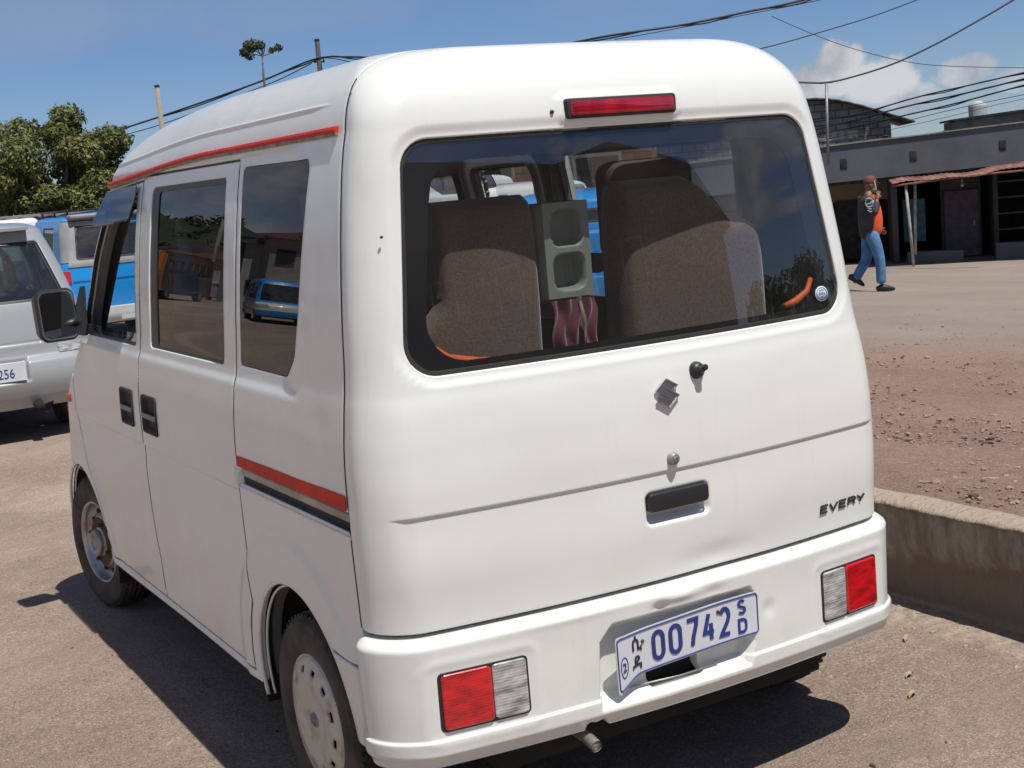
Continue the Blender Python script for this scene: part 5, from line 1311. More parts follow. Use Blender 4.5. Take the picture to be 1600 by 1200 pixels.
def cable(pts, r, label, twist=False):
    P = [at(*p) for p in pts]; c = catm(P, 10)
    mb = MB()
    mb.tube(c, r, 6)
    if twist:
        c2 = [p+Vector((0, 0, r*1.3*math.sin(i*.45)-r*.8)) for i, p in enumerate(c)]; mb.tube(c2, r*.7, 6)
    o = mb.build('cable', M['cable'], None); tag(o, label, 'cable'); return o
cable([(60, 246, 70), (170, 208, 66), (245, 184, 63), (400, 130, 61), (490, 93, 60), (545, 89, 58), (600, 91, 56), (760, 96, 50)], .042, 'dark cable rising from the leafy tree to the dark utility pole, upper of two', True)
cable([(190, 212, 66), (250, 195, 63), (330, 166, 62), (430, 127, 61), (487, 99, 60)], .022, 'thin cable strung under the thicker one left of the dark utility pole')
cable([(503, 90, 60), (530, 93, 58), (570, 103, 56), (640, 125, 52)], .020, 'thin cable sagging from the dark utility pole behind the van roof')
cable([(780, 92, 26), (940, 58, 25), (1060, 40, 25), (1160, 20, 25), (1262, -2, 25), (1400, -45, 25)], .022, 'thick cable crossing the sky above the rear stop lamp', True)
cable([(960, 62, 26), (1060, 44, 26), (1160, 24, 26), (1290, -2, 26), (1400, -28, 26)], .009, 'thin cable running just under the thick one above the van')
cable([(1100, 96, 26), (1205, 72, 26), (1300, 45, 26), (1365, 25, 26), (1432, 0, 26), (1520, -35, 26)], .012, 'cable rising to the top edge from behind the right roof corner')
cable([(1205, 25, 30), (1262, 50, 30), (1330, 75, 30), (1420, 97, 30), (1500, 104, 30), (1620, 106, 30)], .008, 'faint thin cable sagging across the clouds')
cable([(1235, 128, 25), (1290, 129, 25), (1340, 118, 25), (1400, 98, 25), (1460, 70, 25), (1520, 37, 25), (1580, 2, 25), (1640, -36, 25)], .018, 'thick cable curving steeply up right from the roof pipe')
for pts, r, lab, tw in (([(1262, 192, 34), (1340, 178, 33), (1440, 150, 32), (1520, 132, 31), (1640, 104, 30)], .022, 'topmost cable of the bundle in front of the block wall', True),
                        ([(1262, 206, 34), (1340, 186, 33), (1430, 163, 32), (1520, 143, 31), (1640, 113, 30)], .024, 'second cable from the top of the bundle by the block wall', True),
                        ([(1262, 214, 34), (1360, 192, 33), (1450, 172, 32), (1530, 152, 31), (1640, 122, 30)], .022, 'dark taut cable in the middle of the bundle by the block wall', True),
                        ([(1270, 222, 34), (1360, 203, 33), (1460, 178, 32), (1540, 160, 31), (1640, 140, 30)], .009, 'thin second-lowest cable passing the water tank'),
                        ([(1380, 205, 34), (1440, 192, 33), (1500, 178, 32), (1560, 163, 31), (1640, 146, 30)], .006, 'lowest thin cable just above the shed roof')) if False else (
                        ([(1262, 192, 34), (1340, 178, 33), (1440, 150, 32), (1520, 132, 31), (1640, 104, 30)], .018, 'topmost cable of the bundle in front of the block wall', True),
                        ([(1262, 206, 34), (1340, 186, 33), (1430, 163, 32), (1520, 143, 31), (1640, 113, 30)], .020, 'second cable from the top of the bundle by the block wall', True),
                        ([(1262, 214, 34), (1360, 192, 33), (1450, 172, 32), (1530, 152, 31), (1640, 122, 30)], .018, 'dark taut cable in the middle of the bundle by the block wall', True),
                        ([(1270, 222, 34), (1360, 203, 33), (1460, 178, 32), (1540, 160, 31), (1640, 140, 30)], .008, 'thin second-lowest cable passing in front of the water tank', False),
                        ([(1380, 205, 34), (1440, 192, 33), (1500, 178, 32), (1560, 163, 31), (1640, 146, 30)], .006, 'lowest thin cable just above the shed roof', False)):
    cable(pts, r, lab, tw)
# ------------------------------------------------------------------ shops across the road
def wall_mat(name, c1, c2, **k): return mat(name, c1, .9, color2=c2, **k)
M['plaster'] = wall_mat('grey_blue_plaster', (.075, .090, .105), (.112, .128, .146), vscale=.9, bump=.3, bscale=20, detail=9, stretch=(1, 1, 1))
M['plaster_ochre'] = wall_mat('ochre_plaster', (.16, .13, .09), (.22, .18, .13), vscale=1.2)
M['plaster_mauve'] = wall_mat('mauve_plaster', (.055, .05, .06), (.085, .075, .088), vscale=1.2)
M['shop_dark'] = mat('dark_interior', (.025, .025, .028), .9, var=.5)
M['teal'] = mat('teal_board', (.03, .12, .17), .6, var=.3)
M['rust_sheet'] = mat('rusty_sheet', (.14, .045, .038), .75, .1, color2=(.30, .155, .13), vscale=5, stretch=(1, .2, 1), bump=.2)
M['grey_metal'] = mat('grey_metal', (.22, .23, .24), .5, .5, var=.2)
M['post'] = mat('pale_post', (.33, .32, .31), .7, var=.3, vscale=6)
SB = Vector((22.84, 24.30)); SE = Vector((.76, -.65)).normalized(); RZ = math.atan2(SE.y, SE.x)
def base_z(s): return -1.38-.031*s
def shops():
    b = empty('shop_building', (SB.x, SB.y, 0), RZ, 'long low grey-blue shop building with dark open fronts across the road', 'building')
    def slab(name, m, s0, s1, z0, z1, y0, y1, dz0=0, dz1=0, parent=b, n=24, wob=0.):
        """box along the facade whose top and bottom may slope: z = z+dz*s"""
        V = []; F = []
        for i in range(n+1):
            s = s0+(s1-s0)*i/n; w = wob*math.sin(s*2.1)+wob*.6*math.sin(s*5.3+1)
            V += [(s, y0, z0+dz0*s), (s, y0, z1+dz1*s+w), (s, y1, z1+dz1*s+w), (s, y1, z0+dz0*s)]
        for i in range(n): F += [(4*i+k, 4*i+(k+1) % 4, 4*i+4+(k+1) % 4, 4*i+4+k) for k in range(4)]
        F += [(0, 1, 2, 3), (4*n+3, 4*n+2, 4*n+1, 4*n)]
        mb = MB(); mb.add(V, F); return mb.build(name, m, parent)
    fas = slab('parapet', M['plaster'], -12, 14, .74, 1.66, -.15, .12, .025, .036)
    slab('coping', mat('worn_coping', (.17, .16, .15), .9, color2=(.30, .28, .26), vscale=3), -12, 14, 1.663, 1.70, -.19, .16, .036, .036, fas, wob=.012)
    slab('roof_slab', M['plaster'], -12, 14, 1.45, 1.56, .13, 7.0, .036, .036)
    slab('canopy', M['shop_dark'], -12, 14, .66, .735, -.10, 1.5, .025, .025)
    slab('rear_wall', M['plaster_mauve'], -12, 14, -1.7, 1.45, 6.8, 7.0, 0, .036)
    # square openings in the parapet
    for s, z in ((-1.6, 1.17), (.28, 1.20), (1.98, 1.25), (4.12, 1.33), (6.2, 1.4)):
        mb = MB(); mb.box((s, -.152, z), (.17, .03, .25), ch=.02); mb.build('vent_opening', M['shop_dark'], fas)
    # front wall pieces set back under the canopy
    slab('wall_panel', M['plaster_ochre'], -3.5, 1.45, .18, .655, 1.3, 1.42, .0, .025)
    slab('wall_panel', M['plaster_mauve'], -12, -.9, -1.6, .2, 1.3, 1.42)
    slab('shop_front', M['plaster_mauve'], 2.75, 3.75, -1.6, .60, 1.3, 1.45, .0, .02)
    slab('shop_front', M['plaster_mauve'], 6.3, 9, -1.6, .66, 1.3, 1.45)
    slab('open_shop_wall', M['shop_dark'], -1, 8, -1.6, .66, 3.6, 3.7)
    slab('partition', M['plaster_mauve'], 1.42, 1.56, -1.6, .66, .0, 3.6); slab('partition', M['plaster_mauve'], 4.0, 4.12, -1.6, .72, .9, 3.6); slab('partition', M['plaster_mauve'], 8, 8.1, -1.6, .72, .9, 3.6)
    # doors, shelves and goods dimly seen
    mb = MB(); mb.box((.55, 1.28, -.55), (.95, .06, 1.55)); mb.build('door', M['shop_dark'], b)
    mb = MB(); mb.box((2.05, 1.05, -.42), (.55, .05, 1.1)); mb.build('door_board', M['teal'], b)
    mb = MB(); mb.box((3.25, 1.2, -.6), (.85, .05, 1.7)); d = mb.build('door', mat('violet_door', (.07, .06, .085), .7, var=.3), b)
    mb = MB(); mb.box((3.55, 1.165, -.6), (.04, .02, .12)); mb.build('handle', M['grey_metal'], d)
    for k in range(4):
        mb = MB(); mb.box((5.0, 2.4, -.9+.42*k), (1.6, .35, .04)); sh = mb.build('shelf', M['plaster_ochre'], b)
    # low counters in front
    slab('counter', M['plaster'], 1.72, 3.05, -1.75, -1.07, -.55, -.25, -.031, -.031, n=6); slab('counter', M['plaster'], 3.83, 6.6, -1.75, -.93, -.55, -.25, -.031, -.031, n=6)
    # goods on shelves are things of their own
    rs = random.Random(5)
    # rust-red corrugated awning on leaning posts
    aw = empty('awning', (SB.x, SB.y, 0), RZ, 'sagging rust-red corrugated metal awning in front of the open shops', 'awning')
    V = []; F = []; n = 240; x0, x1 = 1.35, 10.0
    for i in range(n+1):
        s = x0+(x1-x0)*i/n; t = (s-x0)
        zz = .60+.055*t+.035*math.sin(t*2.3+.6)+.018*math.sin(t*5.7); w = .007*math.sin(s*46)
        V += [(s, -1.55+.04*math.sin(t*3), zz+w), (s, -.10, zz+.07+w), (s, -.10, zz+.082+w), (s, -1.55+.04*math.sin(t*3), zz+.012+w)]
    for i in range(n): F += [(4*i+k, 4*i+(k+1) % 4, 4*i+4+(k+1) % 4, 4*i+4+k) for k in range(4)]
    F += [(0, 1, 2, 3), (4*n+3, 4*n+2, 4*n+1, 4*n)]
    mb = MB(); mb.add(V, F, True); mb.build('metal_sheet', M['rust_sheet'], aw)
    mb = MB(); mb.tube(catm([(1.35, -1.50, .575), (3.2, -1.50, .68), (4.4, -1.5, .70), (6, -1.5, .82), (10, -1.5, 1.05)], 6), .030, 6); mb.build('edge_beam', M['rust_sheet'], aw)
    for a, c in (((1.66, -1.45, .60), (1.78, -1.45, -1.6)), ((1.92, -1.0, .64), (1.86, -1.0, -1.15)), ((4.55, -1.45, .72), (4.98, -1.45, -1.0)), ((4.95, -1.45, .76), (5.12, -1.45, -1.75)), ((8.2, -1.45, .95), (8.2, -1.45, -1.8))):
        mb = MB(); c = (c[0], c[1], c[2]); mb.tube([a, c], .036, 8); mb.build('post', M['post'], aw)
    # bits under the awning
    mb = MB(); mb.tube([(3.0, -1.2, .62), (3.0, -1.2, .50)], .01, 6); mb.lathe([(0, 0), (.03, -.02), (.036, -.05), (.02, -.08), (0, -.085)], 10, (0, 0, 1), Vector((3.0, -1.2, .50)))
    o = mb.build('hanging_bulb', M['post'], None); o.matrix_world = Matrix.Translation((SB.x, SB.y, 0)) @ Matrix.Rotation(RZ, 4, 'Z'); tag(o, 'small unlit bulb hanging under the rust-red awning', 'light bulb')
    # thin pipe carrying the thick cable
    p = at(1291, 128, 33); q = at(1293, 232, 33); mb = MB(); mb.tube([q-Vector((0, 0, .4)), p], .034, 8); mb.tube([p+Vector((-.12, .1, -.02)), p+Vector((.12, -.1, -.02))], .02, 6)
    tag(mb.build('roof_pipe', M['grey_metal'], None), 'thin rusty pipe standing on the shop roof holding a cable', 'pipe')
shops()
def block_wall_mat():
    m = bpy.data.materials.new('concrete_blocks'); m.use_nodes = True; nt = m.node_tree; N = nt.nodes; L = nt.links; b = N['Principled BSDF']; b.inputs['Roughness'].default_value = .95
    tc = N.new('ShaderNodeTexCoord'); mp = N.new('ShaderNodeMapping'); mp.inputs['Rotation'].default_value = (PI/2, 0, 0); L.new(tc.outputs['Object'], mp.inputs[0])
    br = N.new('ShaderNodeTexBrick'); br.inputs['Color1'].default_value = (.15, .14, .125, 1); br.inputs['Color2'].default_value = (.23, .215, .19, 1); br.inputs['Mortar'].default_value = (.07, .065, .06, 1)
    br.inputs['Scale'].default_value = 1; br.inputs['Brick Width'].default_value = .40; br.inputs['Row Height'].default_value = .21; br.inputs['Mortar Size'].default_value = .018; L.new(mp.outputs[0], br.inputs[0])
    n = N.new('ShaderNodeTexNoise'); n.inputs['Scale'].default_value = 2.2; n.inputs['Detail'].default_value = 8; L.new(tc.outputs['Object'], n.inputs['Vector'])
    mr = N.new('ShaderNodeMapRange'); mr.inputs['From Min'].default_value = .3; mr.inputs['From Max'].default_value = .7; mr.inputs['To Min'].default_value = .55; mr.inputs['To Max'].default_value = 1.3; L.new(n.outputs['Fac'], mr.inputs['Value'])
    mx = N.new('ShaderNodeMix'); mx.data_type = 'RGBA'; mx.blend_type = 'MULTIPLY'; mx.inputs['Factor'].default_value = 1; L.new(br.outputs['Color'], mx.inputs[6]); L.new(mr.outputs[0], mx.inputs[7]); L.new(mx.outputs[2], b.inputs['Base Color'])
    bp = N.new('ShaderNodeBump'); bp.inputs['Strength'].default_value = .8; bp.inputs['Distance'].default_value = .02; L.new(br.outputs['Fac'], bp.inputs['Height']); bp.invert = True; L.new(bp.outputs[0], b.inputs['Normal'])
    return m
M['blocks'] = block_wall_mat()
def back_houses():
    # bare block house with a bowed sheet roof, standing behind the shops
    o = SB+Vector((.65, .76))*6.5; h = empty('block_house', (o.x, o.y, 0), RZ, 'unplastered grey block house with bowed sheet roof rising behind the shops', 'house')
    # profile in (s, z): derived on site from its ridge and eave
    prof = [(-7.0, 2.2), (-3.4, 2.75), (-1.7, 3.02), (-.6, 3.08), (.3, 3.0), (1.2, 2.72), (2.1, 2.30)]
    top = catm([(a, 0, z) for a, z in prof], 5)
    mb = MB(); mb.prism([(p.x, p.z) for p in top if p.x <= 2.05]+[(2.05, -2.2), (-7.0, -2.2)], 0, 5.0, 'y'); mb.build('wall', M['blocks'], h)
    V = []; F = []; R2 = catm([(a*1.0+(.55 if a > 2 else 0), 0, z-(.16 if a > 2 else 0)) for a, z in prof], 8); n = len(R2)-1
    for i, p in enumerate(R2):
        w = .008*math.sin(i*2.1); V += [(p.x, -.30, p.z+.02+w), (p.x, -.30, p.z+.075+w), (p.x, 5.3, p.z+.075+w), (p.x, 5.3, p.z+.02+w)]
    for i in range(n): F += [(4*i+k, 4*i+(k+1) % 4, 4*i+4+(k+1) % 4, 4*i+4+k) for k in range(4)]
    F += [(0, 1, 2, 3), (4*n+3, 4*n+2, 4*n+1, 4*n)]
    mb = MB(); mb.add(V, F, True); mb.build('roof', mat('weathered_sheet', (.07, .06, .055), .8, color2=(.15, .12, .10), vscale=2), h)
    # pale strip of old plaster low on the wall
    mb = MB(); mb.box((.15, -.012, 1.98), (1.75, .02, .26)); mb.build('plaster_strip', mat('old_plaster', (.35, .32, .26), .95, color2=(.16, .15, .13), vscale=4, hi=(.42, .6)), h)
    # timber end left on the shop roof
    mb = MB(); mb.box((1.1, -2.6, 1.95), (.06, .5, .35), rot=Matrix.Rotation(.3, 3, 'Y')); mb.build('roof_timber', M['bark'], h)
    # low shed to the right
    o2 = SB+Vector((.65, .76))*3.2; s = empty('roof_shed', (o2.x, o2.y, 0), RZ, 'low unpainted shed with flat slab roof on top of the shops at right', 'shed')
    mb = MB(); mb.prism([(3.45, 1.6), (13, 1.6), (13, 2.55), (3.45, 2.05)], 0, 3, 'y'); mb.build('wall', mat('mossy_wall', (.10, .09, .075), .95, color2=(.20, .19, .15), vscale=2), s)
    mb = MB(); mb.prism([(3.35, 2.055), (13, 2.555), (13, 2.62), (3.35, 2.11)], -.15, 3.2, 'y'); mb.build('roof', M['shop_dark'], s)
    # round water tank on a frame
    o3 = at(1526, 187, 39); t = empty('water_tank', (o3.x, o3.y, o3.z-.3), 0, 'small pale round water tank on a stand above the shop roofs', 'water tank')
    mb = MB(); mb.lathe([(0, .80), (.10, .80), (.14, .76), (.25, .70), (.26, .64), (.25, .40), (.26, .36), (.25, .32), (.25, .24)], 24, (0, 0, 1), Vector((.06, 0, .02))); mb.build('tank', mat('tank_plastic', (.36, .38, .38), .6, var=.15), t)
    mb = MB(); mb.box((-.10, 0, .12), (.42, .42, .5)); mb.box((.0, 0, -1.75), (2.2, 1.6, 3.1)); mb.tube([(.22, 0, -.2), (.24, 0, .34)], .035, 8); mb.tube([(.24, 0, .34), (.40, 0, .30), (.34, 0, .05)], .03, 6); mb.build('stand', mat('stand_grey', (.20, .21, .23), .8, var=.2), t)
    # rubble line of far roofs between the two
    o4 = at(1455, 222, 44); mb = MB(); mb.box((0, 0, -1.95), (5, 2, 4.05)); w = mb.build('flat_roof_house', M['plaster_mauve'], None); w.location = (o4.x, o4.y, o4.z); w.rotation_euler = (0, 0, RZ); tag(w, 'flat grey roof seen just above the shop parapet, right of the block house', 'house')
    for px, py, nm, lab in ((1476, 205, 'roof_vent', 'short dark stub of pipe on the shop roof left of the shed'), (1383, 212, 'roof_vent', 'broken post stub leaning on the shop roof below the block house eave')):
        p = at(px, py, 35.5); mb = MB(); mb.tube([(0, 0, -.35), (.02, 0, 0)], .06, 8); mb.lathe([(0, .03), (.085, .0), (.085, -.03), (0, -.03)], 10, (0, 0, 1)); q = mb.build(nm, M['shop_dark'], None); q.location = p; tag(q, lab, 'pipe stub')
back_houses()

# ------------------------------------------------------------------ other vehicles
def wheel_simple(parent, x, y, s, R, hw, rimm, n=32):
    w = empty('wheel', (x, y, R)); w.parent = parent; ax = Vector((s, 0, 0)); mb = MB()
    mb.lathe([(R*.60, hw-.02), (R*.68, hw), (R*.88, hw), (R*.95, hw-.01), (R, hw-.03), (R, -hw+.03), (R*.9, -hw), (R*.6, -hw+.02)], n, ax); mb.build('tyre', M['tyre'], w)
    mb = MB(); mb.lathe([(R*.61, hw-.025), (R*.62, hw-.01), (R*.57, hw-.012), (R*.50, hw-.03), (R*.25, hw-.02), (R*.18, hw-.005), (0, hw-.005)], n, ax); mb.build('rim', rimm, w)
def vehicle(c):
    """a car from its side and end profiles; windows are cut through, glazed and trimmed"""
    root = empty(c['name'], c['loc'], c.get('rz', 0), c['label'], c['cat'], c.get('group'))
    sh = Shell(c['keys'], c['zs'], c['roof'], crown_r=c.get('cr', .06), crown_f=c.get('cf', .12), cw=c['w']*.9)
    q = c.get('q', 1.0); U = u_cols([max(4, int(k*q)) for k in (24, 10, 90, 10, 24)]); V = np.unique(np.round(np.concatenate([np.arange(c['z0'], c['zs'], .022/q), np.array([k[0] for k in c['keys']]), np.linspace(c['zs'], c['zs']+1, 12), np.linspace(c['zs']+1, c['zs']+2, 6)]), 5))
    zs = c['zs']; lim = zs+.25
    def reg(kind, poly, r=.02, s=None, e=0.0):
        def f(p, u, v):
            x, y, z = A(p); a = np.abs(u)
            if kind == 'rear': d = sd_poly(x, z, poly, r); ok = a < c.get('rlim', 1.6)
            elif kind == 'front': d = sd_poly(x, z, poly, r); ok = a > 3.3
            else: d = sd_poly(y, z, poly, r); ok = (a > 1.4) & (a < 3.9) & ((np.sign(u) == s) if s else True)
            return np.where(ok & (v < lim), d-e, 9.0)
        return f
    wins = [reg(*w) for w in c['windows']]
    def arch(p, u, v):
        x, y, z = A(p); d = np.minimum.reduce([np.hypot(y-wy, z-c['R'])-c['R']*1.22 for wy in c['wy']]); return np.where((np.abs(u) > 1.3) & (np.abs(u) < 3.8), d, 9.0)
    def body(p, u, v): return mx(c['z0']+.01-p[..., 2], -arch(p, u, v), *[-w(p, u, v) for w in wins])
    seams = c.get('seams', [])
    def D(p, u, v):
        x, y, z = A(p); a = np.abs(u); d = 0*z
        for (kind, a0, b0, a1, b1) in seams:
            if kind == 'side': aa, ok = y, (a > 1.5) & (a < 3.8)
            else: aa, ok = x, a < 1.7
            t = np.clip(((aa-a0)*(a1-a0)+(z-b0)*(b1-b0))/((a1-a0)**2+(b1-b0)**2), 0, 1); r = np.hypot(aa-a0-t*(a1-a0), z-b0-t*(b1-b0)); d = d-np.where(ok, .008*np.exp(-(r/.009)**2), 0)
        if 'D' in c: d = d+c['D'](p, u, v)
        return d
    bd = panel('body', sh, U, V, body, c['paint'], root, D=D, thick=.03, bevel=.006)
    for w, f in zip(c['windows'], wins):
        panel('window', sh, U, V, lambda p, u, v, f=f: f(p, u, v)+.002, c['glass'], bd, thick=0, bevel=0, off=-.008)
        panel('window_trim', sh, U, V, lambda p, u, v, f=f: mx(f(p, u, v)-.004, -f(p, u, v)-c.get('trim', .02)), M['black_plastic'], bd, thick=.008, bevel=.002, off=-.004)
    for nm, m, kind, poly, off, th in c.get('panels', []):
        for s in ((-1, 1) if kind in ('both', 'rearboth') else (0,)):
            if kind == 'rearboth':
                f = lambda p, u, v, s=s: np.where((np.abs(u) < 2.35) & (np.sign(u+1e-9) == s) & (v < lim), sd_poly(p[..., 0]*s, p[..., 2], poly, .01)+0*u, 9.)
            elif kind == 'rearwrap':
                f = lambda p, u, v: np.where((np.abs(u) < 2.6), sd_poly(p[..., 0], p[..., 2], poly, .01), 9.)
            elif kind == 'frontboth':
                f = None
            else:
                f = reg('side' if kind == 'both' else kind, poly, .01, s)
            if kind == 'bumper': f = lambda p, u, v: np.where(np.abs(u) < 2.5, mx(poly[0]-p[..., 2], p[..., 2]-poly[1], p[..., 1]-poly[2]), 9.)
            panel(nm, sh, U, V, f, m, bd, thick=th, bevel=.006, off=off)
    for wy in c['wy']:
        for s in (-1, 1): wheel_simple(root, s*(c['w']-.11), wy, s, c['R'], .09, c.get('rim', M['steel']))
    mb = MB(); L_ = c['L']; mb.box((0, L_/2, c['R']*1.15), (c['w']*1.3, L_*.86, .22)); mb.build('underbody', M['dark'], root)
    mb = MB(); mb.box((0, L_*.47, c['zf']), (c['w']*1.75, L_*.62, .05)); mb.build('cabin_floor', M['dark'], root)
    for (x, y, z0, z1, w) in c.get('seats', []):
        mb = MB(); mb.box((x, y, (z0+z1)/2), (w, .14, z1-z0), ch=.05); mb.box((x, y+.02, z1+.10), (.24, .09, .16), ch=.04); mb.build('seat', c.get('seatm', M['inner_grey']), root)
    return root, bd, sh
def lettered_plate(parent, x, y, z, w, h, txt, rz=PI, size=.07):
    """small white plate facing -y"""
    mb = MB(); mb.box((x, y, z), (w, .008, h)); p = mb.build('number_plate', M['plate_white'], parent)
    f = Matrix(((1, 0, 0, x), (0, 0, -1, y-.0055), (0, 1, 0, z), (0, 0, 0, 1)))
    for t, s, dx, dz, sx in txt: text_obj('plate_character', t, s, f @ Matrix.Translation((dx, dz, 0)), M['plate_blue'], p, sx=sx, ext=.0008)
    return p
silver = paint('silver_paint', (.31, .325, .34), dust_amt=.3, rough=.28, coat=.9, wob=.05)
blue = paint('sky_blue_paint', (.006, .26, .68), dust_amt=.18, rough=.35, coat=.6, wob=.06)
white2 = paint('plain_white_paint', (.72, .73, .72), dust_amt=.4, wob=.06)
M['grey_clad'] = mat('grey_cladding', (.24, .24, .245), .55, var=.15)
GL = glass_mat('car_glass', (.26, .36, .34), 1.1, .06, .03)
GL2 = glass_mat('pale_car_glass', (.62, .68, .70), 1.0, .04, .05)
def near_silver():
    W_ = .83; L_ = 4.15
    keys = [(.24, .78, .10, L_-.10, .12, .2), (.34, .81, .03, L_, .14, .25), (.46, .83, .00, L_+.02, .15, .28), (.56, .835, .02, L_, .15, .28), (.62, .835, .06, L_-.03, .15, .28), (.72, .835, .075, L_-.08, .15, .28), (.84, .83, .10, L_-.20, .16, .28), (.90, .825, .115, L_-.45, .16, .28),
            (.97, .815, .14, L_-1.05, .17, .26), (1.02, .80, .165, L_-1.20, .17, .24), (1.20, .755, .27, L_-1.45, .18, .2), (1.38, .70, .38, L_-1.72, .18, .18), (1.46, .67, .43, L_-1.86, .18, .18)]
    c = dict(name='parked_wagon', loc=(-.49, 7.55, 0), rz=math.radians(-3), label='silver wagon parked ahead of the van at the left edge, seen from behind', cat='car', keys=keys, zs=1.46, w=W_, L=L_, R=.31, z0=.24, zf=.62, wy=(.82, 3.3), paint=silver, glass=GL, q=1.3,
             roof=dict(h=.09, ds=.20, dr=.25, df=.7, crown=.02, rr=.1, rf=.2), cr=.10,
             windows=[('rear', [(-.69, 1.02), (.69, 1.02), (.585, 1.375), (-.585, 1.375)], .035), ('side', [(.50, 1.03), (1.0, 1.01), (1.0, 1.38), (.74, 1.36)], .02), ('side', [(1.08, 1.0), (1.95, .99), (1.95, 1.41), (1.08, 1.40)], .02), ('side', [(2.03, .99), (2.80, .98), (2.35, 1.40), (2.03, 1.41)], .02), ('front', [(-.62, 1.04), (.62, 1.04), (.53, 1.38), (-.53, 1.38)], .03)],
             seams=[('side', 1.04, .35, 1.04, 1.42), ('side', 1.99, .30, 1.99, 1.42), ('side', 2.95, .30, 2.85, .98), ('rear', -.62, .96, -.58, .74), ('rear', -.58, .74, -.50, .70), ('rear', -.50, .70, .50, .70), ('rear', .50, .70, .58, .74), ('rear', .58, .74, .62, .96)],
             D=lambda p, u, v: .020*sstep(.60, .56, p[..., 2])*(np.abs(u) < 2.3) if False else np.where(np.abs(u) < 2.4, .022*(1-sstep(.555, .60, p[..., 2])), 0)-np.where(np.abs(u) < 1, .02*(1-sstep(-.01, .006, sd_box(p[..., 0], p[..., 2], -.10, .38, .44, .60, .02))), 0),
             panels=[('reflector', M['clear_lens'], 'rearboth', [(.62, .615), (.80, .615), (.80, .66), (.62, .66)], .010, .01)],
             seats=[(-.36, 2.2, .6, 1.15, .5), (.36, 2.2, .6, 1.15, .5), (0, 1.15, .6, 1.02, 1.2)], seatm=M['inner_dark'], rim=M['steel'])
    r, bd, sh = vehicle(c)
    lettered_plate(bd, .14, -.002, .518, .44, .13, (('3', .075, -.10, -.012, 1), ('A4', .040, .02, .040, 1.0), ('256', .095, .085, -.012, .8)))
    mb = MB(); mb.tube([(.42, .10, .26), (.42, -.02, .25)], .035, 12); mb.tube([(.46, .35, .27), (.46, .10, .27)], .07, 12); mb.box((.2, .4, .30), (1.2, .5, .12)); mb.build('exhaust_pipe', M['dark'], r)
    mb = MB(); mb.box((0, .46, 1.50), (1.1, .16, .02)); mb.build('rear_spoiler', silver, r)
    mb = MB(); mb.tube([(-.08, .16, 1.02), (.0, .24, 1.14), (.22, .33, 1.26)], .007, 6); mb.build('rear_wiper', M['black_plastic'], bd)
near_silver()
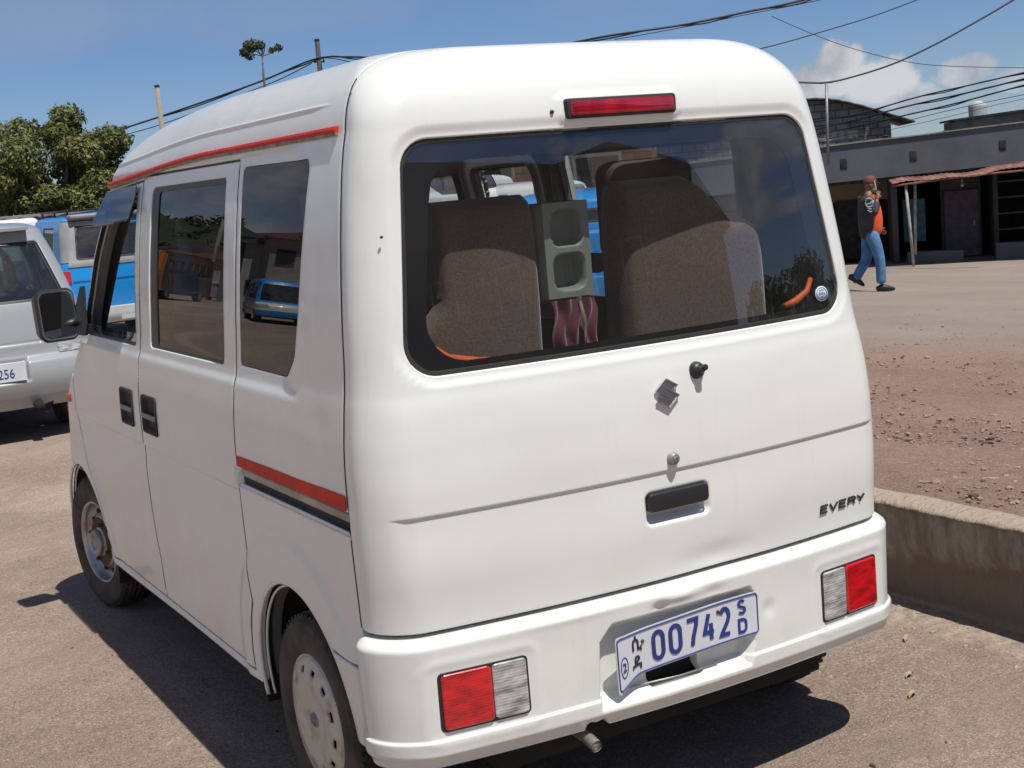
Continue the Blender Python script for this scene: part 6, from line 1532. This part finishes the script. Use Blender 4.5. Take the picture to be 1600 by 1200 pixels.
def blue_suv():
    W_ = .80; L_ = 3.62
    keys = [(.30, .74, .10, L_-.10, .10, .2), (.42, .77, .05, L_, .10, .2), (.60, .79, .05, L_, .11, .22), (.78, .80, .055, L_-.03, .11, .22), (.92, .795, .07, L_-.12, .11, .22), (.96, .79, .075, L_-.5, .11, .22), (1.0, .78, .08, L_-1.05, .11, .2),
            (1.05, .765, .10, L_-1.15, .11, .18), (1.25, .73, .17, L_-1.35, .12, .15), (1.44, .69, .25, L_-1.58, .13, .14), (1.50, .67, .28, L_-1.66, .13, .14)]
    c = dict(name='blue_suv', loc=(2.22, 13.55, 0), rz=math.radians(1), label='bright blue three-door off-roader with grey rear frame, parked beyond the silver wagon', cat='car', keys=keys, zs=1.50, w=W_, L=L_, R=.34, z0=.30, zf=.66, wy=(.72, 2.9), paint=blue, glass=GL2, q=1.0,
             roof=dict(h=.07, ds=.16, dr=.15, df=.5, crown=.02, rr=.1, rf=.2), cr=.05,
             windows=[('rear', [(-.57, 1.08), (.57, 1.08), (.52, 1.41), (-.52, 1.41)], .03), ('side', [(.62, 1.06), (1.22, 1.05), (1.22, 1.42), (.70, 1.42)], .02), ('side', [(1.50, 1.05), (2.32, 1.04), (2.02, 1.42), (1.50, 1.42)], .02), ('front', [(-.6, 1.06), (.6, 1.06), (.52, 1.42), (-.52, 1.42)], .03)],
             seams=[('side', 1.40, .40, 1.40, 1.46), ('side', 2.42, .40, 2.36, 1.0), ('rear', -.68, .80, .68, .80)],
             D=lambda p, u, v: np.where((np.abs(u) > 1.4) & (np.abs(u) < 3.6), .02*np.exp(-((p[..., 2]-.70)/.09)**2), 0),
             panels=[('rear_bumper', white2, 'bumper', (.34, .50, .35), .06, .05), ('tail_lamp', M['red_lens'], 'rearboth', [(.70, .80), (.9, .80), (.9, .93), (.70, .93)], .010, .01),
                     ('window_surround', M['grey_clad'], 'rear', [(-.70, .985), (.70, .985), (.66, 1.08), (.575, 1.035), (-.575, 1.035), (-.66, 1.08)], .010, .012)],
             seats=[(-.34, 1.9, .65, 1.15, .5), (.34, 1.9, .65, 1.15, .5), (0, 1.0, .65, 1.05, 1.1)])
    r, bd, sh = vehicle(c)
    # grey frame running up each rear corner and over the roof edge
    for s in (-1, 1):
        U = u_cols((24, 10, 90, 10, 24)); V = np.arange(1.0, 1.60, .02)
        panel('corner_frame', sh, U, V, lambda p, u, v: np.where((np.abs(u) > .5) & (np.abs(u) < 2.12) & (np.sign(u) == s), mx(1.03-p[..., 2], np.abs(u)*0+p[..., 1]-(.20+(p[..., 2]-1.0)*.42), -sd_poly(p[..., 0], p[..., 2], [(-.57, 1.08), (.57, 1.08), (.52, 1.41), (-.52, 1.41)], .032)), 9.), M['grey_clad'], bd, thick=.012, bevel=.005, off=.010)
    mb = MB(); mb.box((0, .36, 1.545), (1.20, .28, .055), ch=.02); mb.build('rear_roof_panel', M['grey_clad'], bd)
    mb = MB()
    for x in (-.58, .58): mb.tube([(x, .35, 1.62), (x, 1.75, 1.62)], .016, 6)
    for y in np.linspace(.35, 1.75, 6): mb.tube([(-.58, y, 1.62), (.58, y, 1.62)], .013, 6)
    for x in (-.58, .58):
        for y in (.40, 1.05, 1.70): mb.tube([(x, y, 1.56), (x, y, 1.63)], .014, 6)
    mb.build('roof_rack', M['black_plastic'], r)
    mb = MB(); mb.box((-.42, .52, 1.14), (.22, .08, .16), ch=.04); o = mb.build('pink_cushion', mat('pink_cloth', (.55, .10, .14), .9), r)
    mb = MB(); mb.box((0, .0, .40), (.42, .01, .12)); mb.build('number_plate', M['plate_white'], bd)
blue_suv()
def van_like(name, loc, rz, label, pm, L_=3.5, H=1.85, W_=.78, cat='minibus', q=.6, two=None, group=None):
    keys = [(.26, W_-.04, .04, L_-.05, .09, .15), (.50, W_, .02, L_, .09, .16), (.85, W_, .02, L_-.04, .10, .16), (1.0, W_-.01, .03, L_-.16, .10, .16), (1.10, W_-.02, .05, L_-.30, .10, .15), (H*.70, W_-.05, .09, L_-.46, .10, .13), (H-.16, W_-.11, .17, L_-.72, .10, .12)]
    zs = H-.16; t = zs-.05
    c = dict(name=name, loc=loc, rz=rz, label=label, cat=cat, keys=keys, zs=zs, w=W_, L=L_, R=.28, z0=.26, zf=.5, wy=(.6, L_-.62), paint=pm, glass=GL, q=q, group=group,
             roof=dict(h=.13, ds=.2, dr=.25, df=.5, crown=.02, rr=.1, rf=.2), cr=.04,
             windows=[('rear', [(-W_+.16, 1.12), (W_-.16, 1.12), (W_-.22, t-.08), (-W_+.22, t-.08)], .03), ('front', [(-W_+.14, 1.10), (W_-.14, 1.10), (W_-.22, t-.06), (-W_+.22, t-.06)], .03),
                      ('side', [(.30, 1.12), (L_*.29, 1.12), (L_*.29, t-.03), (.34, t-.03)], .02), ('side', [(L_*.32, 1.12), (L_*.56, 1.12), (L_*.56, t-.03), (L_*.32, t-.03)], .02), ('side', [(L_*.60, 1.12), (L_-.60, 1.12), (L_-.82, t-.03), (L_*.60, t-.03)], .02)],
             seams=[('side', L_*.305, .3, L_*.305, t), ('side', L_*.58, .3, L_*.58, t)],
             panels=[('rear_bumper', pm, 'bumper', (.28, .52, .4), .03, .03), ('tail_lamp', M['red_lens'], 'rearboth', [(W_-.2, .62), (W_+.1, .62), (W_+.1, .95), (W_-.2, .95)], .006, .01)],
             seats=[(-.34, L_*.62, .6, 1.2, .46), (.34, L_*.62, .6, 1.2, .46), (0, L_*.36, .6, 1.2, 1.1)])
    r, bd, sh = vehicle(c)
    for s in (-1, 1):
        f = lambda p, u, v: np.where((np.abs(u) > 3.05) & (np.sign(u) == s), sd_poly(np.abs(p[..., 0]), p[..., 2], [(W_*.55, .72), (W_+.1, .72), (W_+.1, .90), (W_*.6, .92)], .01), 9.)
        panel('headlamp', sh, u_cols((8, 5, 30, 14, 30)), np.arange(.6, 1.05, .02), f, M['clear_lens'], bd, thick=.006, bevel=.003, off=.008)
        mb = MB(); mb.box((s*(W_+.08), L_-.62, 1.22), (.13, .05, .19), ch=.03); mb.tube([(s*(W_-.03), L_-.60, 1.18), (s*(W_+.05), L_-.61, 1.20)], .015, 6); mb.build('door_mirror', M['black_plastic'], r)
    if two:
        panel('two_tone_band', sh, u_cols((14, 5, 50, 8, 20)), np.arange(.26, 1.1, .03), lambda p, u, v: np.where(np.abs(u) >= 0, p[..., 2]-.98, 9.) if False else mx(p[..., 2]-.99, .60-p[..., 2]), two, bd, thick=.003, bevel=0, off=.002)
    return r
# vehicles on the far side, seen through the van's own windows
van_like('parked_minibus', (6.3, 14.2, float(zg(6.3, 14.2))), math.radians(-62), 'white minibus glimpsed through the van windows, left of the pillar', white2, L_=4.2, H=1.55)
van_like('parked_minibus', (5.0, 8.4, float(zg(5.0, 8.4))), math.radians(-34), 'blue minibus with white roof glimpsed through the van windows, right of the pillar', blue, L_=3.6, H=1.34, two=None)
van_like('parked_minibus', (7.2, 18.0, float(zg(7.2, 18.0))), math.radians(-62), 'farther white minibus glimpsed behind the nearer one through the van windows', white2, L_=4.2, H=1.80)
# vehicles up the road to the left, seen only as reflections in the van's dark side glass
def polar(az, D): a = math.radians(az); return (-1+D*-math.sin(a), 1+D*math.cos(a))
for az, D, kind in ((19.5, 37, 'blue'), (17.45, 80, 'white'), (18.6, 88, 'silver')):
    x, y = polar(az, D); z = float(zg(x, y))
    if kind == 'blue': van_like('oncoming_minibus', (x, y, z), math.radians(180+14), 'dark blue minibus coming down the road, mirrored in the quarter window', blue, L_=4.2, H=1.95, W_=.82, two=white2)
    elif kind == 'white': van_like('oncoming_minibus', (x, y, z), math.radians(180+6), 'small white minibus mirrored in the dark sliding window', white2, L_=3.9, H=1.65, W_=.80)
    else: van_like('oncoming_minibus', (x, y, z), math.radians(180+4), 'farther silver minibus mirrored beside the white one', silver, L_=3.9, H=1.6, W_=.80)
def bus():
    x, y = polar(15.9, 62); z = float(zg(x, y)); r = empty('old_bus', (x, y, z), math.radians(180+32), 'tall orange-nosed bus with shade painted into its dark side, mirrored at the left of the sliding window', 'bus')
    om = paint('shaded_brown_paint', (.055, .035, .022), dust_amt=.3); om2 = paint('orange_paint', (.62, .20, .02), dust_amt=.3); gl = GL  # body colour carries the shade of the bus side; the nose keeps its orange
    bm = bmesh.new(); bmesh.ops.create_cube(bm, size=1); bmesh.ops.scale(bm, vec=(2.4, 8.5, 2.6), verts=bm.verts); bmesh.ops.translate(bm, vec=(0, 4.25, 1.75), verts=bm.verts); bmesh.ops.bevel(bm, geom=bm.edges[:], offset=.16, segments=4, affect='EDGES')
    me = bpy.data.meshes.new('body'); bm.to_mesh(me); bm.free(); b = link('body', me, om, r)
    for s in (-1, 1):
        for k in range(6):
            mb = MB(); mb.box((s*1.205, 1.1+1.2*k, 2.15), (.02, 1.0, .80), ch=.008); mb.build('window', gl, b)
        for wy in (1.6, 6.8): wheel_simple(r, s*1.05, wy, s, .46, .14, M['steel'])
    bm = bmesh.new(); bmesh.ops.create_cube(bm, size=1); bmesh.ops.scale(bm, vec=(2.44, .9, 2.64), verts=bm.verts); bmesh.ops.translate(bm, vec=(0, 8.1, 1.75), verts=bm.verts); bmesh.ops.bevel(bm, geom=bm.edges[:], offset=.17, segments=4, affect='EDGES')
    me = bpy.data.meshes.new('front_cap'); bm.to_mesh(me); bm.free(); link('front_cap', me, om2, r)
    for yy in (-.005, 8.56):
        mb = MB(); mb.box((0, yy, 2.1), (2.0, .02, 1.0), ch=.008); mb.build('windscreen', gl, b)
        for s in (-1, 1): mb = MB(); mb.lathe([(0, .02), (.09, .02), (.11, -.01)], 16, (0, -1 if yy < 1 else 1, 0), Vector((s*.85, yy, 1.05))); mb.build('headlamp', M['clear_lens'], b)
bus()
# ------------------------------------------------------------------ the walking man
def skin_obj(name, V, E, Rr, m, parent, sub=2, xf=None):
    me = bpy.data.meshes.new(name); me.from_pydata([tuple(v) for v in V], E, []); me.update()
    o = bpy.data.objects.new(name, me); COL.objects.link(o); md = o.modifiers.new('s', 'SKIN'); md.use_smooth_shade = True
    for i, sv in enumerate(me.skin_vertices[0].data):
        r = Rr[i]; sv.radius = (r, r) if isinstance(r, (int, float)) else r; sv.use_root = (i == 0)
    sd_ = o.modifiers.new('u', 'SUBSURF'); sd_.levels = sub; sd_.render_levels = sub
    bpy.context.view_layer.update(); dg = bpy.context.evaluated_depsgraph_get(); m2 = bpy.data.meshes.new_from_object(o.evaluated_get(dg)); COL.objects.unlink(o); bpy.data.objects.remove(o)
    m2.polygons.foreach_set('use_smooth', [True]*len(m2.polygons)); m2.materials.clear()
    return link(name, m2, m, parent)
def person():
    """walks towards local +x; +y is away from the camera, -y his near side"""
    p = at(1367, 455, 21.0); z0 = float(zg(p.x, p.y)); h = R_.copy(); h.z = 0; h.normalize()
    r = empty('person', (p.x, p.y, z0), math.atan2(h.y, h.x), 'man walking in dark jacket over orange shirt, blue jeans, holding a phone to his ear', 'person')
    skin = mat('brown_skin', (.20, .095, .055), .5, var=.12); jean = mat('blue_denim', (.045, .125, .27), .9, color2=(.10, .23, .42), vscale=6, bump=.3, bscale=60)
    jack = mat('black_jacket', (.018, .018, .021), .75, color2=(.04, .04, .045), vscale=9, bump=.4, bscale=25, bdist=.01); org = mat('orange_shirt', (.72, .095, .028), .85, var=.12); shoe = mat('dark_shoes', (.015, .015, .017), .5)
    cap = mat('red_cap', (.14, .045, .03), .8, var=.25)
    J = dict(pel=(-.04, 0, .92), wst=(-.02, 0, 1.06), che=(-.035, 0, 1.27), nk=(-.045, 0, 1.445), nk2=(-.015, 0, 1.52), hd=(.005, 0, 1.60), hd2=(-.005, 0, 1.68),
             hn=(-.04, -.09, .88), kn=(.07, -.10, .48), an=(.08, -.10, .09), hf=(-.04, .09, .88), kf=(-.08, .10, .48), af=(-.29, .10, .14), 
             sn=(-.07, -.185, 1.41), en=(-.02, -.27, 1.16), wn=(.06, -.15, 1.40), sf=(-.05, .185, 1.41), ef=(.0, .25, 1.13), wf=(.18, .24, .95))
    names = list(J); V = [Vector(J[k]) for k in names]; ix = {k: i for i, k in enumerate(names)}
    E = [(ix[a], ix[b]) for a, b in (('pel', 'wst'), ('wst', 'che'), ('che', 'nk'), ('nk', 'nk2'), ('nk2', 'hd'), ('hd', 'hd2'), ('pel', 'hn'), ('hn', 'kn'), ('kn', 'an'), ('pel', 'hf'), ('hf', 'kf'), ('kf', 'af'), ('nk', 'sn'), ('sn', 'en'), ('en', 'wn'), ('nk', 'sf'), ('sf', 'ef'), ('ef', 'wf'))]
    Rr = dict(pel=(.12, .11), wst=(.12, .10), che=(.14, .11), nk=(.075, .065), nk2=.052, hd=(.085, .075), hd2=(.085, .075), hn=.085, kn=.058, an=.04, hf=.085, kf=.058, af=.04, sn=.055, en=.042, wn=.028, sf=.055, ef=.042, wf=.028)
    body = skin_obj('body', V, E, [(Rr[k] if k[0] in 'w' and len(k) == 2 or k in ('nk2', 'hd', 'hd2') else tuple(.78*q for q in (Rr[k] if isinstance(Rr[k], tuple) else (Rr[k],)*2))) for k in names], skin, r)
    # face and hands
    mb = MB(); mb.lathe([(0, .10), (.05, .088), (.078, .05), (.088, 0), (.078, -.05), (.052, -.092), (.02, -.115), (0, -.118)], 20, (0, 0, 1)); mb.v = [Vector((v.x*1.06+.012, v.y*.86, v.z+1.615)) for v in mb.v]; 
    mb.add([(.095, -.015, 1.60), (.095, .015, 1.60), (.122, 0, 1.592), (.098, 0, 1.645)], [(0, 1, 2), (1, 3, 2), (3, 0, 2)], True)
    for s in (-1, 1): mb.lathe([(0, .008), (.02, .006), (.026, 0), (.018, -.01)], 10, (0, s, 0), Vector((-.005, s*.076, 1.605)))
    mb.build('head', skin, r)
    for s in (-1, 1): mb = MB(); mb.lathe([(0, .006), (.009, .003), (.011, -.004)], 8, (1, s*.4, 0), Vector((.092, s*.034, 1.625))); mb.build('eye', M['ink'], r)
    mb = MB(); mb.box((.092, 0, 1.555), (.012, .045, .010), ch=.004); mb.build('mouth', mat('lips', (.13, .04, .035), .5), r)
    mb = MB(); mb.lathe([(.0, .0), (.05, -.006), (.062, .02), (.060, .05)], 14, (0, 0, 1), Vector((.035, 0, 1.515))); mb.build('beard', mat('grey_beard', (.26, .25, .24), .9, var=.4, vscale=40), r)
    mb = MB(); mb.lathe([(0, .115), (.05, .107), (.082, .075), (.093, .03), (.094, 0), (.09, -.005)], 22, (0, 0, 1)); mb.v = [Vector((v.x*1.06+.004, v.y*.90, v.z+1.635)) for v in mb.v]
    mb.add([(.07, -.065, 1.642), (.07, .065, 1.642), (.15, .045, 1.625), (.165, 0, 1.622), (.15, -.045, 1.625), (.07, -.065, 1.650), (.07, .065, 1.650), (.15, .045, 1.632), (.165, 0, 1.630), (.15, -.045, 1.632)], [(0, 4, 3, 2, 1), (5, 6, 7, 8, 9), (0, 5, 9, 4), (4, 9, 8, 3), (3, 8, 7, 2), (2, 7, 6, 1)], True)
    mb.build('cap', cap, r)
    def hand(w, d, side):
        w = Vector(w); d = Vector(d).normalized(); a = Vector((1, 0, 0)) if abs(d.x) < .7 else Vector((0, 0, 1)); a = (a-d*a.dot(d)).normalized(); c = d.cross(a)
        V = [w-d*.02, w+d*.045, w+d*.085]; E = [(0, 1), (1, 2)]; R2 = [(.026, .02), (.034, .018), (.034, .015)]
        for k, ln in enumerate((.062, .072, .068, .052)):
            b0 = w+d*.088+a*(.027-.018*k); n0 = len(V); V += [b0, b0+d*ln*.5+c*side*.006, b0+d*ln*.85+c*side*.022]; E += [(2, n0), (n0, n0+1), (n0+1, n0+2)]; R2 += [.0085, .008, .0065]
        n0 = len(V); V += [w+d*.045+a*.035, w+d*.075+a*.055+c*side*.01]; E += [(1, n0), (n0, n0+1)]; R2 += [.011, .008]
        return skin_obj('hand', V, E, R2, skin, r, 1)
    hand(J['wn'], Vector(J['wn'])-Vector(J['en']), 1); hand(J['wf'], Vector((.6, 0, -.8)), -1)
    # jeans
    def chain(name, pts, rad, m, sub=2):
        V = [Vector(q) for q in pts]; E = [(i, i+1) for i in range(len(V)-1)]; return skin_obj(name, V, E, rad, m, r, sub)
    V = [J['pel'], (-.03, 0, 1.0), J['hn'], (.030, -.10, .68), J['kn'], (.080, -.10, .28), (.078, -.10, .11), J['hf'], (-.060, .095, .68), J['kf'], (-.20, .10, .30), (-.275, .10, .17)]
    skin_obj('jeans', [Vector(v) for v in V], [(0, 1), (0, 2), (2, 3), (3, 4), (4, 5), (5, 6), (0, 7), (7, 8), (8, 9), (9, 10), (10, 11)], [(.145, .14), (.145, .135), .110, .098, .084, .078, .080, .110, .098, .084, .078, .076], jean, r)
    # shirt shows in front, jacket wraps the back and sides
    V = [(.01, 0, .80), (.040, 0, 1.02), (.035, 0, 1.25), (.01, 0, 1.40), (-.01, 0, 1.47)]
    chain('shirt', V, [(.125, .125), (.150, .145), (.150, .13), (.12, .085), (.07, .065)], org)
    V = [(-.075, 0, .76), (-.07, 0, 1.03), (-.07, 0, 1.28), (-.07, 0, 1.42), J['sn'], J['en'], (.045, -.175, 1.36), J['sf'], J['ef'], (.14, .245, .985)]
    jk = skin_obj('jacket', [Vector(v) for v in V], [(0, 1), (1, 2), (2, 3), (3, 4), (4, 5), (5, 6), (3, 7), (7, 8), (8, 9)], [(.150, .135), (.165, .14), (.165, .145), (.105, .10), .090, .078, .060, .085, .068, .05], jack, r)
    # pale print on the near shoulder: ring and strokes laid on the sleeve
    pm = mat('pale_print', (.48, .50, .50), .8)
    def on_sleeve(a, z): return Vector((-.075+.078*math.sin(a), -.205-.075*math.cos(a)-.10*(1.41-z), z))
    mb = MB(); mb.tube([on_sleeve(-.25+.75*math.cos(t), 1.36+.065*math.sin(t)) for t in np.linspace(0, 2*PI, 24)], .008, 5, cap=False); mb.build('sleeve_print', pm, jk)
    for z1, z2 in ((1.28, 1.25), (1.24, 1.21), (1.33, 1.38)): mb = MB(); mb.tube([on_sleeve(a, z1+(z2-z1)*t+.01*math.sin(a*9)) for t, a in zip(np.linspace(0, 1, 9), np.linspace(-.7, .7, 9))], .007, 5); mb.build('sleeve_print', pm, jk)
    mb = MB(); mb.box((.055, -.105, 1.60), (.012, .012, .14), rot=Matrix.Rotation(-.2, 3, 'Y'), ch=.003); tag(mb.build('phone', mat('phone_shell', (.55, .55, .55), .3), None), 'pale phone held at the ear of the walking man', 'phone').matrix_world = r.matrix_world.copy()
    for (x, y, z, rot) in ((.085, -.10, 0, 0), (-.31, .10, .015, .55)):
        mb = MB(); bm = bmesh.new(); bmesh.ops.create_uvsphere(bm, u_segments=20, v_segments=12, radius=1)
        for v in bm.verts:
            c = v.co; c.x = c.x*.150+.055; c.y *= .050*(1-.12*c.x*4); top = .115-.30*max(0, c.x-.01); c.z = (c.z*.5+.5)*max(.05, min(.12, top)) if c.z > -.35 else 0.0
        if rot:
            bmesh.ops.rotate(bm, verts=bm.verts, matrix=Matrix.Rotation(rot, 3, 'Y'), cent=(0, 0, 0))
        for f in bm.faces: f.smooth = True
        me = bpy.data.meshes.new('shoe'); bm.to_mesh(me); bm.free(); o = link('shoe', me, shoe, r); o.location = (x, y, z+(.16 if rot else 0))
person()

# ------------------------------------------------------------------ things beyond the parked cars, at left
def left_background():
    def hut(px0, px1, pyt, D, depth, wall, roof, label, cat='shed', over=.3, slope=.25):
        a = at(px0, pyt, D); b = at(px1, pyt, D); c = (a+b)/2; w = (Vector((b.x, b.y))-Vector((a.x, a.y))).length; z0 = float(zg(c.x, c.y)); rz = math.atan2(b.y-a.y, b.x-a.x)
        r = empty('market_shed', (c.x, c.y, z0), rz, label, cat); h = c.z-z0
        mb = MB(); mb.box((0, depth/2, (h-.15)/2), (w, depth, h-.15)); wl = mb.build('wall', wall, r)
        V = []; F = []; n = int(w/.09)
        for i in range(n+1):
            x = -w/2-over+(w+2*over)*i/n; ww = .02*math.sin(i*PI/2+.4); V += [(x, -over, h-.14+ww), (x, depth+over, h-.06+ww), (x, depth+over, h-.04+ww), (x, -over, h-.12+ww)]
        for i in range(n): F += [(4*i+k, 4*i+(k+1) % 4, 4*i+4+(k+1) % 4, 4*i+4+k) for k in range(4)]
        mb = MB(); mb.add(V, F); mb.build('roof', roof, r)
        for k in range(max(1, int(w/2.4))):
            mb = MB(); mb.box((-w/2+1.1+2.4*k, -.02, min(1.0, h*.42)), (.9, .05, min(2.0, h*.8))); d = mb.build('door', M['shop_dark'], r)
        return r
    tin = mat('old_tin', (.10, .095, .095), .7, .2, color2=(.22, .19, .17), vscale=3)
    hut(105, 420, 318, 34, 5, M['plaster_mauve'], M['rust_sheet'], 'long shed with rust-brown sheet roof behind the blue off-roader')
    hut(-260, 98, 343, 36, 4, wall_mat('dusty_blue_wall', (.16, .17, .22), (.26, .27, .31), vscale=1.4), tin, 'low bluish shed with dark tin roof behind the silver wagon')
    p = at(12, 310, 30); r = empty('delivery_truck', (p.x-.2, p.y, float(zg(p.x, p.y))), math.radians(95), 'white box truck partly hidden behind the silver wagon', 'truck')
    mb = MB(); mb.box((0, 2.2, 1.25), (1.7, 3.2, 1.7), ch=.04); mb.build('cargo_box', white2, r); mb = MB(); mb.box((0, .0, .95), (1.6, 1.2, 1.3), ch=.12); cb = mb.build('cab', white2, r)
    mb = MB(); mb.box((.0, -.02, 1.25), (1.64, .7, .45), ch=.05); mb.build('window', GL, cb)
    for s in (-1, 1):
        for wy in (0.0, 3.1): wheel_simple(r, s*.75, wy, s, .36, .10, M['steel'])
    # red-brown building closing the view through the van
    c = Vector((13.2, 24.8)); r = empty('brick_building', (c.x, c.y, float(zg(c.x, c.y))), math.radians(-30), 'reddish brick building seen only through the windows of the van', 'building')
    br = block_wall_mat(); br.name = 'red_brick'; 
    for nd in br.node_tree.nodes:
        if nd.type == 'TEX_BRICK': nd.inputs['Color1'].default_value = (.20, .075, .04, 1); nd.inputs['Color2'].default_value = (.30, .13, .075, 1); nd.inputs['Brick Width'].default_value = .5; nd.inputs['Row Height'].default_value = .25
    mb = MB(); mb.box((0, 3, 1.5), (7.5, 6, 4.2)); w = mb.build('wall', br, r)
    for k in range(3):
        mb = MB(); mb.box((-2.4+2.4*k, -.02, 2.0), (1.1, .08, 1.1)); f = mb.build('window_frame', M['post'], w); mb = MB(); mb.box((-2.4+2.4*k, -.065, 2.0), (.95, .02, .95)); mb.build('pane', M['shop_dark'], f)
    mb = MB(); mb.box((0, 2.8, 3.66), (8.0, 6.8, .1)); mb.build('roof', M['rust_sheet'], r)
left_background()

# ------------------------------------------------------------------ what the glass reflects: town behind and to the left
def reflected_town():
    # house behind the camera with a gabled roof
    dk = wall_mat('brown_plaster', (.055, .045, .035), (.10, .085, .065), vscale=.6)
    c = Vector((9.0, -17.6)); r = empty('gabled_house', (0, 0, 0), 0, 'tall dark gabled house behind the viewer, mirrored in the rear window', 'house')
    a = Vector((2.2, -20.5)); b = Vector((15.2, -14.8)); L_ = (b-a).length; r.location = (a.x, a.y, 0); r.rotation_euler = (0, 0, math.atan2(b.y-a.y, b.x-a.x))
    prof = [(0, -2), (L_, -2), (L_, 4.5), (L_-1.2, 5.6), (L_-4.6, 6.7), (L_-7.0, 6.25), (0, 7.6)]
    mb = MB(); mb.prism(prof, -8, 0, 'y'); w = mb.build('wall', dk, r)
    for x in (2, 4.6, 7.2, 9.8, 12.2):
        for z in (1.6, 4.0):
            if x > 11 and z > 3: continue
            mb = MB(); mb.box((x, .03, z), (1.0, .08, 1.2)); f = mb.build('window_frame', M['post'], w); mb = MB(); mb.box((x, .08, z), (.85, .03, 1.05)); mb.build('pane', M['shop_dark'], f)
    mb = MB(); mb.prism([(-.3, 7.62), (L_-7.0, 6.27), (L_-4.6, 6.72), (L_-1.2, 5.62), (L_+.3, 4.3), (L_+.3, 4.42), (L_-1.2, 5.75), (L_-4.6, 6.85), (L_-7.0, 6.40), (-.3, 7.76)], -8.4, .4, 'y'); mb.build('roof', M['shop_dark'], r)
    tree(16.5, -11.5, crown_blobs(2.2, 2.0, 1.0, 2.6, 14, 3, .6, 1.0), 2600, .16, 'dark bushy tree behind the viewer, mirrored low in the rear window', 'leaf_dark', seed=12)
    # hillside
    hm = mat('wooded_hill', (.020, .032, .012), .95, color2=(.055, .068, .03), vscale=.06, bump=1.0, bscale=.3, bdist=3)
    AZ = np.linspace(3, 55, 60); RR = np.linspace(125, 300, 26); V = []; F = []
    for i, az in enumerate(AZ):
        for j, rr in enumerate(RR):
            x, y = polar(az, rr); t = (rr-125)/175; el = 4.9-1.5*sstep(16.5, 20.5, az)+.5*math.sin(az*1.1)+.25*math.sin(az*3.3)
            H = (1.3+rr*math.tan(math.radians(el)))*float(sstep(0, .55, t)); V.append((x, y, min(H, 1.3+200*math.tan(math.radians(el)))+.2+1.2*math.sin(az*6+j*1.3)*t))
    n = len(RR)
    for i in range(len(AZ)-1):
        for j in range(n-1): a_ = i*n+j; F.append((a_, a_+n, a_+n+1, a_+1))
    tag(link('hill', new_mesh('hill', V, F, True), hm), kind='structure')
    rs = random.Random(21)
    B = []
    for k in range(70):
        az = rs.uniform(13.5, 23); rr = rs.uniform(150, 225); x, y = polar(az, rr); el = 4.9-1.5*float(sstep(16.5, 20.5, az)); B.append((x, y, rr*math.tan(math.radians(el))*min(1, (rr-125)/96)+rs.uniform(-1, 1.2), rs.uniform(1.6, 3.4)))
    o = leaf_cloud('hillside_woods', B, 9000, .75, M['leaf_dark'], None, 5); tag(o, 'wooded hillside mirrored in the van windows', 'woods', kind='stuff')
    cols = [(.42, .42, .40), (.30, .28, .25), (.20, .20, .21), (.36, .30, .24), (.12, .13, .15)]
    looks = ['cream', 'grey-brown', 'grey', 'tan', 'slate']
    for k, (az, D, w, h) in enumerate(((15.2, 105, 9, 4), (16.7, 112, 8, 5), (17.6, 120, 7, 6), (18.3, 100, 9, 4.2), (19.3, 72, 5, 4.2), (20.6, 70, 6, 4.8), (21.8, 66, 6, 5.2), (19.9, 118, 10, 8.2), (16.2, 140, 8, 7), (18.8, 150, 8, 9), (14.2, 120, 8, 5), (23.5, 70, 7, 5))):
        x, y = polar(az, D); z = float(zg(x, y)); c0 = cols[k % 5]
        r = empty('town_house', (x, y, z), math.radians(az+rs.uniform(-8, 8)), '%s %s town house %s, mirrored in dark side glass' % (looks[k % 5], 'tall' if h > 6 else 'low', ['far left by the bus', 'behind the bus', 'above the white minibus', 'behind the silver minibus', 'beside the blue minibus', 'right of the blue minibus', 'near the rear edge of the glass', 'tallest over the blue minibus', 'up the slope at left', 'up the slope in the middle', 'at the very left edge', 'at the very right edge'][k]), 'house')
        mb = MB(); mb.box((0, 3, h/2), (w, 6, h)); wl = mb.build('wall', mat('house_wall', c0, .9, var=.2, vscale=.5), r)
        mb = MB(); mb.prism([(-w/2-.4, h), (w/2+.4, h), (w/2+.4, h+.1), (0, h+1.1), (-w/2-.4, h+.1)], -.5, 6.5, 'y'); mb.build('roof', mat('tin_roof', (.10, .10, .11) if k % 3 else (.24, .13, .10), .6, .2, var=.25, vscale=.8), r)
        for i in range(int(w/2)):
            for zz in ([1.5] if h < 5 else [1.5, 3.9]):
                mb = MB(); mb.box((-w/2+1.2+2*i, -.03, zz), (.95, .08, 1.1)); mb.build('window', M['shop_dark'], wl)
    for az, D, hh in ((16.95, 74, 6.5), (20.9, 58, 5.5)):
        x, y = polar(az, D); z = float(zg(x, y)); r = empty('utility_pole', (x, y, z), 0, 'utility pole %s, mirrored in the dark side glass' % ('behind the old bus' if az < 18 else 'beside the dark blue minibus'), 'utility pole'); mb = MB(); mb.tube([(0, 0, -.2), (0, 0, hh)], .12, 8); mb.build('shaft', M['pole_wood'], r); mb = MB(); mb.box((0, 0, hh-.5), (1.4, .1, .1)); mb.build('crossarm', M['pole_dark'], r)
reflected_town()
